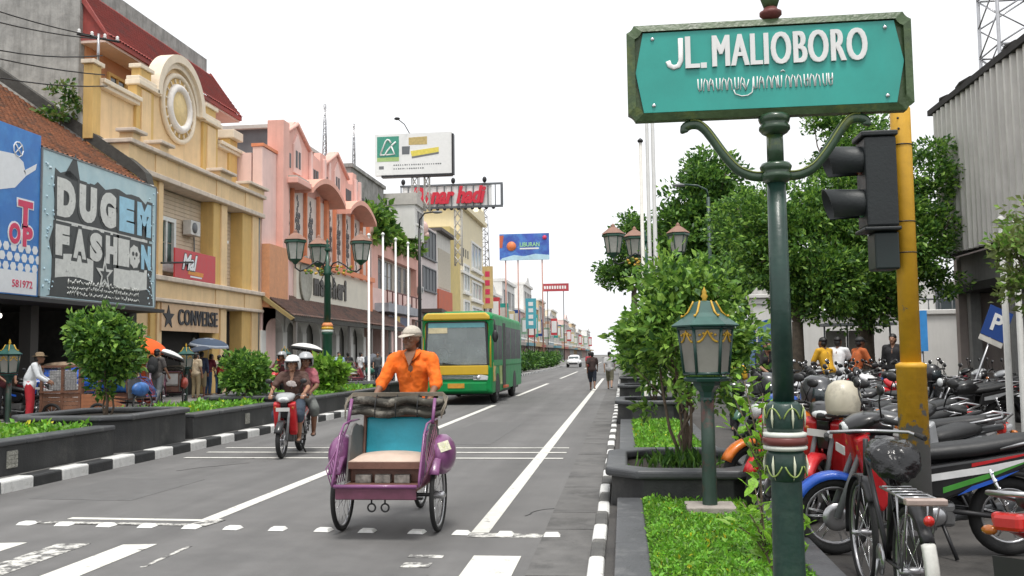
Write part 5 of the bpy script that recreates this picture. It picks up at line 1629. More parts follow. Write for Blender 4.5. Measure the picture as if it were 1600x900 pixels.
# fins and lattice panels
F.box('window_band', PALEP, 44.71, 60.85, 6.6, 10.4, -0.1, 0.06)
for yy, w in ((45.9, 0.2), (47.9, 0.2), (50.05, 0.26), (51.5, 0.6), (53.0, 0.3), (54.9, 0.2), (56.7, 0.2), (58.7, 0.26), (60.3, 0.5)):
 F.box('fin', ORNG, yy - w * .35, yy + w * .35, 6.55, 10.6, 0.061, 0.26, bevel=0.02)
for yy in (45.3, 46.9, 48.95, 52.3, 54.0, 55.8, 57.7):
 a = MB()
 for k in range(11):
  z = 7.0 + k * 0.3
  for q in ((-0.22, 0.0, 0.22) if 2 < k < 8 else (0.0,)):
   c = (0.062, yy - 42.0 + q + (0.11 if k % 2 else -0.02), z)
   a.add([(c[0], c[1] - 0.09, c[2]), (c[0], c[1], c[2] - 0.17), (c[0], c[1] + 0.09, c[2]), (c[0], c[1], c[2] + 0.17), (c[0] + 0.03, c[1] - 0.09, c[2]), (c[0] + 0.03, c[1], c[2] - 0.17), (c[0] + 0.03, c[1] + 0.09, c[2]), (c[0] + 0.03, c[1], c[2] + 0.17)],
     [(4, 5, 6, 7), (0, 1, 5, 4), (1, 2, 6, 5), (2, 3, 7, 6), (3, 0, 4, 7)])
 a.build('lattice_window', WINDK, F.t)
# sign band
F.box('lower_wall', PINKL, 44.41, 60.9, 4.0, 6.6, -0.44, 0.05)
F.box('sign_border', ORNG, 46.0, 60.8, 6.55, 6.85, 0.43, 0.5)
F.box('corner_pier', ORNG, 60.1, 60.9, 4.0, 6.6, 0.06, 0.3)
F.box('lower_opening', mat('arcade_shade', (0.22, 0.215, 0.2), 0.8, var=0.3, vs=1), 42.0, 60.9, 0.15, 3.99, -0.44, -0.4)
for k, yy in enumerate((42.2, 45.0, 47.9, 50.8, 53.7, 56.6, 59.5)):
 F.box('arcade_column', WWALL, yy - 0.3, yy + 0.3, 0.15, 2.9, -0.3, 0.15, bevel=0.02)
 if k < 6:
  a0, a1 = yy + 0.35, yy + 2.9 - 0.35
  pts = [(a0 - 0.35, 4.0), (a0 - 0.35, 2.901), (a0, 2.901)] + [((a0 + a1) / 2 + (a1 - a0) / 2 * -math.cos(math.pi * q / 10), 2.901 + 0.62 * math.sin(math.pi * q / 10)) for q in range(1, 10)] + [(a1, 2.901), (a1 + 0.349, 2.901), (a1 + 0.349, 4.0)]
  F.poly('arcade_arch', WWALL, pts[::-1], -0.3, 0.1)
  F.box('shop_pane', mat('pane_grey_%d' % (k % 3), ((0.4, 0.4, 0.38), (0.14, 0.13, 0.13), (0.5, 0.5, 0.48))[k % 3], 0.4), a0 + 0.2, a1 - 0.2, 0.15, 2.4, -0.39, -0.34)
t = thing('store_sign', 'cream sign band with dark brown lettering above the dark tiled awning', 'sign', (-16.94, 53.2, 4.9))
MB().bx(0, 0.16, -6.8, 6.7, -0.35, 1.65).build('board', mat('sign_cream', (0.7, 0.66, 0.56), 0.7, var=0.08, vs=1), t)
for i, ch in enumerate('matahari'):
 letters('letter', ch, 0.95 if ch in 'm' else (0.35 if ch in 'it' else 0.72), 1.25 if ch in 'thi' else 0.95, mat('letter_brown', (0.035, 0.028, 0.02), 0.5), t,
   (0.162, [-3.7, -2.75, -2.05, -1.35, -0.45, 0.45, 1.1, 1.65][i], 0.72 if ch in 'thi' else 0.57), ROT_LEFT, bold=0.05, extrude=0.03)
MB().lathe([(0.001, 0.0), (0.9, 0.0), (0.95, 0.05), (0.9, 0.1), (0.8, 0.06), (0.001, 0.06)], n=28, sx=1.35).build('oval_emblem', mat('emblem_grey', (0.28, 0.27, 0.22), 0.5, var=0.3, vs=4), t, (0.17, -5.5, 0.85), (0, R(90), 0))
t = thing('tiled_awning', 'long dark tiled awning over the arcade of the pink store', 'awning', (-17.0, 42.0, 0))
mb = MB()
tile_field(mb, (1.7, 0.0, 3.55), (0, 23.0, 0), (-1.75, 0, 1.25), 80, 8, 0.05, 0.04)
mb.build('roof_tiles', TILED, t)['kind'] = 'stuff'
MB().bx(1.55, 1.72, 0.0, 23.0, 3.32, 3.52).build('fascia', MOSSY, t)
MB().prism([(1.75, 3.45), (1.6, 3.35), (-0.02, 4.5), (-0.02, 4.75)], 'y', -0.16, -0.02).build('verge_board', mat('verge_wood', (0.3, 0.23, 0.1), 0.8), t)
for yy in (0.4, 4.6, 9.2, 13.8, 18.4, 22.5):
 MB().bx(1.5, 1.66, yy, yy + 0.16, 0.15, 3.32).build('awning_post', mat('post_grey', (0.2, 0.19, 0.18), 0.8), t)

# --- pink house with crenellated roof edge
F = Facade('pink_house', 'pink two-storey house with stepped roof edge and a balcony behind white flagpoles', -17.0, 61.0)
F.box('rear_mass', PINK, 61.0, 77.0, 0.15, 9.3, -12.0, -0.8)
F.box('wall_top', PINK, 61.0, 77.0, 8.75, 9.6, -0.8, 0.0)
F.box('wall_mid', PINKL, 61.0, 77.0, 4.6, 6.35, -0.8, 0.0)
F.box('wall_pier', PINK, 61.0, 63.4, 6.351, 8.749, -0.8, 0.0)
F.box('wall_pier', PINK, 75.6, 77.0, 6.351, 8.749, -0.8, 0.0)
for k in range(6):
 yy = 61.6 + k * 2.75
 F.box('roof_post', PINK, yy - 0.5, yy + 0.5, 9.6, 10.3 + (0.5 if k == 0 else 0), -0.5, 0.05)
 F.box('post_top', PINKL, yy - 0.3, yy + 0.3, 10.301 + (0.5 if k == 0 else 0), 10.7 + (0.5 if k == 0 else 0), -0.4, 0.02)
for k in range(4):
 F.window(63.6 + k * 3.0, 66.1 + k * 3.0, 6.5, 8.6, mat('frame_cream', (0.6, 0.55, 0.48), 0.7), (WINDK, WINGL, SHUT, WINDK)[k], -0.5, 0.1, (2, 2), 0.12)
F.box('wall_back', PALEP, 63.4, 75.6, 6.36, 8.74, -0.79, -0.6)
F.box('balcony', mat('balcony_grey', (0.3, 0.31, 0.34), 0.7, var=0.3, vs=1), 62.5, 73.0, 4.7, 5.3, 0.001, 1.0)
for k in range(8):
 F.box('baluster', RUST, 62.3 + k * 1.5, 62.38 + k * 1.5, 5.301, 6.1, 0.9, 0.98)
F.box('balcony_rail', RUST, 62.2, 73.2, 6.1, 6.18, 0.88, 1.0)
F.box('shop_sign_strip', mat('strip_navy', (0.03, 0.05, 0.12), 0.5), 64.0, 70.0, 3.7, 4.5, 0.4, 0.6)
F.box('shop_sign_strip', mat('strip_gold', (0.6, 0.4, 0.06), 0.5), 65.5, 67.0, 4.0, 4.5, 0.61, 0.7)
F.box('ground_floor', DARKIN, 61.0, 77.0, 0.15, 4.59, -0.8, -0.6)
for k in range(6):
 F.box('column', PINKL, 61.2 + k * 3.0, 61.8 + k * 3.0, 0.15, 4.59, -0.59, 0.0)
for lab, y, s, sd in (('big leafy plant hanging over the stepped roof edge of the pink house', 63.5, 1.5, 51), ('smaller trailing plant at the far end of the pink house roof', 73.0, 1.35, 52)):
 bush('roof_plant', lab, (-17.3, y, 9.7), (1.2, 2.0 * s, 1.0 * s), 1.0, 40, 45, 0.55, 0.5, sd, [G_MID, G_LIGHT, G_DARK], [0.4, 0.3, 0.3], 4, 'plant', 'plants on the pink house roof', stem_r=0.05)
bush('roof_plant', 'drooping roof plant between the two larger ones on the pink house', (-16.9, 69.0, 9.6), (0.8, 1.6, 0.7), 0.5, 24, 40, 0.45, 0.42, 53, [G_MID, G_LIGHT, G_OLIVE], [0.4, 0.3, 0.3], 3, 'plant', 'plants on the pink house roof', stem_r=0.04)

for y_, z_ in ((66.3, 5.0), (71.5, 5.1), (75.8, 6.8)):
 ac_unit(F, y_, z_)
MB().tube([(0.06, 0.2, 0.2), (0.06, 0.2, 9.0)], 0.07, 6).build('drain_pipe', GREYP, F.t)
# --- blocks behind the two pink houses
F = Facade('grey_block', 'bare weathered concrete block standing above the pink house roof', -18.3, 61.2)
F.box('wall', GREYC, 61.2, 70.0, 9.0, 14.6, -8.0, 0.0)
F.box('roof_slab', GREYC, 61.1, 70.2, 14.6, 14.85, -8.1, 0.15)
F = Facade('white_block', 'plain white upper storey with sloping roof left of the red script sign', -15.9, 70.3)
F.box('wall', WWALL, 70.3, 73.6, 10.75, 13.4, -8.0, 0.0)
F.poly('roof', mat('roof_pale', (0.5, 0.48, 0.44), 0.8), [(70.2, 13.401), (73.8, 13.401), (73.8, 13.6), (70.2, 14.3)], -8.1, 0.2)
F.window(70.9, 72.9, 12.0, 13.0, WWALL, WINDK, 0.0, 0.06, (2, 1), 0.1)
F = Facade('corrugated_shed', 'grey ribbed metal roof shed peeking over the gables of the pink store', -19.5, 50.0)
F.box('wall', SHUT, 50.0, 57.0, 11.4, 14.6, -5.0, 0.0)
a = MB()
for k in range(28):
 a.bx(0.001, 0.06, 0.1 + k * 0.25, 0.2 + k * 0.25, 11.5, 14.55)
a.build('ribs', GREYP, F.t)
F.poly('roof', MATS['roof_pale'], [(49.7, 14.601), (57.3, 14.601), (57.3, 14.8), (49.7, 14.8)], -5.2, 0.3)
def mast(name, label, loc, h, w, group=None, rungs=8):
 t = thing(name, label, 'mast', loc, 0, group)
 a = MB()
 for sx, sy in ((-1, -1), (1, -1), (0, 1)):
  a.tube([(sx * w, sy * w * .6, 0), (sx * w * .6, sy * w * .4, h)], 0.035 if w < .5 else .07, 5)
 a.build('leg', STEEL, t)
 b = MB()
 for k in range(rungs):
  z0, z1 = h * k / rungs, h * (k + 1) / rungs
  f0, f1 = 1 - .4 * k / rungs, 1 - .4 * (k + 1) / rungs
  b.tube([(-w * f0, -w * .6 * f0, z0), (w * f1, -w * .6 * f1, z1)], 0.022 if w < .5 else .05, 4)
  b.tube([(w * f0, -w * .6 * f0, z0), (-w * f1, -w * .6 * f1, z1)], 0.022 if w < .5 else .05, 4)
  b.tube([(-w * f1, -w * .6 * f1, z1), (w * f1, -w * .6 * f1, z1)], 0.022 if w < .5 else .05, 4)
  b.tube([(w * f1, -w * .6 * f1, z1), (0, w * .6 * f1, z1)], 0.022 if w < .5 else .05, 4)
 b.build('bracing', STEEL, t)
 return t
mast('antenna_mast', 'thin lattice antenna mast above the first gable of the pink store', (-19.4, 59.0, 14.8), 3.6, 0.14)
mast('antenna_mast', 'thin lattice antenna mast just right of the pink store gables', (-18.6, 63.0, 14.85), 3.2, 0.1)

# --- grey and white panelled building
F = Facade('panelled_building', 'white panelled building with grey shutter windows and an orange red lower panel', -17.0, 77.2)
F.box('wall', mat('wall_palepink', (0.7, 0.62, 0.6), 0.8, streak=0.2), 77.2, 84.3, 4.0, 13.0, -9.0, 0.0)
F.box('wall', OFFW, 84.31, 91.4, 6.1, 13.2, -9.0, -0.05)
F.box('roof_edge', mat('edge_dark', (0.1, 0.09, 0.085), 0.8), 84.2, 91.6, 13.21, 13.5, -9.1, 0.5)
for z0, z1 in ((10.3, 12.7), (7.4, 9.3)):
 F.window(78.0, 83.5, z0, z1, SHUT, SHUT, 0.0, 0.1, (4, 1), 0.1)
a = MB()
for k in range(22):
 a.bx(-0.049, 0.03, 8.0 + k * 0.27, 8.15 + k * 0.27, 8.0, 11.7)
a.build('ribbed_panel', mat('panel_cream', (0.6, 0.55, 0.46), 0.7, var=0.1), F.t)
F.box('red_panel', REDP, 84.4, 91.3, 5.3, 7.8, -0.04, 0.15)
F.poly('awning', mat('awning_dark', (0.09, 0.07, 0.065), 0.8), [(77.3, 5.3), (91.0, 4.6), (91.0, 4.85), (77.3, 5.6)], 0.0, 1.8)
F.box('blue_sign', BLU, 78.2, 80.0, 3.6, 5.2, 1.0, 1.15)
F.box('ground_floor', DARKIN, 77.2, 91.4, 0.15, 3.99, -9.0, -0.6)
for k in range(5):
 F.box('column', OFFW, 77.4 + k * 3.3, 78.0 + k * 3.3, 0.15, 3.99, -0.59, 0.0)
t = thing('roof_ornament', 'pale cast ornament on a dark bracket above the grey shutters', 'ornament', (-16.9, 77.8, 11.3))
t.scale = (0.62, 0.62, 0.6)
MB().bx(-0.8, 0.6, -0.8, 0.6, 0, 0.9).build('bracket', mat('bracket_grey', (0.2, 0.19, 0.18), 0.8), t)
MB().ell((0, 0, 2.0), (0.8, 0.5, 1.2), 10, 8).ell((0.4, 0.1, 1.1), (0.5, 0.4, 0.6), 10, 6).ell((-0.3, 0, 3.0), (0.4, 0.4, 0.5), 10, 6).build('figure', mat('ornament_pale', (0.6, 0.42, 0.38), 0.7, var=0.4, vs=2), t)

# --- cream building with scroll gable
F = Facade('cream_building', 'tall cream building with scrolled cornice and white framed windows', -17.0, 91.5)
F.box('wall', CREAMD, 91.5, 97.0, 3.5, 14.6, -9.0, -0.1)
F.box('wall', CREAM, 97.01, 113.0, 3.5, 17.4, -9.0, 0.0)
F.box('cornice', CREAM, 96.6, 113.4, 17.41, 17.9, -9.2, 0.5)
F.poly('scroll_gable', CREAM, [(104.0, 17.91), (113.0, 17.91), (113.0, 18.6), (112.0, 19.6), (111.0, 19.0), (109.5, 19.4), (107.5, 18.5)], -0.6, 0.3)
for y0, y1, z0, z1, mm in ((98.6, 102.0, 8.7, 11.3, 2), (98.6, 102.0, 5.2, 7.4, 2), (104.0, 111.0, 11.7, 14.4, 3), (104.0, 111.0, 8.2, 9.9, 3), (104.0, 111.0, 4.8, 7.0, 3)):
 F.window(y0, y1, z0, z1, WWALL, mat('glass_pale', (0.4, 0.45, 0.45), 0.2, var=0.25, vs=0.5), 0.0, 0.15, (mm, 1), 0.25)
for y in (98.9, 100.3, 101.7):
 F.box('vent', WINDK, y - 0.2, y + 0.2, 12.3, 13.2, 0.0, 0.05)
F.box('string_course', WWALL, 97.0, 113.2, 10.4, 10.7, 0.001, 0.25)
F.box('ground_floor', DARKIN, 91.5, 113.0, 0.15, 3.49, -9.0, -0.6)
for k in range(6):
 F.box('column', CREAM, 91.7 + k * 4.2, 92.5 + k * 4.2, 0.15, 3.49, -0.59, 0.0)

# --- the rest of the street, farther and smaller
rs = random.Random(21)
cols = [('far_white', (0.72, 0.71, 0.68)), ('far_cream', (0.7, 0.62, 0.46)), ('far_pink', (0.66, 0.48, 0.44)), ('far_tan', (0.55, 0.42, 0.27)), ('far_grey', (0.45, 0.45, 0.45)), ('far_green', (0.4, 0.5, 0.42))]
desc = ['white', 'cream', 'pale pink', 'tan', 'light grey', 'pale green']
y = 113.6
k = 0
spec = [(16, 9.5, 0), (15, 12.0, 0), (12, 8.5, 2), (14, 13.5, 0), (16, 10.5, 1), (15, 12.5, 3), (18, 9.5, 4), (18, 12.0, 1), (20, 9.0, 5), (22, 11.0, 2), (24, 9.5, 0), (26, 11.5, 3), (28, 9.0, 4), (30, 11.0, 1), (34, 9.0, 2), (40, 12.0, 0)]
signcols = [((0.55, 0.06, 0.05), 'red'), ((0.05, 0.35, 0.45), 'teal'), ((0.65, 0.45, 0.05), 'yellow'), ((0.1, 0.15, 0.45), 'blue'), ((0.1, 0.35, 0.12), 'green'), ((0.6, 0.25, 0.05), 'orange')]
ords = ['first', 'second', 'third', 'fourth', 'fifth', 'sixth', 'seventh', 'eighth', 'ninth', 'tenth', 'eleventh', 'twelfth', 'thirteenth', 'fourteenth', 'fifteenth', 'sixteenth']
for k, (L, H, ci) in enumerate(spec):
 m = mat(cols[ci][0], cols[ci][1], 0.85, var=0.1, vs=0.8, streak=0.25, streak_col=(0.3, 0.28, 0.25))
 F = Facade('shop_house', '%s shop house far along the left side, %s beyond the cream scroll-gabled building' % (desc[ci], ords[k]), -17.0 + rs.uniform(-0.4, 0.8), y, group='far shop houses on the left')
 F.box('wall', m, y, y + L - 0.1, 3.4, H, -10, 0.0)
 F.box('cornice', WWALL, y - 0.05, y + L - 0.05, H + 0.001, H + 0.4, -10, 0.35)
 if k % 3 == 0:
  F.poly('gable', m, [(y + L * .2, H + 0.41), (y + L * .8, H + 0.41), (y + L * .5, H + 2.0)], -0.5, 0.1)
 nfl = 2 if H > 9 else 1
 for fl in range(nfl):
  z0 = 4.4 + fl * (H - 4.2) / nfl
  nw = max(2, int(L / 4))
  for q in range(nw):
   ya = y + 0.8 + q * (L - 1) / nw
   F.window(ya, ya + (L - 1) / nw - 1.0, z0, z0 + (H - 4.2) / nfl - 1.3, WWALL, (WINGL, SHUT, WINDK)[(q + k) % 3], 0.0, 0.12, (2, 1), 0.15)
 F.box('ground_floor', DARKIN, y, y + L - 0.1, 0.15, 3.39, -10, -1.2)
 F.poly('awning', mat('far_awning_%d' % (k % 4), ((0.35, 0.08, 0.06), (0.3, 0.28, 0.25), (0.1, 0.25, 0.3), (0.4, 0.3, 0.15))[k % 4], 0.8), [(y, 3.0), (y + L - 0.2, 3.0), (y + L - 0.2, 3.5), (y, 3.5)], 0.0, 1.8)
 for q in range(int(L / 4) + 1):
  F.box('column', m, y + 0.2 + q * 4.0, y + 0.8 + q * 4.0, 0.15, 2.99, -0.2, 0.4)
 # projecting vertical signs
 for q in range(2 if k < 9 else 1):
  c, nm = signcols[(k * 2 + q) % 6]
  yy = y + L * (0.3 + 0.45 * q)
  zz = rs.uniform(4.5, 6.0)
  hh = rs.uniform(2.2, 4.2)
  ww = rs.uniform(0.9, 1.6)
  t = thing('projecting_sign', '%s sign board on the %s far %s shop house%s' % (nm, ords[k], desc[ci], ', nearer of two' if (q == 0 and k < 9) else (', farther of two' if k < 9 else '')), 'sign', (F.x0 + 0.3, yy, zz), 0, 'far projecting signs')
  MB().bx(0, ww, -0.12, 0.12, 0, hh).build('board', mat('sign_' + nm, tuple(0.55 * v + 0.2 for v in c), 0.6, var=0.2, vs=1), t)
  MB().bx(0.15, ww - 0.15, -0.14, -0.121, hh * .15, hh * .85).build('panel', (WHITE, OFFW)[q], t)
  MB().tube([(-0.4, 0, hh * .5), (0.05, 0, hh * .5)], 0.05, 5).build('bracket', DKMET, t)
 y += L

# --- billboards
def lattice_post(t, x, y0, z0, z1, w=0.35):
 a = MB()
 for sx, sy in ((-1, -1), (1, -1), (1, 1), (-1, 1)):
  a.tube([(x + sx * w, y0 + sy * w, z0), (x + sx * w, y0 + sy * w, z1)], 0.045, 5)
 n = max(2, int((z1 - z0) / 0.8))
 for k in range(n):
  za, zb = z0 + (z1 - z0) * k / n, z0 + (z1 - z0) * (k + 1) / n
  a.tube([(x - w, y0 - w, za), (x + w, y0 - w, zb)], 0.04, 4).tube([(x + w, y0 - w, za), (x - w, y0 - w, zb)], 0.04, 4)
 a.build('lattice_leg', OFFW, t)
t = thing('billboard', 'white rooftop billboard with green square logo and yellow box picture', 'billboard', (-16.4, 72.0, 13.5))
MB().bx(-3.15, 3.15, 0, 0.45, 2.6, 5.95).build('board', WHITE, t)
MB().bx(3.151, 3.3, -0.05, 0.5, 2.5, 5.8).bx(-2.6, 3.15, -0.05, 0.5, 2.42, 2.599).build('edge_trim', DKMET, t)
GB = mat('logo_green', (0.05, 0.28, 0.2), 0.5, var=0.1)
GB2 = mat('logo_lime', (0.35, 0.5, 0.18), 0.5)
pr = MB().bx(-2.95, -1.15, -0.012, -0.002, 4.05, 5.75).build('logo_square', GB, t)
MB().bx(-2.95, -1.15, -0.016, -0.003, 3.72, 4.049).build('logo_strip', GB2, t)
s = [[(-2.7, 4.25), (-2.25, 5.35), (-2.1, 5.5), (-1.95, 5.45), (-1.8, 5.2)], [(-2.7, 4.25), (-2.3, 4.25), (-2.1, 4.6), (-1.75, 5.0), (-1.4, 5.3)], [(-1.8, 5.0), (-1.5, 4.3), (-2.2, 4.25)]]
me = stroke_mesh('logo_mark', s, 0.07, WHITE, 0.0, 6)
obj('logo_mark', me, pr, (0, -0.02, 0), ROT_CAM)
YB = mat('print_yellow', (0.72, 0.6, 0.1), 0.5, var=0.15)
YBD = mat('print_tan', (0.5, 0.38, 0.15), 0.5, var=0.2)
pd = MB().prism([(-0.35, 5.0), (1.15, 5.0), (1.15, 5.65), (-0.35, 5.6)], 'y', -0.012, -0.002).build('picture', YBD, t)
MB().prism([(-0.1, 4.05), (2.1, 4.35), (2.1, 4.75), (-0.2, 4.5)], 'y', -0.016, -0.004).build('picture', YB, t)
MB().prism([(-0.1, 3.9), (2.1, 4.2), (2.1, 4.349), (-0.1, 4.049)], 'y', -0.014, -0.003).build('picture', GREYP, t)
MB().prism([(-0.9, 4.25), (-0.3, 4.25), (-0.25, 4.9), (-0.9, 4.9)], 'y', -0.014, -0.003).build('picture', SHUT, t)
ln = MB()
for r_, z in ((0, 3.35), (1, 3.05)):
 for q in range(22 if r_ == 0 else 14):
  ln.bx(-1.6 + q * 0.18, -1.6 + q * 0.18 + rs.uniform(0.06, 0.13), -0.01, -0.002, z, z + 0.1)
ln.bx(-2.8, -2.4, -0.01, -0.002, 3.1, 3.35)
ln.build('small_print', GREYP, t)
lattice_post(t, 0.0, 0.8, -0.3, 2.6, 0.25)
lattice_post(t, 0.95, 0.8, -0.3, 2.6, 0.2)
a = MB().tube([(-0.3, 0.2, 5.95), (-0.6, -0.4, 6.6), (-1.0, -0.9, 6.9)], 0.04, 5)
a.ell((-1.05, -1.0, 6.92), (0.25, 0.2, 0.12), 8, 5)
a.build('floodlight', DKMET, t)

t = thing('script_sign', 'long white rooftop sign with red script lettering in an open metal frame', 'billboard', (-14.8, 80.0, 13.0))
MB().bx(-4.4, 3.6, 0.0, 0.12, 1.75, 3.55).build('panel', WHITE, t)
fr = MB()
fr.bx(-4.6, 4.6, -0.1, 0.1, 3.56, 3.72).bx(-4.6, 4.6, -0.1, 0.1, 1.55, 1.74)
for q in range(15):
 fr.bx(-4.55 + q * 0.65, -4.47 + q * 0.65, -0.12, -0.001, 1.745, 3.555)
fr.bx(4.4, 4.6, -0.1, 0.1, 1.745, 3.555)
fr.build('frame', SHUT, t)
letters('lettering', 'Danar hadi', 6.6, 1.55, mat('script_red', (0.6, 0.025, 0.05), 0.5), t, (-0.2, -0.14, 2.7), ROT_CAM, bold=0.03, extrude=0.06, shear=0.3, fat=0.03)
a = MB()
for q in range(11):
 a.ell((-2.4 + q * 0.62, -0.35, 1.45), (0.16, 0.2, 0.13), 7, 5)
for q in (-4.3, 0.2, 3.0):
 a.ell((q, -0.1, 4.0), (0.2, 0.2, 0.28), 8, 6)
a.build('floodlight', DKMET, t)
lattice_post(t, -3.5, 0.6, -3.5, 1.55, 0.3)
lattice_post(t, 0.5, 0.6, -3.5, 1.55, 0.3)
mast('antenna_mast', 'white lattice radio mast rising behind the red script sign', (-17.5, 118.0, 9.6), 13.0, 0.7, rungs=12)

t = thing('billboard', 'blue billboard with an orange disc and green lettering on thin poles over the street', 'billboard', (-13.1, 125.0, 0.15))
MB().bx(-3.4, 3.4, 0, 0.3, 14.3, 17.9).build('board', mat('bill_blue', (0.05, 0.1, 0.42), 0.5, var=0.25, vs=0.5, col2=(0.08, 0.25, 0.6), c2s=0.4, c2lo=0.45, c2hi=0.6), t)
MB().prism([(-3.4, 14.3), (3.4, 14.3), (3.4, 14.9), (1.5, 15.1), (0, 14.8), (-1.4, 15.0), (-3.0, 14.6)], 'y', -0.02, -0.003).build('picture', mat('bill_wave', (0.45, 0.65, 0.75), 0.5, var=0.2, vs=0.8), t)
MB().lathe([(0.65, 0), (0.65, 0.03), (0.001, 0.03)], n=20).build('disc', mat('bill_orange', (0.7, 0.2, 0.07), 0.5), t, (-1.75, -0.03, 16.2), ROT_CAM)
letters('lettering', 'LIBURAN', 2.7, 0.6, mat('bill_green', (0.3, 0.6, 0.35), 0.5), t, (0.75, -0.03, 16.4), ROT_CAM, bold=0.03)
MB().bx(-0.6, 2.0, -0.02, -0.003, 15.75, 15.95).build('small_print', WHITE, t)
MB().prism([(-3.4, 16.0), (-3.0, 16.0), (-2.8, 17.7), (-3.4, 17.7)], 'y', -0.02, -0.003).build('picture', REDP, t)
MB().lathe([(0.3, 0), (0.3, 0.03), (0.001, 0.03)], n=12).build('disc', PK, t, (2.8, -0.03, 17.3), ROT_CAM)
for x in (-2.6, -0.9, 2.4):
 MB().tube([(x, 0.2, 0), (x, 0.2, 14.3)], 0.1, 6).build('pole', mat('pole_rusty', (0.45, 0.25, 0.2), 0.7), t)
for lab, y_, x_, z_, w, h, c, nm in (('dark red horizontal sign board high above the far shops', 190, -13.6, 14.5, 5.5, 1.6, (0.4, 0.05, 0.06), 'maroon'),
         ('yellow and cream vertical sign with red characters right of the cream building', 112.6, -16.4, 7.3, 1.3, 5.2, (0.6, 0.45, 0.2), 'mustard'),
         ('white and teal vertical sign tower beyond the blue billboard', 140, -13.8, 5.5, 1.6, 4.6, (0.08, 0.38, 0.45), 'tealdark')):
 t = thing('street_board', lab, 'sign', (x_, y_, z_))
 MB().bx(-w / 2, w / 2, 0, 0.3, 0, h).build('board', mat('board_' + nm, c, 0.6, var=0.2, vs=1), t)
 a = MB()
 if h > w:
  for q in range(4):
   a.bx(-w * .22, w * .22, -0.02, -0.003, h * (0.12 + .21 * q), h * (0.25 + .21 * q))
 else:
  for q in range(9):
   a.bx(-w * .42 + q * w * .095, -w * .42 + q * w * .095 + w * .06, -0.02, -0.003, h * .3, h * .7)
 a.build('characters', PK if nm == 'mustard' else WHITE, t)
 MB().tube([(-w * .3, 0.15, -z_ + 0.15), (-w * .3, 0.15, 0)], 0.09, 6).tube([(w * .3, 0.15, -z_ + 0.15), (w * .3, 0.15, 0)], 0.09, 6).build('pole', DKMET, t)

# ------------------------------------------------------------------ right side
F = Facade('corrugated_building', 'building clad in grey corrugated metal sheets above a dark open ground floor', 10.0, 8.0)
CORR = mat('corrugated_metal', (0.62, 0.6, 0.56), 0.55, var=0.12, vs=1.0, streak=0.45, streak_col=(0.2, 0.17, 0.14))
n = 58
L = 22.2
vs, fs = [], []
for i in range(n * 4 + 1):
 yy = L * i / (n * 4)
 ph = (i % 4)
 xx = (0.0, -0.2, -0.2, 0.0)[ph]
 sag = 0.03 * math.sin(yy * 1.7)
 for z in (4.45, 9.0 + 0.05 * math.sin(yy * .8)):
  vs.append((xx + sag, yy, z))
for i in range(n * 4):
 fs.append((2 * i, 2 * i + 1, 2 * i + 3, 2 * i + 2))
MB().add(vs, fs).build('corrugated_cladding', CORR, F.t)
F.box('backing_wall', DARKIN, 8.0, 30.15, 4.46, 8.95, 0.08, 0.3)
F.poly('roof_edge', mat('roof_black', (0.025, 0.022, 0.02), 0.8, var=0.4), [(8.0, 8.98), (30.4, 8.98), (30.4, 9.15), (8.0, 9.2)], -0.25, 3.0)
for k in range(9):
 MB().ell((0.0, 1.5 + k * 2.5 + rs.uniform(-.5, .5), 9.2), (0.3, rs.uniform(0.4, 0.9), 0.1), 8, 5).build('roof_weight', MATS['roof_black'], F.t)
F.box('concrete_beam', mat('beam_concrete', (0.2, 0.195, 0.185), 0.9, var=0.3, vs=1, bump=0.3, streak=0.6), 8.0, 30.1, 3.55, 4.44, 0.4, 1.2)
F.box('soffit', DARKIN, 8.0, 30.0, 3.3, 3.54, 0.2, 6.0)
F.box('rear_wall', mat('rear_wall', (0.35, 0.29, 0.27), 0.9, var=0.25, vs=0.8, streak=0.5), 8.0, 30.0, 0.12, 3.29, 5.0, 5.3)
for y_ in (10.5, 14.5, 18.5, 22.5, 26.5, 29.6):
 F.box('column', mat('column_grey', (0.3, 0.3, 0.29), 0.85, var=0.15, streak=0.4), y_, y_ + 0.3, 0.12, 3.54, 0.5, 0.8, bevel=0.02)
F.box('end_wall', mat('end_wall', (0.42, 0.36, 0.33), 0.9, var=0.2, vs=0.7, streak=0.4), 30.01, 30.3, 0.12, 8.9, 0.3, 14.0)

t = thing('lattice_tower', 'grey steel lattice tower behind the corrugated metal building', 'tower', (15.6, 38.0, 0.12))
a = MB()
for sx, sy in ((-1, -1), (1, -1), (1, 1), (-1, 1)):
 a.tube([(sx * 1.0, sy * 1.0, 0), (sx * 0.9, sy * 0.9, 24)], 0.07, 6)
a.build('leg', STEEL, t)
b = MB()
for k in range(20):
 z0, z1 = 1.2 * k, 1.2 * (k + 1)
 for (ax, ay, bx_, by) in ((-1, -1, 1, -1), (1, -1, 1, 1), (1, 1, -1, 1), (-1, 1, -1, -1)):
  b.tube([(ax * .97, ay * .97, z0), (bx_ * .97, by * .97, z1)], 0.035, 4)
  if k % 2 == 0:
   b.tube([(ax * .97, ay * .97, z1), (bx_ * .97, by * .97, z1)], 0.045, 4)
   b.tube([(bx_ * .97, by * .97, z0), (ax * .97, ay * .97, z1)], 0.035, 4)
b.build('bracing', STEEL, t)

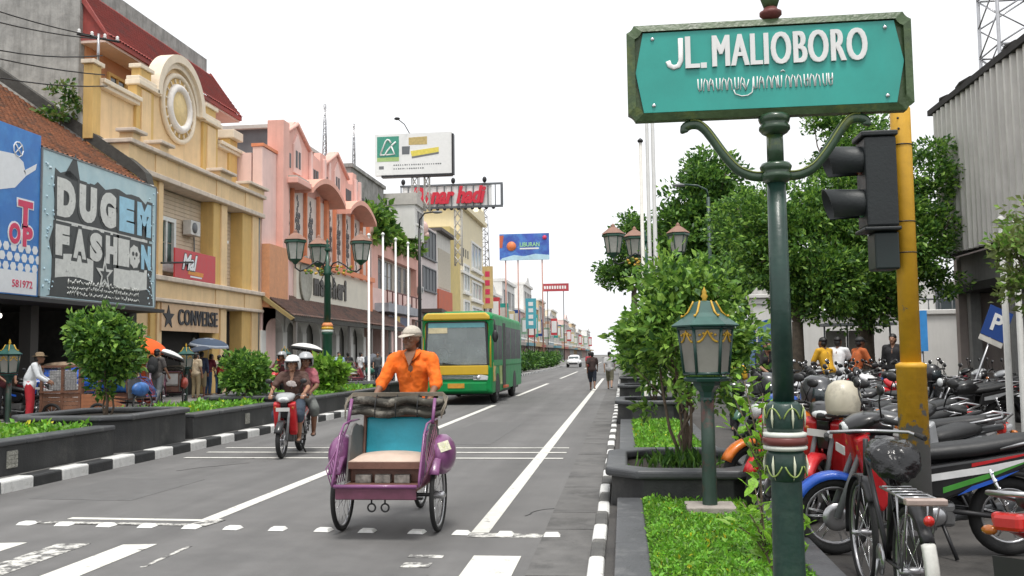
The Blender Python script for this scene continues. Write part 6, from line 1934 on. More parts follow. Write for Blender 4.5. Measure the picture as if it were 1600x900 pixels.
WW = mat('whitewash', (0.72, 0.71, 0.68), 0.85, var=0.06, vs=0.8, streak=0.3, streak_col=(0.45, 0.43, 0.38))
t = thing('white_wall', 'long white boundary wall with a tall capped pillar behind the parked motorcycles', 'wall', (5.8, 40.0, 0.12))
MB().bx(-0.4, 0.4, -0.4, 0.4, 0, 3.7).build('pillar', WW, t, bevel=0.03)
MB().bx(-0.55, 0.55, -0.55, 0.55, 3.701, 3.85).bx(-0.45, 0.45, -0.45, 0.45, 3.45, 3.69).build('pillar_cap', WW, t, bevel=0.02)
MB().lathe([(0.6, 3.851), (0.3, 4.1), (0.001, 4.35)], n=4, a0=R(45), smooth=False).build('pillar_top', GREYC, t)
MB().bx(0.41, 9.5, -0.2, 0.2, 0, 2.9).build('wall_panel', WW, t)
MB().bx(0.41, 9.5, -0.3, 0.3, 2.901, 3.1).build('coping', WW, t, bevel=0.03)
MB().prism([(0.5, 3.101), (2.2, 3.101), (1.5, 3.6), (1.0, 4.3), (0.5, 4.3)], 'y', -0.18, 0.18).build('shoulder', WW, t)
MB().bx(-6.0, -0.6, 0.5, 0.8, 0, 2.2).build('wall_panel', WW, t)
t = thing('white_house', 'white two-storey house with railings between the tree and the corrugated building', 'building', (12.6, 44.0, 0.12))
MB().bx(-2.0, 6.0, 0, 6, 0, 4.6).build('wall', WW, t)
MB().bx(-2.2, 6.2, -1.0, 6.0, 2.6, 2.8).build('balcony_slab', WW, t)
a = MB()
for q in range(16):
 a.tube([(-2.1 + q * 0.5, -0.95, 2.8), (-2.1 + q * 0.5, -0.95, 3.7)], 0.03, 5)
a.tube([(-2.15, -0.95, 3.7), (6.0, -0.95, 3.7)], 0.05, 5)
a.build('railing', GREYP, t)
for x in (-1.0, 1.5, 4.0):
 w = MB().bx(x, x + 1.2, -0.05, -0.001, 3.0, 4.3).build('window', SHUT, t)
 MB().bx(x + .1, x + 1.1, -0.07, -0.051, 3.1, 4.2).build('pane', WINGL, w)
for lab, x, y_, h in (('blue round-topped phone booth left of the white pillar', 3.83, 30.0, 2.3), ('blue round-topped phone booth right beside the green sign post', 4.62, 30.5, 2.5)):
 t = thing('phone_booth', lab, 'phone booth', (x, y_, 0.12), 0, 'blue phone booths')
 BB = mat('booth_blue', (0.03, 0.13, 0.42), 0.45, var=0.1)
 pts = [(-0.3, 0.9), (0.3, 0.9), (0.3, h - 0.3)] + [(0.3 * math.cos(q * math.pi / 8), h - 0.3 + 0.3 * math.sin(q * math.pi / 8)) for q in range(1, 8)] + [(-0.3, h - 0.3)]
 MB().prism(pts, 'y', -0.25, 0.25).build('hood', BB, t)
 MB().prism([(p[0] * .8, 0.9 + (p[1] - 0.9) * .92 + .05) for p in pts], 'y', -0.27, -0.251).build('hood_face', mat('booth_pale', (0.25, 0.4, 0.65), 0.4), t)
 MB().bx(-0.08, 0.08, -0.08, 0.2, 0, 0.899).build('stand', BB, t)
t = thing('shelter_frame', 'grey metal shelter frame with thin roof in front of the white wall', 'shelter', (8.4, 35.0, 0.12))
a = MB()
for x in (-1.1, -0.3, 0.6, 1.2):
 a.tube([(x, 0, 0), (x, 0, 2.35)], 0.035, 6)
a.build('post', SHUT, t)
MB().bx(-1.2, 1.3, -0.6, 0.6, 2.36, 2.46).build('roof', SHUT, t)
MB().bx(-1.05, -0.35, 0.02, 0.05, 0.6, 2.2).bx(-0.25, 0.55, 0.02, 0.05, 0.6, 2.2).build('panel', FROST, t)
t = thing('blue_board', 'narrow bright blue upright board just right of the yellow pole', 'sign', (4.74, 15.5, 0.12))
MB().bx(-0.05, 0.08, -0.02, 0.02, 1.45, 2.1).build('panel', mat('board_bright', (0.04, 0.26, 0.62), 0.5), t)
MB().tube([(0, 0.04, 0), (0, 0.04, 1.9)], 0.025, 6).build('pole', STEEL, t)
for lab, x, y_ in (('thin grey post, left one of a pair under the corrugated facade', 5.28, 13.6), ('thin pale post, right one of a pair under the corrugated facade', 5.66, 14.1)):
 pole('support_post', lab, (x, y_, 0.12), 3.2, 0.05, mat('post_pale', (0.45, 0.45, 0.43), 0.6, streak=0.4), 'post', 'support posts under the corrugated facade')
# ------------------------------------------------------------------ people
SKIN = {k: mat('skin_' + k, c, 0.55, var=0.08, vs=12) for k, c in (('brown', (0.2, 0.095, 0.055)), ('tan', (0.32, 0.165, 0.1)), ('light', (0.42, 0.25, 0.17)), ('dark', (0.13, 0.06, 0.035)))}
HAIR = mat('hair_black', (0.012, 0.011, 0.011), 0.5, var=0.3, vs=40, bump=0.3, bs=90)
EYEW = mat('eye_white', (0.7, 0.68, 0.65), 0.3, var=0.02)
EYEB = mat('eye_dark', (0.02, 0.012, 0.01), 0.2, var=0.02)
SOLE = mat('sandal', (0.05, 0.04, 0.035), 0.7)

def cloth(name, c, var=0.16):
 return mat('cloth_' + name, c, 0.85, var=var, vs=9, bump=0.35, bs=14)

STAND = dict(pelvis=(0, 0, 0.93), waist=(0, -0.005, 1.07), chest=(0, -0.01, 1.27), neck=(0, 0.01, 1.42), head=(0, -0.015, 1.555),
    shL=(0.175, 0.01, 1.375), elL=(0.225, 0.03, 1.11), wrL=(0.225, -0.05, 0.88), shR=(-0.175, 0.01, 1.375), elR=(-0.225, 0.03, 1.11), wrR=(-0.225, -0.05, 0.88),
    hiL=(0.088, 0, 0.9), knL=(0.095, -0.02, 0.49), anL=(0.1, 0.015, 0.085), hiR=(-0.088, 0, 0.9), knR=(-0.095, -0.02, 0.49), anR=(-0.1, 0.015, 0.085))
WALK = dict(STAND, knL=(0.09, -0.14, 0.5), anL=(0.09, -0.2, 0.1), knR=(-0.09, 0.03, 0.5), anR=(-0.09, 0.26, 0.16), elL=(0.22, 0.12, 1.12), wrL=(0.22, 0.1, 0.88), elR=(-0.22, -0.06, 1.12), wrR=(-0.21, -0.22, 0.93))
LEAN = dict(STAND, chest=(0, -0.09, 1.25), neck=(0, -0.13, 1.39), head=(0, -0.19, 1.51), shL=(0.17, -0.11, 1.35), shR=(-0.17, -0.11, 1.35), elL=(0.2, -0.2, 1.1), wrL=(0.12, -0.38, 1.0), elR=(-0.2, -0.2, 1.1), wrR=(-0.12, -0.38, 0.98))
RIDE = dict(pelvis=(0, 0.17, 0.86), waist=(0, 0.15, 1.0), chest=(0, 0.09, 1.2), neck=(0, 0.07, 1.345), head=(0, 0.04, 1.48),
   shL=(0.18, 0.08, 1.3), elL=(0.29, -0.06, 1.1), wrL=(0.27, -0.25, 1.02), shR=(-0.18, 0.08, 1.3), elR=(-0.29, -0.06, 1.1), wrR=(-0.27, -0.25, 1.02),
   hiL=(0.1, 0.14, 0.83), knL=(0.19, -0.24, 0.68), anL=(0.15, -0.1, 0.3), hiR=(-0.1, 0.14, 0.83), knR=(-0.19, -0.24, 0.68), anR=(-0.15, -0.1, 0.3))
PILL = dict(pelvis=(0, 0.5, 0.92), waist=(0, 0.48, 1.05), chest=(0, 0.44, 1.25), neck=(0, 0.41, 1.4), head=(0.05, 0.38, 1.53),
   shL=(0.17, 0.43, 1.35), elL=(0.25, 0.33, 1.12), wrL=(0.17, 0.16, 1.02), shR=(-0.17, 0.43, 1.35), elR=(-0.25, 0.33, 1.12), wrR=(-0.17, 0.16, 1.02),
   hiL=(0.1, 0.47, 0.89), knL=(0.24, 0.12, 0.75), anL=(0.2, 0.3, 0.36), hiR=(-0.1, 0.47, 0.89), knR=(-0.24, 0.12, 0.75), anR=(-0.2, 0.3, 0.36))
SITB = dict(RIDE, pelvis=(0, 0.2, 0.88), knL=(0.22, -0.1, 0.62), anL=(0.26, 0.02, 0.1), knR=(-0.22, -0.1, 0.62), anR=(-0.26, 0.02, 0.1), wrL=(0.1, -0.2, 0.98), wrR=(-0.1, -0.2, 0.98), elL=(0.24, 0.0, 1.08), elR=(-0.24, 0.0, 1.08))

def person(label, loc, rz, pose=STAND, skin='tan', shirt=None, sleeve='short', trousers=None, leg='long', hat=None, hatm=None, shoe=None, scale=1.0, voxel=0.018,
   head_yaw=0.0, group=None, detail=False, hair=True, hold=None, collar=None):
 t = thing('person', label, 'person', loc, rz, group)
 t.scale = (scale,) * 3
 J = {k: Vector(v) for k, v in pose.items()}
 sk = SKIN[skin]
 b = MB()
 # torso
 b.cap(J['pelvis'] + Vector((0.05, 0, 0)), J['pelvis'] - Vector((0.05, 0, 0)), 0.1, 0.1)
 b.cap(J['pelvis'], J['waist'], 0.115, 0.1)
 b.cap(J['waist'], J['chest'], 0.1, 0.12)
 b.cap(J['chest'] + Vector((0.05, 0, 0)), J['chest'] - Vector((0.05, 0, 0)), 0.11, 0.11)
 b.cap(J['shL'], J['shR'], 0.055, 0.055)
 b.cap(J['chest'], J['neck'], 0.1, 0.06)
 HM = Matrix.Translation(J['head']) @ rotz(head_yaw)
 b.cap(J['neck'], J['head'] - Vector((0, 0, 0.05)), 0.055, 0.05)
 b.ell((0, 0.012, 0.022), (0.076, 0.093, 0.098), 16, 10, M=HM)
 b.ell((0, -0.03, -0.052), (0.056, 0.06, 0.062), 14, 8, M=HM)
 b.cap((0, -0.084, 0.016), (0, -0.104, -0.018), 0.012, 0.018, 8, M=HM)
 for s in (-1, 1):
  b.ell((s * 0.042, -0.062, -0.02), (0.024, 0.02, 0.018), 8, 6, M=HM)
 b.cap((-0.036, -0.072, 0.03), (0.036, -0.072, 0.03), 0.014, 0.014, 8, M=HM)
 b.cap((-0.022, -0.083, -0.055), (0.022, -0.083, -0.055), 0.010, 0.010, 8, M=HM)
 b.ell((0, -0.078, -0.085), (0.025, 0.02, 0.02), 8, 6, M=HM)
 for s in (-1, 1):
  b.ell((s * 0.078, 0.015, 0.0), (0.012, 0.022, 0.032), 8, 6, M=HM)
 for S in 'LR':
  s = 1 if S == 'L' else -1
  b.cap(J['sh' + S], J['el' + S], 0.05, 0.039)
  b.cap(J['el' + S], J['wr' + S], 0.039, 0.027)
  d = (J['wr' + S] - J['el' + S]).normalized()
  side = d.cross(Vector((0, 0, 1)))
  side = side.normalized() if side.length > 0.2 else Vector((0, 1, 0))
  nrm = d.cross(side)
  palm = J['wr' + S] + d * 0.05
  b.cap(J['wr' + S], palm + d * 0.03, 0.026, 0.032)
  for q, (o, ln) in enumerate(((-0.03, 0.062), (-0.01, 0.072), (0.01, 0.068), (0.029, 0.054))):
   a0 = palm + d * 0.035 + side * o
   a1 = a0 + d * ln * 0.55 + nrm * 0.012
   a2 = a1 + d * ln * 0.25 + nrm * 0.03
   b.cap(a0, a1, 0.0095, 0.009, 7)
   b.cap(a1, a2, 0.009, 0.008, 7)
  th = palm - side * 0.028
  b.cap(th - d * 0.015, th - side * 0.028 + d * 0.025, 0.012, 0.011, 7)
  b.cap(th - side * 0.028 + d * 0.025, th - side * 0.026 + d * 0.055 + nrm * 0.01, 0.011, 0.009, 7)
  b.cap(J['hi' + S], J['kn' + S], 0.085, 0.057)
  b.cap(J['kn' + S], J['kn' + S].lerp(J['an' + S], 0.35), 0.055, 0.056)
  b.cap(J['kn' + S].lerp(J['an' + S], 0.35), J['an' + S], 0.056, 0.036)
  an = J['an' + S]
  toe = an + Vector((s * 0.015, -0.15, -0.055))
  b.cap(an + Vector((0, 0.03, -0.04)), toe, 0.036, 0.03)
 body = b.build('body', sk, t)
 def vox(o, v, it=3):
  r_ = o.modifiers.new('remesh', 'REMESH')
  r_.mode = 'VOXEL'
  r_.voxel_size = v
  r_.use_smooth_shade = True
  if it:
   s_ = o.modifiers.new('smooth', 'SMOOTH')
   s_.iterations = it
   s_.factor = 0.5
 vox(body, 0.0095 if detail else voxel, 2)
 # shirt
 if shirt:
  c = MB()
  w = 0.025 if detail else 0.028
  c.cap(J['pelvis'] + Vector((0.055, 0, -0.02)), J['pelvis'] + Vector((-0.055, 0, -0.02)), 0.1 + w, 0.1 + w)
  c.cap(J['pelvis'], J['waist'], 0.115 + w, 0.105 + w)
  c.cap(J['waist'] + Vector((0.035, 0, 0)), J['chest'] + Vector((0.05, 0, 0)), 0.1 + w * .8, 0.105 + w * .8)
  c.cap(J['waist'] - Vector((0.035, 0, 0)), J['chest'] - Vector((0.05, 0, 0)), 0.1 + w * .8, 0.105 + w * .8)
  c.cap(J['shL'], J['shR'], 0.068, 0.068)
  c.cap(J['shL'], J['neck'] + Vector((0.03, 0.0, 0.0)), 0.065, 0.045)
  c.cap(J['shR'], J['neck'] - Vector((0.03, 0.0, 0.0)), 0.065, 0.045)
  c.cap(J['chest'], J['neck'] - Vector((0, -0.02, 0.045)), 0.115, 0.06)
  for S in 'LR':
   sh, el, wr = J['sh' + S], J['el' + S], J['wr' + S]
   if sleeve == 'long':
    c.cap(sh, el, 0.071, 0.058)
    c.cap(el, el.lerp(wr, 0.88), 0.058, 0.043)
   elif sleeve == 'short':
    c.cap(sh, sh.lerp(el, 0.72), 0.071, 0.066)
   elif sleeve == 'elbow':
    c.cap(sh, el, 0.071, 0.064)
    c.cap(el, el.lerp(wr, 0.12), 0.064, 0.058)
  so = c.build('shirt', shirt, t)
  vox(so, 0.011 if detail else max(voxel, 0.018), 4)
  if detail:
   tx = bpy.data.textures.get('wrinkle') or bpy.data.textures.new('wrinkle', 'CLOUDS')
   tx.noise_scale = 0.075
   dm = so.modifiers.new('wrinkle', 'DISPLACE')
   dm.texture = tx
   dm.strength = 0.034
   dm.mid_level = 0.5
  if collar:
   k = MB()
   nk = J['neck'] + Vector((0, -0.005, 0.012))
   for s in (-1, 1):
    k.tube([nk + Vector((s * 0.012, 0.07, 0.018)), nk + Vector((s * 0.06, 0.045, 0.02)), nk + Vector((s * 0.077, -0.01, 0.008)), nk + Vector((s * 0.066, -0.075, -0.022)), nk + Vector((s * 0.024, -0.118, -0.085))],
      [0.018, 0.023, 0.025, 0.027, 0.01], 8, flat=0.55)
   k.build('collar', collar, so)
   v = MB()
   v.add([nk + Vector(p) for p in ((-0.058, -0.112, -0.008), (0.058, -0.112, -0.008), (0.0, -0.158, -0.14), (-0.045, -0.03, 0.02), (0.045, -0.03, 0.02), (0, -0.09, -0.14))],
     [(0, 2, 1), (3, 4, 5), (0, 1, 4, 3), (1, 2, 5, 4), (2, 0, 3, 5)], 0)
   v.build('open_neck', sk, so)
 if trousers:
  c = MB()
  c.cap(J['pelvis'] + Vector((0.055, 0, 0)), J['pelvis'] - Vector((0.055, 0, 0)), 0.118, 0.118)
  c.cap(J['pelvis'], J['waist'], 0.122, 0.112)
  for S in 'LR':
   hi, kn, an = J['hi' + S], J['kn' + S], J['an' + S]
   if leg == 'long':
    c.cap(hi, kn, 0.1, 0.075)
    c.cap(kn, kn.lerp(an, 0.95), 0.075, 0.058)
   elif leg == 'knee':
    c.cap(hi, kn, 0.105, 0.088)
    c.cap(kn, kn.lerp(an, 0.18), 0.088, 0.084)
   elif leg == 'shorts':
    c.cap(hi, hi.lerp(kn, 0.75), 0.104, 0.09)
   elif leg == 'skirt':
    c.cap(hi, kn, 0.11, 0.12)
    c.cap(kn, kn.lerp(an, 0.6), 0.12, 0.13)
  if leg == 'skirt':
   c.cap(J['pelvis'], (J['knL'] + J['knR']) / 2, 0.12, 0.13)
  vox(c.build('trousers' if leg != 'skirt' else 'skirt', trousers, t), max(voxel, 0.018), 3)
 fm = shoe or SOLE
 for S in 'LR':
  s = 1 if S == 'L' else -1
  an = J['an' + S]
  f = MB()
  f.tube([an + Vector((0, 0.06, -0.05)), an + Vector((0, 0.0, -0.045)), an + Vector((s * 0.01, -0.09, -0.055)), an + Vector((s * 0.017, -0.18, -0.065))], [0.035, 0.045, 0.047, 0.03], 9, flat=0.75 if shoe else 0.45)
  f.build('shoe', fm, t)
 # head things
 if hair and hat not in ('helmet',):
  h = MB()
  h.ell((0, 0.022, 0.035), (0.086, 0.1, 0.1), 16, 10, M=HM, zcut=-0.15)
  h.ell((0, 0.05, -0.01), (0.078, 0.065, 0.085), 12, 8, M=HM)
  h.build('hair', HAIR, t)
 if hat == 'cap':
  h = MB()
  h.ell((0, 0.012, 0.045), (0.096, 0.112, 0.1), 18, 10, M=HM, zcut=-0.05)
  h.ell((0, 0.012, 0.043), (0.098, 0.114, 0.03), 18, 6, M=HM)
  cap_ = h.build('cap', hatm, t)
  v = MB()
  n = 9
  up, lo = [], []
  for i in range(n):
   a = R(200 + 140 * i / (n - 1))
   up.append((0.09 * math.cos(a), 0.012 + 0.106 * math.sin(a), 0.052))
   lo.append((0.088 * math.cos(a), 0.0 + 0.185 * math.sin(a), 0.052 - 0.03 * (math.sin(a) ** 2) - 0.004))
  vs = up + lo + [(x, y_, z - 0.007) for x, y_, z in up] + [(x, y_, z - 0.007) for x, y_, z in lo]
  fs = []
  for i in range(n - 1):
   fs += [(i, i + 1, n + i + 1, n + i), (2 * n + i + 1, 2 * n + i, 3 * n + i, 3 * n + i + 1), (n + i, n + i + 1, 3 * n + i + 1, 3 * n + i)]
  v.add(vs, fs, 0, True, HM)
  v.build('visor', hatm, cap_)
 elif hat == 'helmet':
  h = MB()
  prof = [(0.128, -0.09), (0.14, -0.05), (0.146, 0.02), (0.14, 0.07), (0.115, 0.125), (0.07, 0.16), (0.002, 0.172)]
  n = 22
  vs, fs = [], []
  for r_, z in prof:
   for i in range(n):
    a = 2 * math.pi * i / n
    front = max(0.0, -math.sin(a))
    zz = z if z > 0.05 else z + (0.06 - z) * min(1.0, front * 1.5) * (1 if front > 0.45 else 0)
    vs.append((r_ * 0.93 * math.cos(a), 0.015 + r_ * 1.06 * math.sin(a), zz))
  for j in range(len(prof) - 1):
   for i in range(n):
    fs.append((j * n + i, j * n + (i + 1) % n, (j + 1) * n + (i + 1) % n, (j + 1) * n + i))
  h.add(vs, fs, 0, True, HM)
  ho = h.build('helmet', hatm, t)
  so_ = ho.modifiers.new('thick', 'SOLIDIFY')
  so_.thickness = 0.012
  v = MB()
  n2 = 9
  A = [(0.137 * math.cos(R(205 + 130 * i / (n2 - 1))), 0.015 + 0.157 * math.sin(R(205 + 130 * i / (n2 - 1))), 0.065) for i in range(n2)]
  B = [(x * 1.02, y_ * 1.18 - 0.01, 0.05) for x, y_, z in A]
  v.add(A + B + [(x, y_, z - 0.008) for x, y_, z in A] + [(x, y_, z - 0.008) for x, y_, z in B],
    sum([[(i, i + 1, n2 + i + 1, n2 + i), (2 * n2 + i + 1, 2 * n2 + i, 3 * n2 + i, 3 * n2 + i + 1), (n2 + i, n2 + i + 1, 3 * n2 + i + 1, 3 * n2 + i)] for i in range(n2 - 1)], []), 0, True, HM)
  v.build('peak', BLACKP, ho)
 elif hat == 'brim':
  h = MB().lathe([(0.16, 0.045), (0.162, 0.052), (0.098, 0.058), (0.095, 0.1), (0.07, 0.135), (0.002, 0.145)], n=18, M=HM)
  h.build('hat', hatm, t)
 elif hat == 'scarf':
  h = MB().ell((0, 0.03, 0.02), (0.098, 0.11, 0.118), 14, 9, M=HM)
  h.ell((0, 0.03, -0.1), (0.09, 0.09, 0.07), 12, 7, M=HM)
  h.build('headscarf', hatm, t)
 for s in (-1, 1):
  e = MB().ell((s * 0.031, -0.079, 0.012), (0.0135, 0.008, 0.007), 8, 6, M=HM)
  eo = e.build('eye', EYEW if detail else EYEB, t)
  if detail:
   MB().ell((s * 0.031, -0.0855, 0.012), (0.006, 0.004, 0.0062), 8, 6, M=HM).build('iris', EYEB, eo)
 if detail:
  MB().cap((-0.024, -0.0935, -0.0545), (0.024, -0.0935, -0.0545), 0.0032, 0.0032, 6, M=HM).build('mouth', mat('lips', (0.1, 0.035, 0.03), 0.5), t)
  for s in (-1, 1):
   MB().cap((s * 0.016, -0.0875, 0.036), (s * 0.046, -0.076, 0.036), 0.004, 0.003, 6, M=HM).build('eyebrow', HAIR, t)
 return t
# ------------------------------------------------------------------ motorcycles
def wheel(name, parent, y, rad, tyre_r, m_rim, spokes=10, x=0.0, rim_w=0.014, hub=0.035, disc=False, nseg=30, spoke_r=0.0035, cast=False):
 w = MB().torus((0, 0, 0), rad - tyre_r, tyre_r, 'x', nseg, 9).build(name, RUBBER, parent, (x, y, rad))
 MB().torus((0, 0, 0), rad - 2 * tyre_r - 0.004, rim_w, 'x', nseg, 6).build('rim', m_rim, w)
 h = MB()
 M = Matrix.Rotation(R(90), 4, 'Y')
 h.lathe([(0.012, -0.07), (hub, -0.045), (hub, 0.045), (0.012, 0.07)], n=12, M=M)
 h.build('hub', m_rim if not cast else DKMET, w)
 s = MB()
 for k in range(spokes):
  a = 2 * math.pi * k / spokes
  o = 0.03 if k % 2 else -0.03
  a2 = a + (0.25 if (k // 2) % 2 else -0.25) if not cast else a
  s.tube([(o if not cast else 0, hub * .8 * math.cos(a), hub * .8 * math.sin(a)), (0, (rad - 2 * tyre_r) * math.cos(a2), (rad - 2 * tyre_r) * math.sin(a2))], spoke_r, 4)
 s.build('spokes', m_rim if cast else CHROME, w)
 if disc:
  MB().lathe([(0.05, -0.003), (0.1, -0.003), (0.1, 0.003), (0.05, 0.003)], n=20, M=Matrix.Translation((0.06, 0, 0)) @ M).build('brake_disc', STEEL, w)
 return w

def paint(name, c):
 return mat('paint_' + name, c, 0.35, var=0.15, vs=6, coat=0.25)
PRED, PBLUE, PBLK, PSIL, PWHT, PGRN, PDGR = paint('red', (0.5, 0.015, 0.02)), paint('blue', (0.02, 0.1, 0.5)), paint('black', (0.012, 0.012, 0.013)), paint('silver', (0.35, 0.36, 0.37)), paint('white', (0.7, 0.7, 0.7)), paint('green', (0.06, 0.28, 0.04)), paint('darkgrey', (0.05, 0.052, 0.055))
PMAR, PORG = paint('maroon', (0.17, 0.01, 0.02)), paint('orange', (0.6, 0.16, 0.02))

def motorbike(style='bebek'):
 t = thing('motorcycle', 'x', 'motorcycle')
 cast = style == 'sport'
 R_ = 0.285 if style != 'sport' else 0.3
 wheel('front_wheel', t, -0.62, R_, 0.038 if style != 'sport' else 0.05, STEEL if not cast else DKMET, 24 if not cast else 5, disc=True, cast=cast, spoke_r=0.003 if not cast else 0.014)
 wheel('rear_wheel', t, 0.6, R_, 0.044 if style != 'sport' else 0.056, STEEL if not cast else DKMET, 24 if not cast else 5, cast=cast, spoke_r=0.003 if not cast else 0.014)
 for s in (-1, 1):
  MB().tube([(s * 0.075, -0.4, 0.88), (s * 0.075, -0.5, 0.62), (s * 0.075, -0.62, R_)], [0.02, 0.022, 0.027], 8).build('fork', STEEL if cast else GREYP, t)
 fd = MB()
 vs, fs = [], []
 n = 12
 for i in range(n + 1):
  a = R(25 + 125 * i / n)
  for xx, rr in ((-0.065, R_ - 0.01), (-0.045, R_ + 0.035), (0.045, R_ + 0.035), (0.065, R_ - 0.01)):
   vs.append((xx, -0.62 - rr * math.cos(a), R_ + rr * math.sin(a)))
 for i in range(n):
  for j in range(3):
   fs.append((i * 4 + j, i * 4 + j + 1, i * 4 + 5 + j, i * 4 + 4 + j))
 o = fd.add(vs, fs, 0, True).build('front_fender', PRED, t)
 md = o.modifiers.new('thick', 'SOLIDIFY'); md.thickness = 0.006
 rf = MB()
 vs, fs = [], []
 for i in range(n + 1):
  a = R(5 + 95 * i / n)
  for xx, rr in ((-0.075, R_ + 0.01), (-0.05, R_ + 0.06), (0.05, R_ + 0.06), (0.075, R_ + 0.01)):
   vs.append((xx, 0.6 + rr * math.cos(a), R_ + rr * math.sin(a)))
 for i in range(n):
  for j in range(3):
   fs.append((i * 4 + j, i * 4 + j + 1, i * 4 + 5 + j, i * 4 + 4 + j))
 o = rf.add(vs, fs, 0, True).build('rear_fender', BLACKP, t)
 md = o.modifiers.new('thick', 'SOLIDIFY'); md.thickness = 0.006
 # running gear
 e = MB()
 e.bx(-0.1, 0.1, -0.16, 0.2, 0.22, 0.4)
 e.build('engine', mat('engine_alu', (0.2, 0.2, 0.2), 0.45, metal=0.6, var=0.2), t, bevel=0.03)
 cy = MB()
 for k in range(7):
  cy.bx(-0.075, 0.075, -0.3 + k * 0.022, -0.29 + k * 0.022, 0.27, 0.4)
 cy.bx(-0.05, 0.05, -0.32, -0.15, 0.29, 0.38)
 cy.build('cylinder', MATS['engine_alu'], t)
 MB().lathe([(0.07, 0.1), (0.075, 0.112), (0.05, 0.13), (0.002, 0.132)], n=16, M=Matrix.Translation((0, 0.06, 0.3)) @ Matrix.Rotation(R(90), 4, 'Y')).build('crank_cover', STEEL, t)
 MB().tube([(-0.05, -0.3, 0.28), (-0.1, -0.28, 0.18), (-0.13, 0.05, 0.2), (-0.14, 0.3, 0.24), (-0.15, 0.45, 0.27), (-0.15, 0.9, 0.36)], [0.018, 0.018, 0.02, 0.026, 0.045, 0.048], 10).build('exhaust', DKMET if style == 'sport' else GREYP, t)
 MB().tube([(-0.195, 0.5, 0.3), (-0.2, 0.78, 0.36)], 0.03, 6, flat=0.3).build('heat_shield', CHROME, t)
 for s in (-1, 1):
  MB().tube([(s * 0.08, 0.12, 0.34), (s * 0.09, 0.6, R_)], 0.02, 6).build('swing_arm', DKMET, t)
  sp = MB().tube([(s * 0.12, 0.42, 0.64), (s * 0.12, 0.56, 0.3)], 0.016, 6)
  pts = [(s * 0.12 + 0.026 * math.cos(q * 0.9), 0.43 + 0.12 * q / 34 + 0.026 * math.sin(q * .9) * .3, 0.61 - 0.26 * q / 34 + 0.026 * math.sin(q * .9)) for q in range(34)]
  sp.tube(pts, 0.006, 4)
  sp.build('shock_absorber', CHROME, t)
  MB().tube([(s * 0.1, 0.0, 0.24), (s * 0.24, 0.0, 0.25)], 0.016, 6).build('foot_peg', RUBBER, t)
 MB().tube([(0.1, 0.1, 0.25), (0.2, 0.16, 0.02)], 0.014, 6).build('side_stand', DKMET, t)
 # handlebar, mirrors
 zb = 0.99 if style != 'sport' else 1.0
 MB().tube([(-0.33, -0.25, zb), (-0.2, -0.33, zb + 0.015), (-0.06, -0.4, zb - 0.04), (0.06, -0.4, zb - 0.04), (0.2, -0.33, zb + 0.015), (0.33, -0.25, zb)], 0.012, 8).build('handlebar', STEEL if cast else DKMET, t)
 for s in (-1, 1):
  MB().tube([(s * 0.225, -0.316, zb + 0.01), (s * 0.345, -0.242, zb)], 0.019, 8).build('grip', RUBBER, t)
  MB().tube([(s * 0.2, -0.345, zb - 0.005), (s * 0.28, -0.35, zb - 0.01), (s * 0.34, -0.31, zb - 0.015)], 0.006, 5).build('lever', STEEL, t)
  m_ = MB().tube([(s * 0.19, -0.33, zb + 0.01), (s * 0.24, -0.36, zb + 0.14), (s * 0.27, -0.36, zb + 0.2)], 0.006, 5)
  m_.ell((s * 0.285, -0.365, zb + 0.23), (0.058, 0.02, 0.04), 12, 6)
  mi = m_.build('mirror', BLACKP, t)
  MB().ell((s * 0.285, -0.350, zb + 0.23), (0.05, 0.008, 0.033), 12, 5).build('mirror_glass', CHROME, mi)
 if style == 'bebek':
  c = MB()
  prof = [(-0.57, 0.92, 0.03, 0.02), (-0.53, 0.925, 0.1, 0.05), (-0.46, 0.95, 0.15, 0.065), (-0.38, 0.985, 0.16, 0.05), (-0.3, 1.0, 0.11, 0.035), (-0.26, 1.0, 0.03, 0.015)]
  loft(c, prof)
  ck = c.build('front_cowl', PRED, t)
  MB().ell((0, -0.53, 0.925), (0.095, 0.04, 0.042), 14, 8).build('headlight', CLEARL, ck)
  for s in (-1, 1):
   MB().prism([(-0.5, 0.86), (-0.42, 0.9), (-0.33, 0.66), (-0.27, 0.42), (-0.33, 0.34), (-0.39, 0.42), (-0.46, 0.66)], 'x', s * 0.055, s * 0.18).build('leg_shield', PRED, t, bevel=0.02)
   MB().ell((s * 0.14, -0.47, 0.8), (0.03, 0.025, 0.035), 10, 6).build('turn_signal', AMBER, t)
  MB().prism([(-0.52, 0.88), (-0.4, 0.9), (-0.36, 0.7), (-0.46, 0.62)], 'x', -0.054, 0.054).build('nose_panel', PWHT, t, bevel=0.01)
  MB().tube([(0, -0.4, 0.8), (0, -0.24, 0.56), (0, -0.05, 0.5), (0, 0.15, 0.56)], [0.06, 0.065, 0.07, 0.07], 8).build('spine_cover', BLACKP, t)
  for s in (-1, 1):
   MB().prism([(-0.22, 0.56), (-0.1, 0.46), (0.12, 0.42), (0.45, 0.55), (0.9, 0.74), (0.9, 0.8), (0.4, 0.72), (0.0, 0.66), (-0.16, 0.64)], 'x', s * 0.06, s * 0.125).build('side_fairing', PRED, t, bevel=0.02)
   MB().prism([(0.0, 0.55), (0.45, 0.62), (0.8, 0.74), (0.45, 0.67), (0.0, 0.6)], 'x', s * 0.1255, s * 0.129).build('side_stripe', PWHT, t)
 else:
  c = MB()
  MB().ell((0, -0.5, 0.9), (0.085, 0.09, 0.085), 16, 9).build('headlight_shell', PBLK, t)
  MB().ell((0, -0.555, 0.9), (0.075, 0.045, 0.075), 16, 8).build('headlight', CLEARL, t)
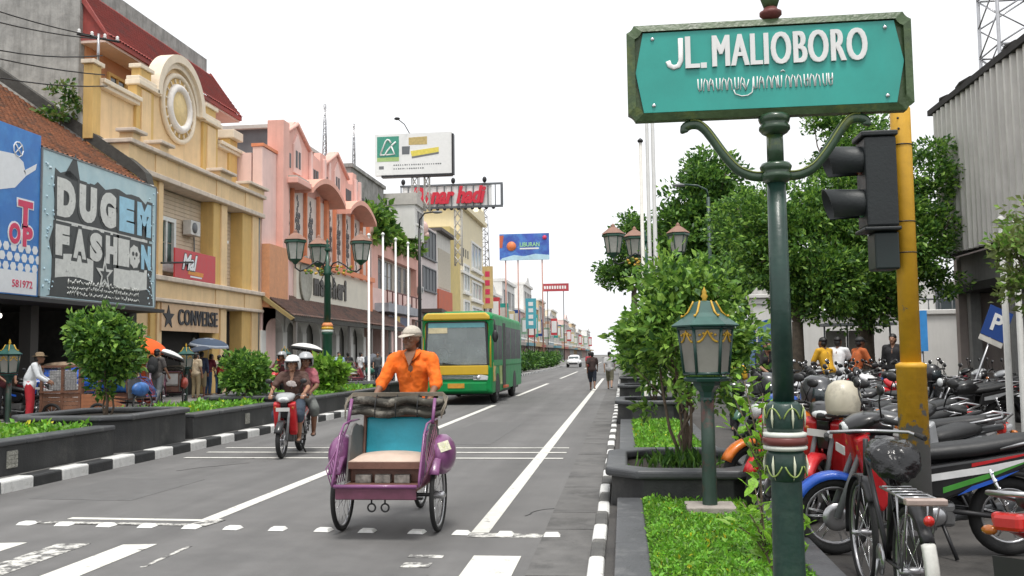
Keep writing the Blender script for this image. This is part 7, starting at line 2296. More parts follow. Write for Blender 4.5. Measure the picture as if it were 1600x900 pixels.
  loft(c, [(-0.3, 0.74, 0.03, 0.05), (-0.24, 0.77, 0.11, 0.1), (-0.1, 0.8, 0.135, 0.12), (0.05, 0.78, 0.12, 0.11), (0.16, 0.74, 0.07, 0.07), (0.2, 0.72, 0.03, 0.03)])
  c.build('fuel_tank', PRED, t)
  fr = MB()
  fr.tube([(0, -0.4, 0.84), (0, -0.2, 0.62), (0, -0.22, 0.3), (0, 0.15, 0.26), (0, 0.22, 0.6)], 0.022, 7)
  for s in (-1, 1):
   fr.tube([(s * 0.05, -0.3, 0.74), (s * 0.08, 0.15, 0.66), (s * 0.09, 0.5, 0.72), (s * 0.07, 0.88, 0.78)], 0.014, 6)
  fr.build('frame', DKMET, t)
  for s in (-1, 1):
   MB().prism([(0.12, 0.5), (0.34, 0.52), (0.62, 0.68), (0.95, 0.78), (0.94, 0.83), (0.5, 0.75), (0.16, 0.7)], 'x', s * 0.07, s * 0.125).build('side_fairing', PRED, t, bevel=0.015)
   MB().prism([(0.2, 0.58), (0.4, 0.6), (0.8, 0.76), (0.5, 0.7), (0.2, 0.64)], 'x', s * 0.1255, s * 0.129).build('side_stripe', PWHT, t)
   MB().ell((s * 0.14, -0.44, 0.86), (0.03, 0.03, 0.03), 10, 6).build('turn_signal', AMBER, t)
 s_ = MB()
 loft(s_, [(-0.18, 0.70, 0.04, 0.03), (-0.12, 0.72, 0.09, 0.05), (0.1, 0.745, 0.125, 0.055), (0.35, 0.77, 0.13, 0.058), (0.62, 0.815, 0.12, 0.055), (0.78, 0.84, 0.09, 0.04), (0.82, 0.845, 0.03, 0.02)])
 s_.build('seat', VINYL, t)
 MB().tube([(-0.11, 0.5, 0.78), (-0.125, 0.75, 0.84), (-0.09, 0.93, 0.88), (0.09, 0.93, 0.88), (0.125, 0.75, 0.84), (0.11, 0.5, 0.78)], 0.012, 7).build('grab_rail', STEEL, t)
 MB().bx(-0.07, 0.07, 0.88, 0.955, 0.725, 0.8).build('tail_light', REDL, t, bevel=0.02)
 for s in (-1, 1):
  MB().ell((s * 0.13, 0.9, 0.72), (0.04, 0.025, 0.022), 8, 5).build('rear_signal', AMBER, t)
 MB().bx(-0.1, 0.1, 0.925, 0.935, 0.5, 0.62).build('number_plate', mat('plate_black', (0.02, 0.02, 0.02), 0.5), t)
 MB().bx(-0.11, 0.11, -0.575, -0.565, 0.74, 0.8).build('front_plate', mat('plate_front', (0.5, 0.5, 0.48), 0.5) if style == 'bebek' else MATS['plate_black'], t)
 return t

def loft(mb, prof, n=12, m=0):
 """prof: (y, z, half width, half height) cross-sections along y"""
 vs, fs = [], []
 for y, z, w, h in prof:
  for i in range(n):
   a = 2 * math.pi * i / n
   c, s = math.cos(a), math.sin(a)
   p = 0.75
   vs.append((w * math.copysign(abs(c) ** p, c), y, z + h * math.copysign(abs(s) ** p, s)))
 k = len(prof)
 for j in range(k - 1):
  for i in range(n):
   fs.append((j * n + i, (j + 1) * n + i, (j + 1) * n + (i + 1) % n, j * n + (i + 1) % n))
 fs.append(tuple(range(n)))
 fs.append(tuple(range((k - 1) * n, k * n))[::-1])
 mb.add(vs, fs, m, True)
 return mb

BEBEK, SPORT = motorbike('bebek'), motorbike('sport')
for o in (BEBEK, SPORT):
 for c in list(o.children_recursive):
  c['_proto'] = 1

USED = {}
def place_bike(style, label, x, y, rz, main, accent=None, z=0.12, group='parked motorcycles', lean=0.09, cat='motorcycle'):
 src = BEBEK if style == 'bebek' else SPORT
 c = copy_tree(src)
 c.location = (x, y, z)
 c.rotation_mode = 'XYZ'
 c.rotation_euler = (Matrix.Rotation(rz, 3, 'Z') @ Matrix.Rotation(lean, 3, 'Y')).to_euler()
 c['label'] = label
 c['category'] = cat
 c['group'] = group
 accent = accent or main
 recolour(c, {'front_fender': [main], 'front_cowl': [accent], 'leg_shield': [main], 'side_fairing': [main], 'fuel_tank': [main], 'nose_panel': [accent],
     'side_stripe': [accent]})
 return c

# ------------------------------------------------------------------ loose helmets
def helmet(label, loc, rz, m, s=1.0, tilt=0.0):
 t = thing('helmet', label, 'helmet', loc, rz, 'helmets hung on parked motorcycles')
 t.rotation_euler = (tilt, 0, rz)
 t.scale = (s, s, s)
 prof = [(0.118, -0.14), (0.13, -0.1), (0.14, -0.03), (0.138, 0.03), (0.115, 0.09), (0.07, 0.125), (0.002, 0.138)]
 n = 24
 h = MB()
 vs, fs = [], []
 for r_, z in prof:
  for i in range(n):
   a = 2 * math.pi * i / n
   front = -math.sin(a)
   zz = z if z > 0.02 or front < 0.35 else z + (0.03 - z) * min(1, (front - 0.35) * 3)
   vs.append((r_ * 0.92 * math.cos(a), r_ * 1.08 * math.sin(a), zz))
 for j in range(len(prof) - 1):
  for i in range(n):
   fs.append((j * n + i, j * n + (i + 1) % n, (j + 1) * n + (i + 1) % n, (j + 1) * n + i))
 o = h.add(vs, fs, 0, True).build('shell', m, t)
 md = o.modifiers.new('thick', 'SOLIDIFY'); md.thickness = 0.015; md.offset = -1
 v = MB()
 k = 11
 A = [(0.131 * math.cos(R(200 + 140 * i / (k - 1))), 0.153 * math.sin(R(200 + 140 * i / (k - 1))), 0.035) for i in range(k)]
 B = [(x * 0.98, y * 1.03, -0.1) for x, y, z in A]
 v.add(A + B, [(i, i + 1, k + i + 1, k + i) for i in range(k - 1)], 0, True)
 o = v.build('visor', GLASS, t)
 md = o.modifiers.new('thick', 'SOLIDIFY'); md.thickness = 0.004
 MB().torus((0, 0, -0.135), 0.118, 0.012, 'z', 22, 6).build('trim', BLACKP, t)
 return t
# ------------------------------------------------------------------ pedal rickshaw
PURP = mat('paint_purple', (0.2, 0.065, 0.175), 0.35, var=0.14, vs=7, bump=0.04, col2=(0.2, 0.06, 0.17), c2s=5, c2lo=0.6, c2hi=0.8, coat=0.25)
PURPD = mat('paint_plum', (0.13, 0.04, 0.07), 0.5, var=0.25, vs=8)
BROWNV = mat('brown_vinyl', (0.17, 0.085, 0.06), 0.45, var=0.2, vs=8, bump=0.15, bs=60)
CUSH = mat('seat_cushion', (0.52, 0.4, 0.32), 0.5, var=0.15, vs=5, bump=0.12, bs=30)
TURQ = mat('turquoise_vinyl', (0.025, 0.38, 0.5), 0.4, var=0.12, vs=4, bump=0.2, bs=14)
CANV = mat('canvas_dark', (0.045, 0.042, 0.033), 0.8, var=0.5, vs=6, bump=0.6, bs=14, col2=(0.2, 0.185, 0.155), c2s=5, c2lo=0.52, c2hi=0.62)
def rickshaw(label, loc, rz, body=PURP, cushion=CUSH, back=TURQ, hood='folded', canvas=CANV, group=None, simple=False):
 t = thing('pedal_rickshaw', label, 'rickshaw', loc, rz, group)
 for x in (-0.45, 0.45):
  wheel('front_wheel', t, 0.0, 0.33, 0.022, STEEL, 28 if not simple else 14, x=x, nseg=36, spoke_r=0.0022, rim_w=0.012)
 wheel('rear_wheel', t, 1.3, 0.33, 0.022, STEEL, 28 if not simple else 14, nseg=36, spoke_r=0.0022, rim_w=0.012)
 MB().tube([(-0.5, 0, 0.33), (0.5, 0, 0.33)], 0.018, 7).build('axle', DKMET, t)
 # cabin
 MB().bx(-0.36, 0.36, -0.5, 0.36, 0.43, 0.455).build('floor', BROWNV, t)
 MB().bx(-0.36, 0.36, -0.525, -0.501, 0.36, 0.47).build('front_board', PURPD, t, bevel=0.008)
 MB().tube([(-0.37, -0.53, 0.475), (0.37, -0.53, 0.475)], 0.017, 8).build('front_rail', body, t)
 st = MB()
 st.bx(-0.35, 0.35, -0.1, 0.36, 0.456, 0.6)
 st.build('seat_box', BROWNV, t, bevel=0.01)
 bs = MB()
 for x in (-0.28, -0.1, 0.08):
  bs.bx(x, x + 0.14, -0.17, -0.101, 0.46, 0.53)
 bs.build('stowed_cloth', mat('checked_cloth', (0.2, 0.19, 0.17), 0.8, var=0.8, vs=14), t)
 c = MB()
 vs, fs = [], []
 nx, ny = 12, 8
 for j in range(ny + 1):
  for i in range(nx + 1):
   u, v = i / nx, j / ny
   bul = (math.sin(math.pi * u) * math.sin(math.pi * v)) ** 0.35
   vs.append((-0.345 + 0.69 * u, -0.17 + 0.49 * v, 0.65 + 0.07 * bul))
 for j in range(ny):
  for i in range(nx):
   fs.append((j * (nx + 1) + i, j * (nx + 1) + i + 1, (j + 1) * (nx + 1) + i + 1, (j + 1) * (nx + 1) + i))
 c.add(vs, fs, 0, True)
 c.bx(-0.345, 0.345, -0.17, 0.32, 0.62, 0.65)
 c.build('seat_cushion', [cushion], t)
 MB().bx(-0.345, 0.345, -0.182, -0.171, 0.585, 0.645).build('cushion_front', BROWNV, t)
 M = Matrix.Translation((0, 0.34, 0.66)) @ Matrix.Rotation(R(-9), 4, 'X')
 MB().bx(-0.33, 0.33, 0, 0.06, 0.0, 0.36, M=M).build('backrest', back, t, bevel=0.02)
 MB().bx(-0.36, -0.331, -0.02, 0.08, -0.05, 0.4, M=M).bx(0.331, 0.36, -0.02, 0.08, -0.05, 0.4, M=M).bx(-0.36, 0.36, -0.02, 0.08, 0.361, 0.42, M=M).build('backrest_frame', BROWNV, t, bevel=0.012)
 for s in (-1, 1):
  # padded side panel, rounded on top
  pts = [(-0.2, 0.46), (0.38, 0.46), (0.42, 0.9), (0.3, 0.95)] + [(0.12 + 0.2 * math.cos(R(a)), 0.78 + 0.2 * math.sin(R(a))) for a in (60, 90, 120, 150, 180)] + [(-0.14, 0.6)]
  MB().prism(pts, 'x', s * 0.352, s * 0.376).build('side_panel', mat('side_grey', (0.12, 0.115, 0.11), 0.6, var=0.3, vs=6), t, bevel=0.008)
  # mudguard
  g = MB()
  vs, fs = [], []
  n, k = 18, 7
  for i in range(n + 1):
   a = R(38 + 112 * i / n)
   for j in range(k):
    b = math.pi * j / (k - 1)
    rr = 0.35 + 0.03 * math.sin(b)
    xx = s * (0.385 + 0.065 + 0.06 * -math.cos(b))
    vs.append((xx, 0.03 + rr * math.cos(a), 0.36 + rr * math.sin(a)))
  for i in range(n):
   for j in range(k - 1):
    fs.append((i * k + j, i * k + j + 1, (i + 1) * k + j + 1, (i + 1) * k + j))
  o = g.add(vs, fs, 0, True).build('mudguard', body, t)
  md = o.modifiers.new('thick', 'SOLIDIFY'); md.thickness = 0.006
  # bulging side sheet over the wheel
  e = MB().ell((s * 0.475, 0.09, 0.69), (0.12, 0.27, 0.185), 18, 10)
  eo = e.build('side_bulge', body, t)
  if s == 1:
   P = Matrix.Translation((0.53, -0.115, 0.78)) @ Matrix.Rotation(R(33), 4, 'Z') @ Matrix.Rotation(R(-24), 4, 'X') @ Matrix.Rotation(R(-14), 4, 'Y')
   MB().bx(-0.055, 0.055, -0.006, 0.0, -0.045, 0.045, M=P).build('sticker', mat('sticker', (0.62, 0.6, 0.45), 0.6, var=0.3, vs=30, col2=(0.4, 0.42, 0.1), c2s=18), eo)
  if s > 0:
   MB().prism([(-0.5, 0.47), (-0.44, 0.62), (-0.33, 0.82), (-0.26, 0.9), (-0.18, 0.88), (-0.24, 0.74), (-0.3, 0.47)], 'x', s * 0.378, s * 0.384).build('side_sheet', body, t)
  # arm rest scroll frame
  f = MB()
  x = s * 0.385
  f.tube([(x, -0.53, 0.47), (x, -0.5, 0.56), (x, -0.4, 0.72), (x, -0.3, 0.9), (x, -0.18, 0.985), (x, 0.0, 1.0), (x, 0.3, 1.0)], 0.011, 7)
  f.tube([(x, -0.49, 0.5), (x, -0.34, 0.72), (x, -0.24, 0.88), (x, -0.12, 0.93)], 0.009, 6)
  for q in range(7):
   cy_, cz = -0.465 + 0.04 * q, 0.53 + 0.062 * q
   f.torus((x, cy_ + 0.012, cz), 0.026, 0.0045, 'x', 10, 5)
  f.build('arm_frame', body, t)
  fl = MB()
  for q in range(9):
   yy = -0.5 + 0.055 * q
   fl.tube([(s * 0.4, yy, 0.47), (s * 0.46, yy + 0.03, 0.62 + 0.02 * q), (s * 0.41, yy + 0.12, 0.74 + 0.03 * q)], 0.005, 5)
  fl.build('side_filigree', body if s < 0 else PURPD, t)
  MB().tube([(s * 0.4, 0.0, 0.98), (s * 0.4, 0.12, 1.2)], 0.016, 7).build('hood_post', body, t)
 hk = MB()
 for x in (-0.05, 0.07):
  hk.tube([(x, -0.46, 0.43), (x, -0.46, 0.32)], 0.008, 5)
  hk.torus((x, -0.46, 0.285), 0.034, 0.008, 'y', 16, 6)
 hk.build('tow_ring', DKMET, t)
 if hood == 'folded':
  # bundle of folded canvas across the back
  b = MB()
  rg_ = random.Random(3)
  for q in range(4):
   z = 1.06 + 0.036 * q
   y = 0.28 + 0.05 * (q % 3)
   pts = [(-0.46 + 0.92 * i / 10, y + 0.02 * math.sin(i * 1.7 + q), z + 0.018 * math.sin(i * 1.3 + q * 2)) for i in range(11)]
   b.tube(pts, [0.03] + [0.046 + rg_.uniform(-.012, .012) for _ in range(9)] + [0.03], 9, flat=0.8)
  b.build('folded_hood', canvas, t)
  s_ = MB()
  for x in (-0.2, 0.0, 0.21):
   s_.tube([(x, 0.2, 1.02), (x, 0.21, 1.14), (x, 0.28, 1.225), (x, 0.4, 1.21), (x, 0.43, 1.08)], 0.012, 6, flat=0.4)
  s_.build('hood_strap', BLACKM, t)
  r_ = MB()
  for q in range(4):
   r_.tube([(-0.46, 0.1, 1.02 + 0.02 * q), (-0.49, 0.2 + 0.03 * q, 1.14 + 0.02 * q), (-0.44, 0.3, 1.22 + 0.01 * q), (0.44, 0.3, 1.22 + 0.01 * q), (0.49, 0.2 + 0.03 * q, 1.14 + 0.02 * q), (0.46, 0.1, 1.02 + 0.02 * q)], 0.006, 5)
  r_.build('hood_rib', mat('rib_wood', (0.2, 0.17, 0.13), 0.6, var=0.3), t)
 elif hood == 'up':
  vs, fs = [], []
  n = 12
  for j, (y, z0) in enumerate(((-0.25, 1.5), (0.1, 1.62), (0.45, 1.5), (0.55, 1.1))):
   for i in range(n + 1):
    a = math.pi * i / n
    vs.append((-0.48 * math.cos(a), y, 1.0 + (z0 - 1.0) * math.sin(a) ** 0.6))
  for j in range(3):
   for i in range(n):
    fs.append((j * (n + 1) + i, j * (n + 1) + i + 1, (j + 1) * (n + 1) + i + 1, (j + 1) * (n + 1) + i))
  o = MB().add(vs, fs, 0, True).build('hood', canvas, t)
  md = o.modifiers.new('thick', 'SOLIDIFY'); md.thickness = 0.012
 # rear frame, saddle, push bar
 fr = MB()
 fr.tube([(0, 0.1, 0.33), (0, 0.62, 0.36), (0, 1.3, 0.33)], 0.02, 7)
 fr.tube([(0, 0.7, 0.34), (0, 0.86, 1.0)], 0.018, 7)
 fr.tube([(0, 0.85, 0.95), (0.0, 1.3, 0.33)], 0.014, 6)
 fr.tube([(0, 0.38, 0.75), (0, 0.84, 0.88)], 0.018, 7)
 fr.tube([(-0.42, 0.48, 1.06), (0.42, 0.48, 1.06)], 0.016, 7)
 fr.build('rear_frame', PURPD, t)
 sd = MB()
 loft(sd, [(0.76, 1.03, 0.03, 0.02), (0.82, 1.035, 0.05, 0.03), (0.92, 1.04, 0.1, 0.04), (1.0, 1.045, 0.1, 0.04), (1.05, 1.04, 0.04, 0.03)])
 sd.build('saddle', VINYL, t)
 pd = MB()
 pd.lathe([(0.1, -0.004), (0.1, 0.004), (0.02, 0.006)], n=20, M=Matrix.Translation((0.04, 0.7, 0.34)) @ Matrix.Rotation(R(90), 4, 'Y'))
 pd.tube([(0.05, 0.7, 0.34), (0.07, 0.62, 0.2)], 0.011, 6).tube([(-0.05, 0.7, 0.34), (-0.07, 0.78, 0.48)], 0.011, 6)
 pd.box((0.12, 0.62, 0.2), (0.1, 0.07, 0.02)).box((-0.12, 0.78, 0.48), (0.1, 0.07, 0.02))
 pd.build('pedals', DKMET, t)
 return t
RX, RY = -2.16, 8.47
rickshaw('purple pedal rickshaw with turquoise backrest and folded canvas hood in the middle of the road', (RX, RY, 0), 0.0)
DRV = dict(pelvis=(0, 0.0, 1.13), waist=(0, -0.02, 1.27), chest=(0, -0.06, 1.46), neck=(0, -0.075, 1.61), head=(-0.005, -0.10, 1.75),
   shL=(0.19, -0.06, 1.555), elL=(0.265, -0.16, 1.3), wrL=(0.235, -0.40, 1.13), shR=(-0.19, -0.06, 1.555), elR=(-0.30, -0.15, 1.31), wrR=(-0.33, -0.39, 1.13),
   hiL=(0.1, -0.02, 1.08), knL=(0.13, -0.2, 0.72), anL=(0.12, -0.06, 0.56 - 0.0), hiR=(-0.1, -0.02, 1.08), knR=(-0.13, -0.24, 0.66), anR=(-0.12, -0.3, 0.29))
person('rickshaw driver in a bright orange shirt and pale cap looking to the left', (RX + 0.02, RY + 0.92, 0.02), 0, DRV, 'brown', cloth('orange', (0.84, 0.16, 0.012), 0.1), 'elbow',
  cloth('shorts_dark', (0.05, 0.05, 0.06)), 'knee', 'cap', mat('cap_canvas', (0.5, 0.45, 0.38), 0.85, var=0.2, vs=30, bump=0.3), detail=True, head_yaw=R(-24), collar=MATS['cloth_orange'])

# ------------------------------------------------------------------ motorcycle with two riders
MX, MY = -5.5, 15.0
place_bike('bebek', 'red motorcycle with a silver nose ridden by two people in helmets on the left lane', MX, MY, R(6), PRED, PSIL, z=0.0, group='ridden motorcycles', lean=0.0).name
recolour([o for o in bpy.data.objects if o.get('label', '').startswith('red motorcycle with a silver')][0], {'front_fender': [PBLK], 'nose_panel': [PBLK]})
_rd = person('motorcycle rider in a brown printed t-shirt and white helmet', (MX, MY, 0), R(6), RIDE, 'tan', cloth('brown', (0.085, 0.045, 0.035)), 'short', cloth('denim', (0.05, 0.07, 0.1)), 'knee', 'helmet', PWHT, detail=True)
MB().ell((0, -0.052, 1.17), (0.085, 0.012, 0.05), 12, 6).ell((0.05, -0.05, 1.14), (0.05, 0.012, 0.03), 10, 6).build('shirt_print', mat('print_pale', (0.45, 0.4, 0.38), 0.8, var=0.5, vs=40), _rd)
person('passenger in a pink checked shirt and silver helmet behind the motorcycle rider', (MX + 0.12, MY, 0), R(10), PILL, 'brown', cloth('pinkcheck', (0.35, 0.11, 0.13), 0.45), 'short', cloth('greyshorts', (0.13, 0.14, 0.13)), 'knee', 'helmet', PSIL, detail=True, head_yaw=R(14))
# second rider, waiting behind the low bush
place_bike('bebek', 'black and red motorcycle with a rider, half hidden behind the low left bush', -10.2, 26.9, R(-12), PBLK, PRED, z=0.15, group='ridden motorcycles', lean=0.0)
person('rider in a dark maroon jacket and grey helmet behind the low left bush', (-10.2, 26.9, 0.15), R(-12), RIDE, 'brown', cloth('darkmaroon', (0.1, 0.02, 0.025)), 'long', cloth('black', (0.02, 0.02, 0.022)), 'long', 'helmet', PSIL, voxel=0.022)

# ------------------------------------------------------------------ bus
def bus():
 t = thing('bus', 'green and yellow city bus with a large windscreen driving towards the viewer', 'bus', (-5.36, 29.6, 0))
 GRN = mat('bus_green', (0.008, 0.24, 0.065), 0.45, var=0.12, vs=3, coat=0.0, spec=0.2, streak=0.2, streak_col=(0.07, 0.13, 0.06))
 BND = mat('bus_band', (0.012, 0.012, 0.013), 0.5, spec=0.05)
 YEL = mat('bus_yellow', (0.62, 0.4, 0.02), 0.3, var=0.06, vs=2, coat=0.4)
 LIM = mat('bus_lime', (0.3, 0.45, 0.03), 0.3, var=0.1, vs=2, coat=0.4)
 GL = mat('bus_glass', (0.012, 0.016, 0.018), 0.35, var=0.1, spec=0.03)
 WS = mat('bus_windscreen', (0.3, 0.34, 0.34), 0.07, var=0.2, vs=1.5, spec=0.8, alpha=0.5)  # greyish half-clear colour stands in for reflections on the glass
 W, L = 1.16, 8.6
 def rr(y0, z0, z1, w=W, rad=0.16):
  pts = []
  for cx, cz, a0 in ((w - rad, z1 - rad, 0), (-w + rad, z1 - rad, 90), (-w + rad * .5, z0 + rad * .5, 180), (w - rad * .5, z0 + rad * .5, 270)):
   r0 = rad if a0 < 180 else rad * .5
   for q in range(4):
    a = R(a0 + 30 * q)
    pts.append((cx + r0 * math.cos(a), y0, cz + r0 * math.sin(a)))
  return pts
 def tube_body(name, m, secs, front=True):
  mb = MB()
  vs, fs = [], []
  for s in secs:
   vs += s
  n = 16
  for j in range(len(secs) - 1):
   for i in range(n):
    fs.append((j * n + i, j * n + (i + 1) % n, (j + 1) * n + (i + 1) % n, (j + 1) * n + i))
  fs += ([tuple(range(n))[::-1]] if front else []) + [tuple(range((len(secs) - 1) * n, len(secs) * n))]
  return mb.add(vs, fs, 0, False).build(name, m, t)
 # lower body with rounded nose, upper body a little narrower and raked
 lo = []
 for y, w, z0, z1 in ((0.0, W - 0.14, 0.5, 1.22), (0.05, W - 0.06, 0.42, 1.26), (0.16, W - 0.015, 0.38, 1.3), (0.3, W, 0.36, 1.3), (L, W, 0.4, 1.3)):
  lo.append(rr(y, z0, z1, w, 0.1))
 tube_body('lower_body', GRN, lo)
 up = []
 for y, w, z0, z1 in ((0.1, W - 0.12, 1.2, 2.7), (0.28, W - 0.03, 1.2, 2.92), (0.5, W - 0.02, 1.2, 2.97), (L - 0.1, W - 0.02, 1.2, 2.95), (L, W - 0.06, 1.2, 2.85)):
  up.append(rr(y, z0, z1, w, 0.14))
 ub = tube_body('upper_body', GRN, up, False)
 md = ub.modifiers.new('thick', 'SOLIDIFY'); md.thickness = 0.04; md.offset = -1
 # roof front and air unit
 MB().prism([(-1.1, 2.74), (1.1, 2.74), (1.08, 2.88), (0.95, 2.975), (-0.95, 2.975), (-1.08, 2.88)], 'y', 0.02, 0.42).build('roof_visor', YEL, t, bevel=0.05)
 MB().bx(-0.7, 0.7, 1.6, 4.6, 2.96, 3.1).build('roof_air_unit', GRN, t, bevel=0.06)
 # windscreen and surround: raked front
 def front(poly, d0, d1):
  M = Matrix.Translation((0, 0.1, 1.2)) @ Matrix.Rotation(R(-2), 4, 'X')
  return MB().prism(poly, 'y', d0, d1, M=M)
 for poly in ([(-1.06, -0.02), (1.06, -0.02), (1.0, 0.1), (-1.0, 0.1)], [(-0.94, 1.44), (0.94, 1.44), (1.0, 1.52), (-1.0, 1.52)], [(-1.06, 0.1), (-0.98, 0.1), (-0.92, 1.44), (-1.0, 1.44)], [(0.98, 0.1), (1.06, 0.1), (1.0, 1.44), (0.92, 1.44)]):
  front(poly, -0.035, -0.005).build('windscreen_surround', BLACKP, t)
 MB().bx(-1.08, 1.08, 0.2, 8.4, 1.22, 1.26).build('interior_floor', BLACKM, t)
 MB().bx(-0.95, 0.95, 0.12, 0.42, 1.2, 1.36).build('dashboard', BLACKP, t, bevel=0.03)
 for y in (1.1, 2.0, 2.9, 3.8, 4.7):
  for x in (-0.85, -0.4, 0.4, 0.85):
   if y > 1.5 or x < -0.6:
    MB().bx(x - 0.2, x + 0.2, y + 0.3, y + 0.4, 1.3, 2.15).bx(x - 0.2, x + 0.2, y - 0.1, y + 0.29, 1.3, 1.45).build('seat', mat('bus_seat', (0.1, 0.12, 0.16), 0.8), t, bevel=0.03)
 MB().torus((-0.55, 0.5, 1.62), 0.22, 0.016, 'y', 24, 6).tube([(-0.55, 0.52, 1.62), (-0.55, 0.4, 1.3)], 0.025, 6).build('steering_wheel', BLACKP, t)
 wsn = front([(-0.99, 0.1), (0.99, 0.1), (0.93, 1.45), (-0.93, 1.45)], -0.05, -0.036).build('windscreen', WS, t)
 front([(-0.93, 1.12), (-0.3, 1.12), (-0.3, 1.3), (-0.92, 1.3)], -0.056, -0.051).build('destination_card', mat('card_paper', (0.6, 0.52, 0.33), 0.6, var=0.2, vs=8), wsn)
 front([(-0.93, 1.3), (0.93, 1.3), (0.92, 1.45), (-0.92, 1.45)], -0.058, -0.052).build('sun_strip', mat('sun_strip', (0.1, 0.3, 0.33), 0.15), wsn)
 for s in (-1, 1):
  MB().tube([(s * 0.1 + 0.05, 0.03, 1.27), (s * 0.1 - 0.55, 0.035, 1.36)], 0.014, 5).build('wiper', BLACKM, t)
 MB().bx(-1.04, 1.04, -0.035, 0.05, 0.97, 1.27).build('yellow_belt', YEL, t, bevel=0.02)
 for s in (-1, 1):
  MB().tube([(s * 1.09, 0.12, 1.2), (s * 1.085, 0.15, 2.0), (s * 1.04, 0.2, 2.72)], 0.045, 8).build('corner_pillar', YEL, t)
 g = MB()
 for k in range(3):
  g.bx(-0.7, 0.7, -0.03, 0.02, 0.84 + k * 0.045, 0.865 + k * 0.045)
 g.build('grille', CHROME, t)
 for s in (-1, 1):
  MB().prism([(s * 0.55, 0.8), (s * 1.02, 0.8), (s * 1.04, 0.93), (s * 0.8, 0.98), (s * 0.55, 0.94)][::s], 'y', -0.03, 0.06).build('headlight', CLEARL, t, bevel=0.015)
  MB().ell((s * 0.72, -0.03, 0.88), (0.075, 0.03, 0.06), 12, 7).build('headlamp_bowl', CHROME, t)
  MB().ell((s * 0.6, -0.01, 0.58), (0.1, 0.03, 0.045), 12, 6).build('fog_light', CLEARL, t)
 MB().bx(-1.0, 1.0, -0.05, 0.1, 0.42, 0.74).build('bumper', GRN, t, bevel=0.05)
 pl = MB().bx(-0.27, 0.27, -0.066, -0.051, 0.55, 0.7).build('number_plate', mat('plate_orange', (0.6, 0.28, 0.03), 0.5, var=0.2, vs=10), t)
 # side facing the road centre (+x)
 for s in (-1, 1):
  x0 = s * (W - 0.019)
  x1 = s * (W + 0.012)
  MB().prism([(0.32, 1.36), (L - 0.25, 1.36), (L - 0.25, 2.68), (0.32, 2.68)], 'x', min(x0, x1), max(x0, x1)).build('window_band', BND, t)
  for k, (a, b) in enumerate(((0.4, 1.3), (1.4, 2.5), (3.5, 4.9), (5.0, 6.6), (6.7, 8.2))):
   x2 = s * (W + 0.02)
   MB().bx(min(x1, x2), max(x1, x2) , a, b, 1.44, 2.6).build('side_window', GL, t)
  for y in (1.35, 6.2):
   ar = MB().prism([(y - 0.52, 0.37), (y + 0.52, 0.37)] + [(y + 0.52 * math.cos(R(a)), 0.5 + 0.5 * math.sin(R(a))) for a in range(0, 181, 20)], 'x', s * (W - 0.3), s * (W + 0.008))
   ar.build('wheel_arch', BLACKM, t)
   w = MB().torus((0, 0, 0), 0.33, 0.12, 'x', 28, 10).build('wheel', RUBBER, t, (s * (W - 0.12), y, 0.45))
   MB().lathe([(0.001, 0.02), (0.1, 0.03), (0.14, 0.08), (0.23, 0.09), (0.24, 0.02)], n=20, M=Matrix.Rotation(R(90) * s, 4, 'Y')).build('rim', GREYP, w)
  MB().prism([(0.32, 0.75), (0.85, 0.75), (0.72, 1.05), (1.05, 1.36), (0.32, 1.36)], 'x', s * (W - 0.005), s * (W + 0.014)).build('yellow_flash', YEL, t)
  MB().prism([(1.95, 0.6), (2.5, 0.6), (2.5, 1.36), (1.7, 1.36)], 'x', s * (W - 0.005), s * (W + 0.012)).build('lime_flash', LIM, t)
 dr = MB().bx(W - 0.02, W + 0.024, 2.62, 3.42, 0.5, 2.72).build('door', BLACKM, t)
 MB().bx(W + 0.024, W + 0.12, 2.6, 3.44, 0.46, 0.54).build('door_step', REDP, dr)
 for s in (-1, 1):
  m_ = MB().tube([(s * 1.1, 0.15, 2.75), (s * 1.28, -0.12, 2.72), (s * 1.3, -0.16, 2.4)], 0.022, 6)
  m_.ell((s * 1.3, -0.16, 2.2), (0.1, 0.06, 0.2), 10, 7)
  m_.build('wing_mirror', BLACKP, t)
 # driver seat silhouettes behind the glass
 sk = MB().bx(-W + 0.1, W - 0.1, 0.6, L - 0.3, 0.3, 0.46).build('chassis', BLACKM, t)
bus()
person('bus driver in a pale shirt seen through the windscreen', (-5.92, 30.65, 0.62), 0, dict(SITB, wrL=(0.15, -0.15, 1.05), wrR=(-0.15, -0.15, 1.05)), 'brown', cloth('driverpale', (0.5, 0.52, 0.55)), 'short', cloth('black', (0.02, 0.02, 0.022)), 'long', voxel=0.024)

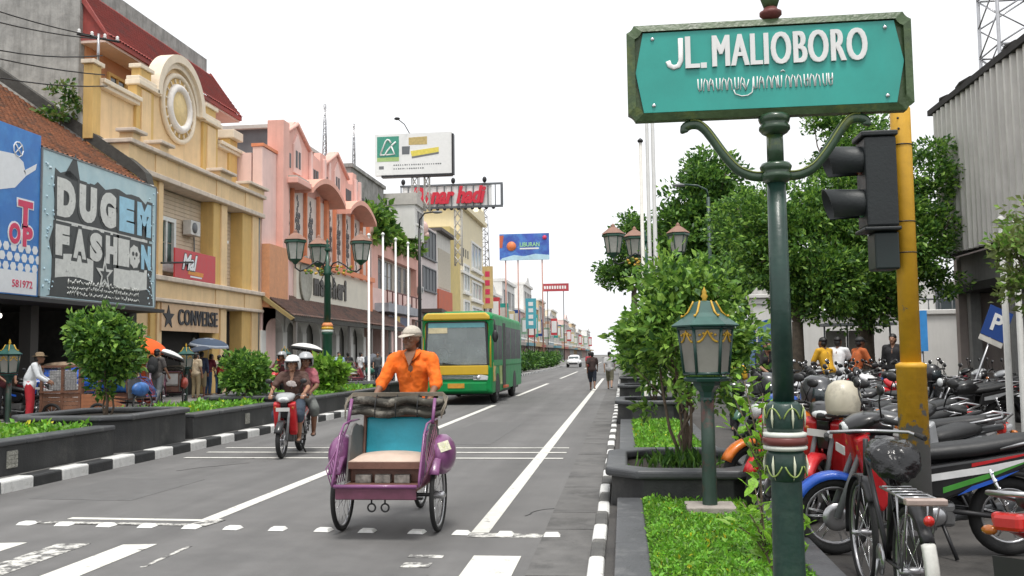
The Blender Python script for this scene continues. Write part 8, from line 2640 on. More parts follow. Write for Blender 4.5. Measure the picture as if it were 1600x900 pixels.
def car(label, loc, rz, m):
 t = thing('car', label, 'car', loc, rz)
 b = MB()
 loft(b, [(-2.0, 0.55, 0.5, 0.15), (-1.9, 0.6, 0.76, 0.28), (-1.0, 0.65, 0.84, 0.34), (0.6, 0.65, 0.85, 0.36), (1.8, 0.66, 0.8, 0.34), (2.0, 0.66, 0.6, 0.24)], 16)
 b.build('body', m, t)
 c = MB()
 loft(c, [(-1.05, 0.95, 0.7, 0.03), (-0.45, 1.18, 0.68, 0.26), (0.7, 1.2, 0.68, 0.3), (1.35, 1.12, 0.66, 0.2), (1.8, 0.95, 0.62, 0.03)], 16)
 c.build('cabin', m, t)
 MB().prism([(-0.6, 0), (0.6, 0), (0.54, 0.42), (-0.54, 0.42)], 'y', -0.01, 0.01, M=Matrix.Translation((0, -0.98, 1.02)) @ Matrix.Rotation(R(-52), 4, 'X')).build('windscreen', WINGL, t)
 for s in (-1, 1):
  MB().prism([(-0.5, 1.02), (1.3, 1.02), (1.0, 1.36), (-0.1, 1.36)], 'x', s * 0.66, s * 0.7).build('side_window', WINGL, t)
  MB().ell((s * 0.55, -1.93, 0.68), (0.17, 0.06, 0.09), 10, 6).build('headlight', CLEARL, t)
  for y in (-1.25, 1.25):
   w = MB().torus((0, 0, 0), 0.21, 0.1, 'x', 20, 8).build('wheel', RUBBER, t, (s * 0.74, y, 0.31))
   MB().lathe([(0.001, 0.05), (0.14, 0.04), (0.15, 0.0)], n=14, M=Matrix.Rotation(R(90) * s, 4, 'Y')).build('rim', STEEL, w)
 MB().bx(-0.5, 0.5, -2.02, -1.96, 0.4, 0.56).build('bumper', BLACKP, t)
car('small white car far down the street in the left lane', (-5.9, 112.0, 0), 0, PWHT)

# ------------------------------------------------------------------ walkers in the road
person('man walking away in a dark brown shirt and dark shorts on the right lane line', (-1.35, 40.5, 0), R(180), WALK, 'brown', cloth('darkbrown', (0.05, 0.03, 0.028)), 'short', cloth('navyshorts', (0.02, 0.025, 0.04)), 'knee', voxel=0.025)
person('walker in a pale top and khaki shorts beside the right kerb', (-0.62, 41.6, 0), R(175), WALK, 'light', cloth('palegrey', (0.5, 0.5, 0.5)), 'short', cloth('khaki', (0.16, 0.15, 0.1)), 'knee', voxel=0.025)
person('far walker in a red top just left of the man in brown', (-2.1, 58.0, 0), R(180), WALK, 'brown', cloth('crimson', (0.4, 0.03, 0.05)), 'short', cloth('black', (0.02, 0.02, 0.022)), 'long', voxel=0.03)
place_bike('bebek', 'distant dark motorcycle riding towards the viewer near the right kerb', -1.0, 70.0, 0, PBLK, PBLK, z=0.0, group='ridden motorcycles', lean=0.0)
person('distant rider in black on the motorcycle near the right kerb', (-1.0, 70.0, 0), 0, RIDE, 'brown', cloth('black', (0.02, 0.02, 0.022)), 'long', cloth('black', (0.02, 0.02, 0.022)), 'long', 'helmet', PBLK, voxel=0.03)
# ------------------------------------------------------------------ left pavement: people, carts, umbrellas
GP = 'people on the left pavement'
Zp = 0.15
person('man in a white shirt and red trousers with a brown hat beside the rusty cart', (-13.35, 19.65, Zp), R(115), LEAN, 'brown', cloth('white', (0.68, 0.7, 0.72)), 'long', cloth('redtrousers', (0.42, 0.02, 0.03)), 'long', 'brim', mat('hat_brown', (0.2, 0.14, 0.08), 0.8), cloth('redshoe', (0.4, 0.03, 0.04)), group=GP)
person('man with a black backpack and grey trousers walking away', (-13.8, 26.3, Zp), R(170), WALK, 'tan', cloth('greybrown', (0.09, 0.08, 0.075)), 'short', cloth('greytrousers', (0.14, 0.15, 0.16)), 'long', group=GP, scale=1.05)
t = thing('backpack', 'bulging black backpack on the back of the walking man', 'backpack', (-13.8, 26.3, Zp), R(170))
bp = MB()
bp.ell((0, 0.2, 1.28), (0.17, 0.12, 0.26), 14, 10)
bp.ell((0, 0.27, 1.18), (0.13, 0.08, 0.14), 12, 8)
bp.build('bag', cloth('packblack', (0.022, 0.023, 0.024)), t)
MB().tube([(0.1, 0.15, 1.46), (0.12, 0.0, 1.5), (0.12, -0.13, 1.36), (0.13, 0.05, 1.12)], 0.02, 6).tube([(-0.1, 0.15, 1.46), (-0.12, 0.0, 1.5), (-0.12, -0.13, 1.36), (-0.13, 0.05, 1.12)], 0.02, 6).build('strap', BLACKM, t)
person('woman in a red and yellow dress under the orange umbrella', (-14.75, 27.3, Zp), R(200), STAND, 'tan', cloth('redyellow', (0.5, 0.09, 0.03), 0.5), 'short', cloth('redskirt', (0.48, 0.06, 0.03), 0.4), 'skirt', group=GP, scale=0.95)
person('man in a navy and white jacket and khaki trousers seen from behind', (-16.05, 34.0, Zp), R(190), STAND, 'brown', cloth('navyjacket', (0.03, 0.04, 0.08), 0.6), 'long', cloth('khakilong', (0.24, 0.19, 0.11)), 'knee', shoe=cloth('redboot', (0.3, 0.05, 0.03)), group=GP, scale=1.03)
person('person in a maroon shirt and blue jeans browsing a stall', (-16.3, 35.1, Zp), R(160), LEAN, 'tan', cloth('maroon', (0.2, 0.03, 0.05)), 'short', cloth('jeans', (0.06, 0.12, 0.24)), 'long', group=GP)
person('person in a pale cream top and jeans between two red shirts', (-16.2, 35.9, Zp), R(175), STAND, 'light', cloth('creamtop', (0.55, 0.48, 0.38)), 'short', cloth('jeans', (0.06, 0.12, 0.24)), 'long', group=GP, scale=0.95)
person('person in a bright red shirt bending over near the white bag', (-15.75, 35.0, Zp), R(140), LEAN, 'brown', cloth('brightred', (0.42, 0.02, 0.03)), 'long', cloth('black', (0.02, 0.02, 0.022)), 'long', group=GP)
person('woman in a pale lilac blouse beside the backpack man', (-14.3, 26.9, Zp), R(150), STAND, 'light', cloth('lilac', (0.5, 0.4, 0.5)), 'short', cloth('redskirt', (0.48, 0.06, 0.03), 0.4), 'skirt', group=GP, scale=0.94)
person('stall keeper in a dark red shirt behind the man in red trousers', (-14.9, 20.9, Zp), R(60), LEAN, 'brown', cloth('darkmaroon', (0.1, 0.02, 0.025)), 'short', cloth('black', (0.02, 0.02, 0.022)), 'long', group=GP)
person('man in beige standing just right of the small lantern', (-15.6, 32.6, Zp), R(170), STAND, 'tan', cloth('ped_beige', (0.45, 0.37, 0.26)), 'short', cloth('khakilong', (0.24, 0.19, 0.11)), 'long', group=GP)
person('person in an orange top at the tiled awning behind the left lamp post', (-13.0, 34.5, Zp), R(30), STAND, 'tan', cloth('orangetop', (0.6, 0.15, 0.03)), 'short', cloth('black', (0.02, 0.02, 0.022)), 'long', group=GP)
cw = [('pale blue', (0.3, 0.42, 0.55)), ('black', (0.02, 0.02, 0.022)), ('white', (0.68, 0.7, 0.72)), ('dark grey', (0.08, 0.085, 0.09)), ('teal', (0.05, 0.22, 0.24)), ('brown', (0.085, 0.045, 0.035)), ('beige', (0.45, 0.37, 0.26))]
spots = [(-12.5, 40.0, 20, STAND), (-13.6, 45, 190, WALK), (-13.3, 46.2, 150, STAND), (-12.9, 48, 10, WALK), (-11.95, 47, 200, WALK), (-12.1, 50, 0, STAND), (-11.9, 52.0, 170, WALK)]
plc = ['just right of the left lamp post', 'walking away beneath the awning', 'standing deep under the awning', 'walking forward past the flagpoles', 'walking away past the third flagpole', 'standing at the fourth flagpole', 'farthest along beside the last flagpole']
for (x, y, a, ps), (nm, c), pl in zip(spots, cw, plc):
 person('pedestrian in a %s top %s' % (nm, pl), (x, y, Zp), R(a), ps, 'tan', cloth('ped_' + nm.replace(' ', ''), c), 'short', cloth('ped_trousers_' + str(len(nm) % 3), ((0.03, 0.035, 0.05), (0.07, 0.1, 0.16), (0.05, 0.045, 0.04))[len(nm) % 3]), 'long', voxel=0.026, group=GP)

def umbrella(label, loc, m, r=0.6, tilt=(0, 0), m2=None):
 t = thing('umbrella', label, 'umbrella', loc, 0, 'open umbrellas on the left pavement')
 t.rotation_euler = (tilt[0], tilt[1], 0)
 n = 8
 vs, fs, mi = [(0, 0, 0.26 * r / 0.6)], [], []
 mb = MB()
 k = 5
 for j in range(1, k + 1):
  f = j / k
  for i in range(n * 3):
   a = 2 * math.pi * i / (n * 3)
   rr = r * math.sin(f * 1.35) / math.sin(1.35) * (1 - 0.05 * (i % 3 != 0) * f)
   vs.append((rr * math.cos(a), rr * math.sin(a), 0.26 * r / 0.6 * math.cos(f * 1.45)))
 q = n * 3
 for i in range(q):
  fs.append((0, 1 + i, 1 + (i + 1) % q))
 mb.add(vs, [], 0, True)
 for f in fs:
  mb.f.append(f); mb.mi.append((f[1] // 3) % 2); mb.sm.append(True)
 for j in range(k - 1):
  for i in range(q):
   mb.f.append((1 + j * q + i, 1 + (j + 1) * q + i, 1 + (j + 1) * q + (i + 1) % q, 1 + j * q + (i + 1) % q))
   mb.mi.append(1 if (j == k - 2 and m2) else 0)
   mb.sm.append(True)
 mb.mi = [0 if x and not m2 else x for x in mb.mi]
 o = mb.build('canopy', [m, m2 or m], t)
 md = o.modifiers.new('thick', 'SOLIDIFY'); md.thickness = 0.005
 MB().tube([(0, 0, 0.26), (0, 0, -0.75)], 0.01, 6).build('shaft', STEEL, t)
 for i in range(n):
  a = 2 * math.pi * i / n
  MB().tube([(0, 0, 0.2), (r * .97 * math.cos(a), r * .97 * math.sin(a), 0.02)], 0.005, 4).build('rib', STEEL, t)
umbrella('bright orange umbrella behind the man with the backpack', (-14.65, 27.2, 1.95), cloth('umb_orange', (0.75, 0.1, 0.01), 0.06), 0.62, (R(10), R(22)))
umbrella('dark blue umbrella with a pale rim over the browsing people', (-16.0, 34.5, 2.05), cloth('umb_blue', (0.05, 0.075, 0.12)), 0.8, (R(4), R(8)), cloth('umb_rim', (0.3, 0.34, 0.4)))
umbrella('smaller dark umbrella left of the large blue one', (-15.9, 33.4, 1.85), cloth('umb_dark', (0.04, 0.055, 0.085)), 0.5, (R(5), R(-10)))
umbrella('white umbrella with a black rim between backpack man and lantern', (-14.15, 27.6, 1.65), cloth('umb_white', (0.66, 0.66, 0.64), 0.06), 0.55, (R(-14), R(16)), BLACKM)
umbrella('white and black umbrella above the motorcycle passenger', (-10.5, 30.0, 1.8), cloth('umb_white2', (0.68, 0.67, 0.64), 0.06), 0.62, (R(-6), R(8)), BLACKM)
umbrella('small orange umbrella right behind the passenger helmet', (-10.4, 31.0, 1.5), cloth('umb_orange2', (0.7, 0.14, 0.01), 0.06), 0.4, (R(0), R(24)))

# hawker cart of weathered boards with a wire cage
t = thing('hawker_cart', 'rusty brown hawker cart with a wire cage and plank sides at the left', 'cart', (-13.0, 20.75, Zp), R(4))
RW = mat('cart_wood', (0.2, 0.1, 0.06), 0.85, var=0.35, vs=5, bump=0.4, bs=20, streak=0.4)
RF = mat('cart_frame', (0.16, 0.075, 0.045), 0.8, var=0.35, vs=6)
for x in (-0.5, 0.0, 0.42):
 for y in (-0.45, 0.45):
  MB().bx(x - 0.03, x + 0.03, y - 0.03, y + 0.03, 0.1, 1.3).build('post', RF, t)
for z in (0.28, 0.7, 1.29):
 for y in (-0.482, 0.482):
  MB().bx(-0.53, 0.45, y - 0.02, y + 0.02, z, z + 0.05).build('rail', RF, t)
for k in range(4):
 MB().bx(-0.5, 0.42, -0.465, -0.445, 0.31 + k * 0.098, 0.40 + k * 0.098).build('plank', RW, t)
mh = MB()
for k in range(14):
 mh.tube([(-0.46 + 0.065 * k, -0.47, 0.75), (-0.46 + 0.065 * k, -0.47, 1.28)], 0.004, 4)
for k in range(9):
 mh.tube([(-0.47, -0.47, 0.77 + 0.06 * k), (0.4, -0.47, 0.77 + 0.06 * k)], 0.004, 4)
mh.build('wire_mesh', GREYP, t)
MB().bx(-0.46, -0.06, -0.2, 0.3, 0.75, 1.22).build('stored_goods', mat('goods_pale', (0.36, 0.36, 0.36), 0.8, var=0.6, vs=18), t)
for k in range(5):
 z0, z1 = 0.22 + k * 0.09, 0.305 + k * 0.09
 MB().prism([(0.46, z0), (1.5, z0), (1.5 - max(0, k - 1) * 0.22, z1), (0.46, z1)], 'y', -0.47, -0.44).build('plank', mat('plank_orange', (0.33, 0.13, 0.06), 0.85, var=0.25, vs=4, bump=0.3, streak=0.3), t)
for x in (-0.2, 0.9):
 w = MB().torus((0, 0, 0), 0.2, 0.035, 'y', 22, 7).build('wheel', RUBBER, t, (x, -0.54, 0.235))
 s_ = MB()
 for k in range(8):
  a = 2 * math.pi * k / 8
  s_.tube([(0, 0, 0), (0.18 * math.cos(a), 0, 0.18 * math.sin(a))], 0.008, 4)
 s_.build('spokes', STEEL, w)
MB().bx(-0.5, 1.45, -0.42, 0.42, 0.12, 0.2).build('bed', RW, t)
t = thing('stall_table', 'market stall under a bright blue tarpaulin behind the rusty cart', 'stall', (-15.0, 24.0, Zp), R(5))
for x in (-0.9, 0.9):
 for y in (-0.4, 0.4):
  MB().bx(x - 0.03, x + 0.03, y - 0.03, y + 0.03, 0, 1.0).build('leg', RF, t)
vs, fs = [], []
rt = random.Random(2)
for j in range(5):
 for i in range(13):
  vs.append((-1.1 + 2.2 * i / 12, (-0.56, -0.55, -0.2, 0.3, 0.55)[j], (0.55, 1.05, 1.25, 1.22, 1.0)[j] + rt.uniform(-.03, .03)))
for j in range(4):
 for i in range(12):
  fs.append((j * 13 + i, j * 13 + i + 1, (j + 1) * 13 + i + 1, (j + 1) * 13 + i))
o = MB().add(vs, fs, 0, True).build('tarpaulin', mat('tarp_blue', (0.015, 0.1, 0.5), 0.45, var=0.15, vs=4), t)
md = o.modifiers.new('thick', 'SOLIDIFY'); md.thickness = 0.01
MB().ell((-0.3, 0, 1.3), (0.6, 0.35, 0.12), 12, 6).ell((0.5, 0.1, 1.28), (0.4, 0.3, 0.1), 12, 6).build('goods', mat('goods_brown', (0.25, 0.18, 0.12), 0.8, var=0.5, vs=8), t)
RG = 'rickshaws parked on the left pavement'
BLUV = mat('blue_sheet', (0.03, 0.14, 0.42), 0.45, var=0.35, vs=7)
rickshaw('parked blue rickshaw beside the trunk of the big left bush', (-12.8, 23.0, Zp), R(160), mat('rick_blue', (0.04, 0.13, 0.36), 0.4, var=0.4, vs=9), BLUV, BLUV, 'folded', BLUV, RG, True)
rickshaw('parked rickshaw with a white seat behind the small green lantern post', (-14.3, 28.0, Zp), R(200), mat('rick_red', (0.35, 0.06, 0.04), 0.4, var=0.3, vs=9), mat('rick_white', (0.65, 0.65, 0.62), 0.5), mat('rick_white2', (0.6, 0.6, 0.58), 0.5), 'folded', CANV, RG, True)
rickshaw('red rickshaw waiting in front of the arcade right of the left lamp post', (-12.9, 43.0, Zp), R(60), mat('rick_maroon', (0.28, 0.05, 0.06), 0.4, var=0.3), mat('rick_grey', (0.3, 0.3, 0.3), 0.5), mat('rick_red2', (0.3, 0.06, 0.06), 0.5), 'folded', CANV, RG, True)
rickshaw('dark rickshaw with its hood up near the second flagpole', (-13.6, 50.0, Zp), R(80), mat('rick_green', (0.03, 0.15, 0.1), 0.4, var=0.3), mat('rick_grey', (0.3, 0.3, 0.3), 0.5), mat('rick_red2', (0.3, 0.06, 0.06), 0.5), 'up', mat('rick_hood', (0.1, 0.11, 0.13), 0.7), RG, True)
LB = 'motorcycles on the left pavement'
place_bike('bebek', 'dark motorcycle with a blue wheel cover next to the left edge lantern', -15.1, 21.8, R(75), PBLK, PBLUE, z=Zp, group=LB)
place_bike('bebek', 'white and black motorcycle between the man in red trousers and the cart', -14.0, 21.75, R(60), PWHT, PWHT, z=Zp, group=LB)
place_bike('sport', 'dark red motorcycle behind the man in red trousers', -15.0, 22.8, R(80), PMAR, PBLK, z=Zp, group=LB)
for k, (x, y, a, m_, w) in enumerate(((-12.0, 31, 200, PBLK, 'black motorcycle in the row before the arcade, left end'), (-12.1, 33.0, 195, PSIL, 'silver motorcycle in the row before the arcade'), (-12.0, 34.2, 205, PBLUE, 'blue motorcycle in the row before the arcade'), (-11.4, 45.6, 190, PDGR, 'dark grey motorcycle at the far end of the arcade'), (-11.2, 47.6, 190, PWHT, 'white motorcycle at the far end of the arcade'))):
 place_bike('bebek', w, x, y, R(a), m_, m_, z=Zp, group=LB)
t = thing('plastic_bag', 'white plastic bag set down by the low left bush', 'bag', (-15.0, 34.85, Zp), 0)
MB().lathe([(0.16, 0.0), (0.22, 0.06), (0.2, 0.22), (0.1, 0.36), (0.05, 0.42), (0.002, 0.44)], n=14).build('bag', mat('bag_white', (0.75, 0.76, 0.8), 0.4, var=0.1, vs=9, bump=0.5, bs=12), t)
MB().torus((0, 0, 0.45), 0.07, 0.012, 'x', 12, 5).build('handle', MATS['bag_white'], t)

# ------------------------------------------------------------------ right: parking
PZ = 0.12
PGp = 'parked motorcycles on the right'
place_bike('bebek', 'nearest side-on motorcycle with a long black seat and blue front fender', 2.12, 7.12, R(-88), PBLUE, PWHT, PZ, PGp, 0.06)
B1 = [o for o in bpy.data.objects if o.get('label', '').startswith('nearest side-on')][0]
STRP = [PBLK]
recolour(B1, {'side_fairing': STRP, 'leg_shield': [PRED], 'front_cowl': [PBLK], 'nose_panel': [PRED], 'side_stripe': [PWHT]})
for c in list(B1.children):
 if c.name.startswith('side_fairing'):
  for (poly, mm) in (([(0.2, 0.455), (0.45, 0.545), (0.62, 0.63), (0.3, 0.52)], PBLUE), ([(0.3, 0.655), (0.8, 0.765), (0.88, 0.79), (0.3, 0.68)], PRED), ([(0.1, 0.47), (0.4, 0.57), (0.75, 0.72), (0.4, 0.605), (0.1, 0.51)], PGRN)):
   sgn = 1 if np.mean([v.co.x for v in c.data.vertices]) > 0 else -1
   MB().prism(poly, 'x', sgn * 0.1252, sgn * 0.1285).build('stripe', mm, B1)
place_bike('bebek', 'red and black motorcycle tail cut off at the bottom right corner', 2.42, 4.5, R(118), PRED, PBLK, PZ, PGp, 0.08)
place_bike('bebek', 'red and white motorcycle directly right of the green sign post', 1.9, 8.9, R(-30), PRED, PBLK, PZ, PGp)
place_bike('sport', 'dark motorcycle with a grey seat behind the beige helmet', 2.55, 9.3, R(-115), PDGR, PSIL, PZ, PGp)
place_bike('bebek', 'silver motorcycle partly hidden behind the yellow pole', 2.75, 8.7, R(-50), PSIL, PBLK, PZ, PGp)
place_bike('bebek', 'bright red motorcycle facing the viewer below the crowd of youths', 4.05, 15.6, R(8), PRED, PRED, PZ, PGp)
place_bike('bebek', 'blue motorcycle behind the taller young plant', 1.72, 10.6, R(-20), PBLUE, PBLUE, PZ, PGp)
place_bike('sport', 'black motorcycle squeezed beside the blue one by the planter', 1.95, 11.7, R(-35), PBLK, PSIL, PZ, PGp)
place_bike('bebek', 'grey motorcycle under two black helmets beside the planter', 1.85, 12.9, R(-30), PDGR, PSIL, PZ, PGp)
place_bike('bebek', 'white motorcycle third in line beyond the planter', 2.2, 14.3, R(-25), PWHT, PBLK, PZ, PGp)
place_bike('bebek', 'dark green motorcycle fourth in line beyond the planter', 2.2, 15.7, R(-35), paint('bottle', (0.02, 0.09, 0.05)), PBLK, PZ, PGp)
place_bike('sport', 'orange and black motorcycle below the beige helmet', 1.72, 9.75, R(-60), PORG, PBLK, PZ, PGp)
place_bike('bebek', 'silver and black motorcycle beside the aisle', 3.0, 13.4, R(-80), PSIL, PBLK, PZ, PGp)
rb = random.Random(12)
names = ['nearest', 'second', 'third', 'fourth', 'fifth', 'sixth', 'seventh', 'eighth', 'ninth', 'tenth', 'eleventh', 'twelfth']
cols_ = [(PBLK, 'black'), (PDGR, 'dark grey'), (PBLK, 'black'), (PMAR, 'maroon'), (PBLK, 'black'), (PBLUE, 'dark blue'), (PSIL, 'silver'), (PBLK, 'black')]
for k in range(10):
 m_, nm = cols_[k % 8]
 place_bike('sport' if k % 2 == 0 else 'bebek', '%s motorcycle with its tail to the right, %s of the long row' % (nm, names[k]), 6.05 + rb.uniform(-.12, .12), 17.4 + k * 0.75, R(-78 + rb.uniform(-6, 6)), m_, (PSIL, PBLK)[k % 2], PZ, PGp)
for k in range(9):
 m_, nm = cols_[(k + 3) % 8]
 place_bike('sport' if k % 3 == 0 else 'bebek', '%s motorcycle in the rear row under the corrugated facade, %s from the front' % (nm, names[k]), 8.3 + rb.uniform(-.12, .12), 16.4 + k * 0.8, R(-98 + rb.uniform(-6, 6)), m_, (PBLK, PSIL)[k % 2], PZ, PGp)
for k in range(6):
 m_, nm = cols_[(k + 5) % 8]
 place_bike('bebek', '%s motorcycle tucked in at the facade columns, %s from the front' % (nm, names[k]), 9.75 + rb.uniform(-.1, .1), 17.6 + k * 0.95, R(-84 + rb.uniform(-8, 8)), m_, PBLK, PZ, PGp)
for k in range(5):
 m_, nm = cols_[(k + 1) % 8]
 place_bike('bebek', '%s motorcycle parked below the tree trunk, %s from the left' % (nm, names[k]), 3.9 + k * 0.85, 22.5 + rb.uniform(-.3, .3), R(190 + rb.uniform(-12, 12)), m_, (PBLK, PSIL)[k % 2], PZ, PGp)
for k in range(4):
 m_, nm = cols_[(k + 4) % 8]
 place_bike('bebek', '%s motorcycle near the white pillar, %s from the left' % (nm, names[k]), 2.9 + k * 0.7, 18.6 + rb.uniform(-.3, .3), R(20 + rb.uniform(-12, 12)), m_, (PWHT, PBLK)[k % 2], PZ, PGp)
for k in range(2):
 m_, nm = cols_[(k + 2) % 8]
 place_bike('sport', '%s motorcycle at the right edge, %s from the front' % (nm, names[k]), 4.75 + 0.5 * k, 9.4 + k * 2.1, R(-70 + 6 * k), m_, PSIL, PZ, PGp)

more = [(1.62, 9.2, -40, PRED, 'bebek', 'maroon'), (2.35, 10.1, -55, PWHT, 'bebek', 'pearl'), (2.9, 10.4, -65, PBLK, 'sport', 'jet black'), (2.55, 11.3, -50, PBLUE, 'bebek', 'cobalt'), (3.2, 11.7, -70, PDGR, 'bebek', 'charcoal'), (2.75, 12.4, -60, PMAR, 'sport', 'wine red'),
  (3.4, 14.4, -70, PBLK, 'bebek', 'glossy black'), (2.9, 15.2, -55, PSIL, 'bebek', 'pale silver'), (3.5, 16.9, -75, PBLK, 'sport', 'coal black'), (2.7, 16.8, -45, PDGR, 'bebek', 'slate'), (4.4, 18.2, -75, PBLK, 'bebek', 'ink black'), (4.5, 19.4, -80, PBLUE, 'bebek', 'navy'), (4.3, 20.6, -80, PBLK, 'sport', 'soot black')]
wh = ['right of the charcoal helmet', 'behind the beige helmet', 'second behind the beige helmet', 'left of the yellow pole', 'just left of the yellow pole', 'beside the dark helmet', 'before the bright red one', 'left of the bright red one', 'behind the bright red one', 'below the youth in black', 'nearest to the seated youths', 'second before the seated youths', 'third before the seated youths']
for (x, y, a, m_, stl, nm), w_ in zip(more, wh):
 place_bike(stl, '%s motorcycle in the tangle %s' % (nm, w_), x, y, R(a), m_, (PBLK, PSIL)[len(nm) % 2], PZ, PGp)
BEI = mat('helmet_beige', (0.5, 0.46, 0.36), 0.4, var=0.12, vs=6, col2=(0.36, 0.33, 0.26), c2s=5, coat=0.2)
BLH = mat('helmet_black', (0.018, 0.018, 0.02), 0.28, var=0.2, coat=0.4)
GRH = mat('helmet_charcoal', (0.055, 0.057, 0.062), 0.3, var=0.2, coat=0.4)
helmet('large beige open-face helmet on a handlebar right of the green post', (1.83, 8.15, 1.2), R(150), BEI, 1.12, R(6))
helmet('dark charcoal helmet just right of the green post', (1.93, 9.7, 1.2), R(40), GRH, 1.15, R(10))
helmet('charcoal helmet between the lantern and the green post', (1.63, 11.0, 1.2), R(60), GRH, 1.2, R(8))
helmet('black helmet just right of the lantern', (1.3, 11.6, 1.2), R(30), BLH, 1.1, R(8))
helmet('black helmet resting on the rear row at the right', (5.5, 17.6, 1.18), R(60), BLH, 1.15)
helmet('white helmet at the right edge on the rear row', (6.9, 16.4, 1.25), R(60), PWHT, 1.1)

# bicycle with a bagged saddle
def bicycle():
 t = thing('bicycle', 'old black bicycle with a white rear mudguard and a black bag over its saddle', 'bicycle', (1.5, 5.75, PZ - 0.03), R(179))
 # local: front = -y
 wheel('front_wheel', t, -0.55, 0.34, 0.02, STEEL, 28, nseg=40, spoke_r=0.0018, rim_w=0.011, hub=0.022)
 wheel('rear_wheel', t, 0.55, 0.34, 0.02, STEEL, 28, nseg=40, spoke_r=0.0018, rim_w=0.011, hub=0.026)
 fr = MB()
 for a, b, r_ in (((0, -0.4, 0.86), (0, 0.06, 0.3), 0.016), ((0, -0.38, 0.82), (0, 0.2, 0.74), 0.014), ((0, 0.06, 0.3), (0, 0.22, 0.86), 0.016)):
  fr.tube([a, b], r_, 8)
 for s in (-1, 1):
  fr.tube([(s * 0.012, 0.06, 0.3), (s * 0.05, 0.55, 0.34)], 0.009, 6)
  fr.tube([(s * 0.012, 0.2, 0.78), (s * 0.05, 0.55, 0.34)], 0.008, 6)
  fr.tube([(s * 0.03, -0.42, 0.72), (s * 0.045, -0.55, 0.34)], 0.01, 6)
 fr.tube([(0, -0.39, 0.95), (0, -0.42, 0.72)], 0.016, 8)
 fr.build('frame', DKMET, t)
 MB().tube([(-0.28, -0.18, 0.98), (-0.24, -0.3, 1.0), (-0.06, -0.4, 1.0), (0.06, -0.4, 1.0), (0.24, -0.3, 1.0), (0.28, -0.18, 0.98)], 0.011, 7).build('handlebar', STEEL, t)
 for s in (-1, 1):
  MB().tube([(s * 0.265, -0.24, 0.99), (s * 0.285, -0.13, 0.975)], 0.016, 7).build('grip', RUBBER, t)
 def guard(y, a0, a1, m, nm):
  g = MB()
  vs, fs = [], []
  n = 20
  for i in range(n + 1):
   a = R(a0 + (a1 - a0) * i / n)
   for xx, rr in ((-0.034, 0.352), (-0.022, 0.372), (0.022, 0.372), (0.034, 0.352)):
    vs.append((xx, y + rr * math.cos(a), 0.34 + rr * math.sin(a)))
  for i in range(n):
   for j in range(3):
    fs.append((i * 4 + j, i * 4 + j + 1, i * 4 + 5 + j, i * 4 + 4 + j))
  o = g.add(vs, fs, 0, True).build(nm, m, t)
  md = o.modifiers.new('thick', 'SOLIDIFY'); md.thickness = 0.003
 guard(0.55, 35, 175, DKMET, 'rear_mudguard')
 guard(0.55, -35, 34, mat('guard_white', (0.6, 0.6, 0.56), 0.5, var=0.2, vs=12, col2=(0.2, 0.18, 0.15), c2s=12, c2lo=0.6, c2hi=0.7), 'rear_mudguard_tail')
 guard(-0.55, 40, 190, DKMET, 'front_mudguard')
 rk = MB()
 for s in (-1, 1):
  rk.tube([(s * 0.075, 0.24, 0.74), (s * 0.08, 0.84, 0.75)], 0.007, 6)
  rk.tube([(s * 0.08, 0.6, 0.75), (s * 0.055, 0.55, 0.34)], 0.006, 6)
  rk.tube([(s * 0.08, 0.8, 0.75), (s * 0.057, 0.56, 0.34)], 0.006, 6)
 for k in range(6):
  rk.tube([(-0.078, 0.3 + 0.1 * k, 0.75), (0.078, 0.3 + 0.1 * k, 0.75)], 0.006, 6)
 rk.build('carrier', STEEL, t)
 MB().bx(-0.1, 0.1, 0.8, 0.86, 0.73, 0.765).build('carrier_end', mat('carrier_rusty', (0.45, 0.36, 0.32), 0.4, metal=0.4, var=0.3), t, bevel=0.008)
 MB().ell((0, 0.875, 0.66), (0.028, 0.02, 0.028), 10, 6).build('reflector', REDL, t)
 # saddle under a crumpled bag
 b = MB()
 loft(b, [(-0.06, 0.93, 0.03, 0.03), (0.02, 0.93, 0.06, 0.045), (0.14, 0.93, 0.12, 0.07), (0.28, 0.92, 0.15, 0.09), (0.36, 0.88, 0.13, 0.1), (0.42, 0.84, 0.05, 0.06)], 18)
 o = b.build('saddle_bag_cover', mat('bag_black', (0.012, 0.012, 0.013), 0.22, var=0.3, vs=8, bump=0.7, bs=18), t)
 sb = o.modifiers.new('sub', 'SUBSURF'); sb.levels = 2; sb.render_levels = 2
 tx = bpy.data.textures.new('crumple', 'CLOUDS'); tx.noise_scale = 0.07
 dm = o.modifiers.new('crumple', 'DISPLACE'); dm.texture = tx; dm.strength = 0.05
 cr = MB()
 cr.lathe([(0.09, -0.004), (0.09, 0.004), (0.02, 0.006)], n=22, M=Matrix.Translation((0.045, 0.06, 0.3)) @ Matrix.Rotation(R(90), 4, 'Y'))
 cr.tube([(0.06, 0.06, 0.3), (0.07, 0.02, 0.14)], 0.009, 6).tube([(-0.05, 0.06, 0.3), (-0.06, 0.1, 0.46)], 0.009, 6)
 cr.box((0.115, 0.02, 0.14), (0.09, 0.07, 0.02)).box((-0.105, 0.1, 0.46), (0.09, 0.07, 0.02))
 cr.build('crank', STEEL, t)
 MB().tube([(0.03, 0.5, 0.2), (0.1, 0.52, 0.01)], 0.009, 6).build('side_stand', STEEL, t)
bicycle()

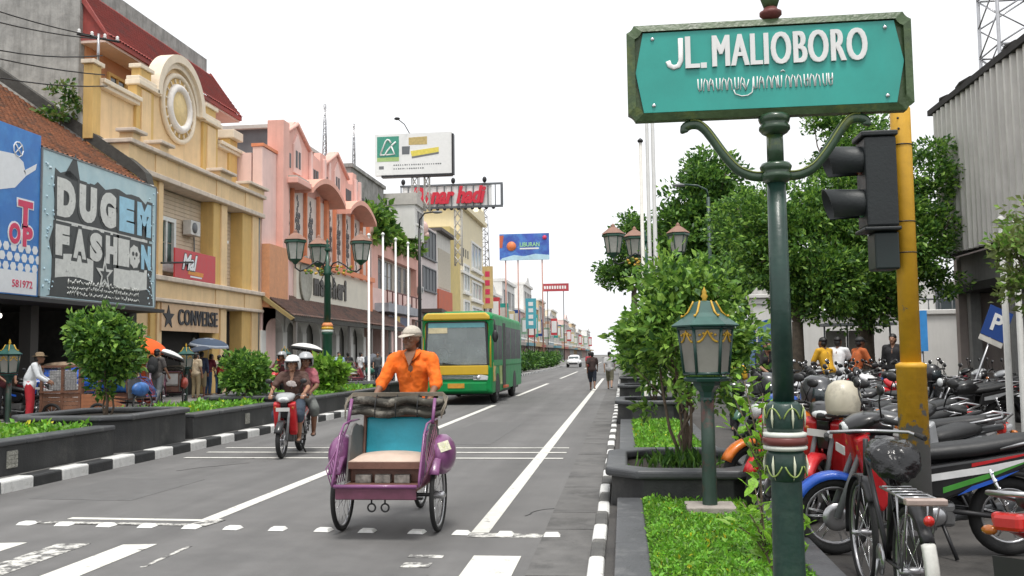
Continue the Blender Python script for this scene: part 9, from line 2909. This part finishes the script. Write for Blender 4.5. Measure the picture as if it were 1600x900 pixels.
RP = 'people among the parked motorcycles'
person('young man in a black printed t-shirt looking down between the lantern and post', (2.9, 20.0, PZ), R(25), LEAN, 'tan', cloth('black', (0.02, 0.02, 0.022)), 'short', cloth('jeansd', (0.03, 0.04, 0.06)), 'long', group=RP, scale=1.05)
person('person in a pale striped shirt with brown hair behind the lantern', (2.55, 21.5, PZ), R(180), STAND, 'light', cloth('stripe', (0.4, 0.45, 0.5), 0.6), 'short', cloth('jeans', (0.06, 0.12, 0.24)), 'long', group=RP, scale=0.97)
person('child in a yellow and orange top just right of the lantern', (2.1, 18.0, PZ), R(10), STAND, 'tan', cloth('childyellow', (0.6, 0.38, 0.03), 0.3), 'short', cloth('black', (0.02, 0.02, 0.022)), 'long', group=RP, scale=0.85)
person('youth in a yellow ochre shirt sitting with his back half turned', (4.95, 24.2, PZ), R(215), SITB, 'brown', cloth('ochre', (0.6, 0.33, 0.02)), 'elbow', cloth('black', (0.02, 0.02, 0.022)), 'long', group=RP, scale=1.13)
person('youth in a white shirt sitting between the yellow and orange shirts', (5.45, 24.5, PZ), R(150), SITB, 'brown', cloth('white', (0.68, 0.7, 0.72)), 'short', cloth('jeansd', (0.03, 0.04, 0.06)), 'long', group=RP, scale=1.14)
person('youth in an orange brown shirt and dark cap leaning over', (5.9, 24.0, PZ), R(110), SITB, 'brown', cloth('rustshirt', (0.45, 0.11, 0.03)), 'elbow', cloth('black', (0.02, 0.02, 0.022)), 'long', 'cap', BLACKM, group=RP, scale=1.12)
person('person in black standing in front of the tree trunk at the yellow pole', (6.75, 24.4, PZ), R(-30), STAND, 'tan', cloth('black', (0.02, 0.02, 0.022)), 'long', cloth('black', (0.02, 0.02, 0.022)), 'long', group=RP, scale=1.12)
place_bike('bebek', 'black motorcycle carrying the youth in yellow', 4.95, 24.2, R(215), PBLK, PBLK, PZ, PGp)
place_bike('bebek', 'maroon motorcycle carrying the youth in orange brown', 5.9, 24.0, R(110), PMAR, PBLK, PZ, PGp)
place_bike('bebek', 'dark grey motorcycle carrying the youth in white', 5.45, 24.5, R(150), PDGR, PBLK, PZ, PGp)

# remove the two patterns the copies were made from
for o in (BEBEK, SPORT):
 for c in list(o.children_recursive):
  bpy.data.objects.remove(c)
 bpy.data.objects.remove(o)
for o in bpy.data.objects:
 if '_proto' in o.keys():
  del o['_proto']
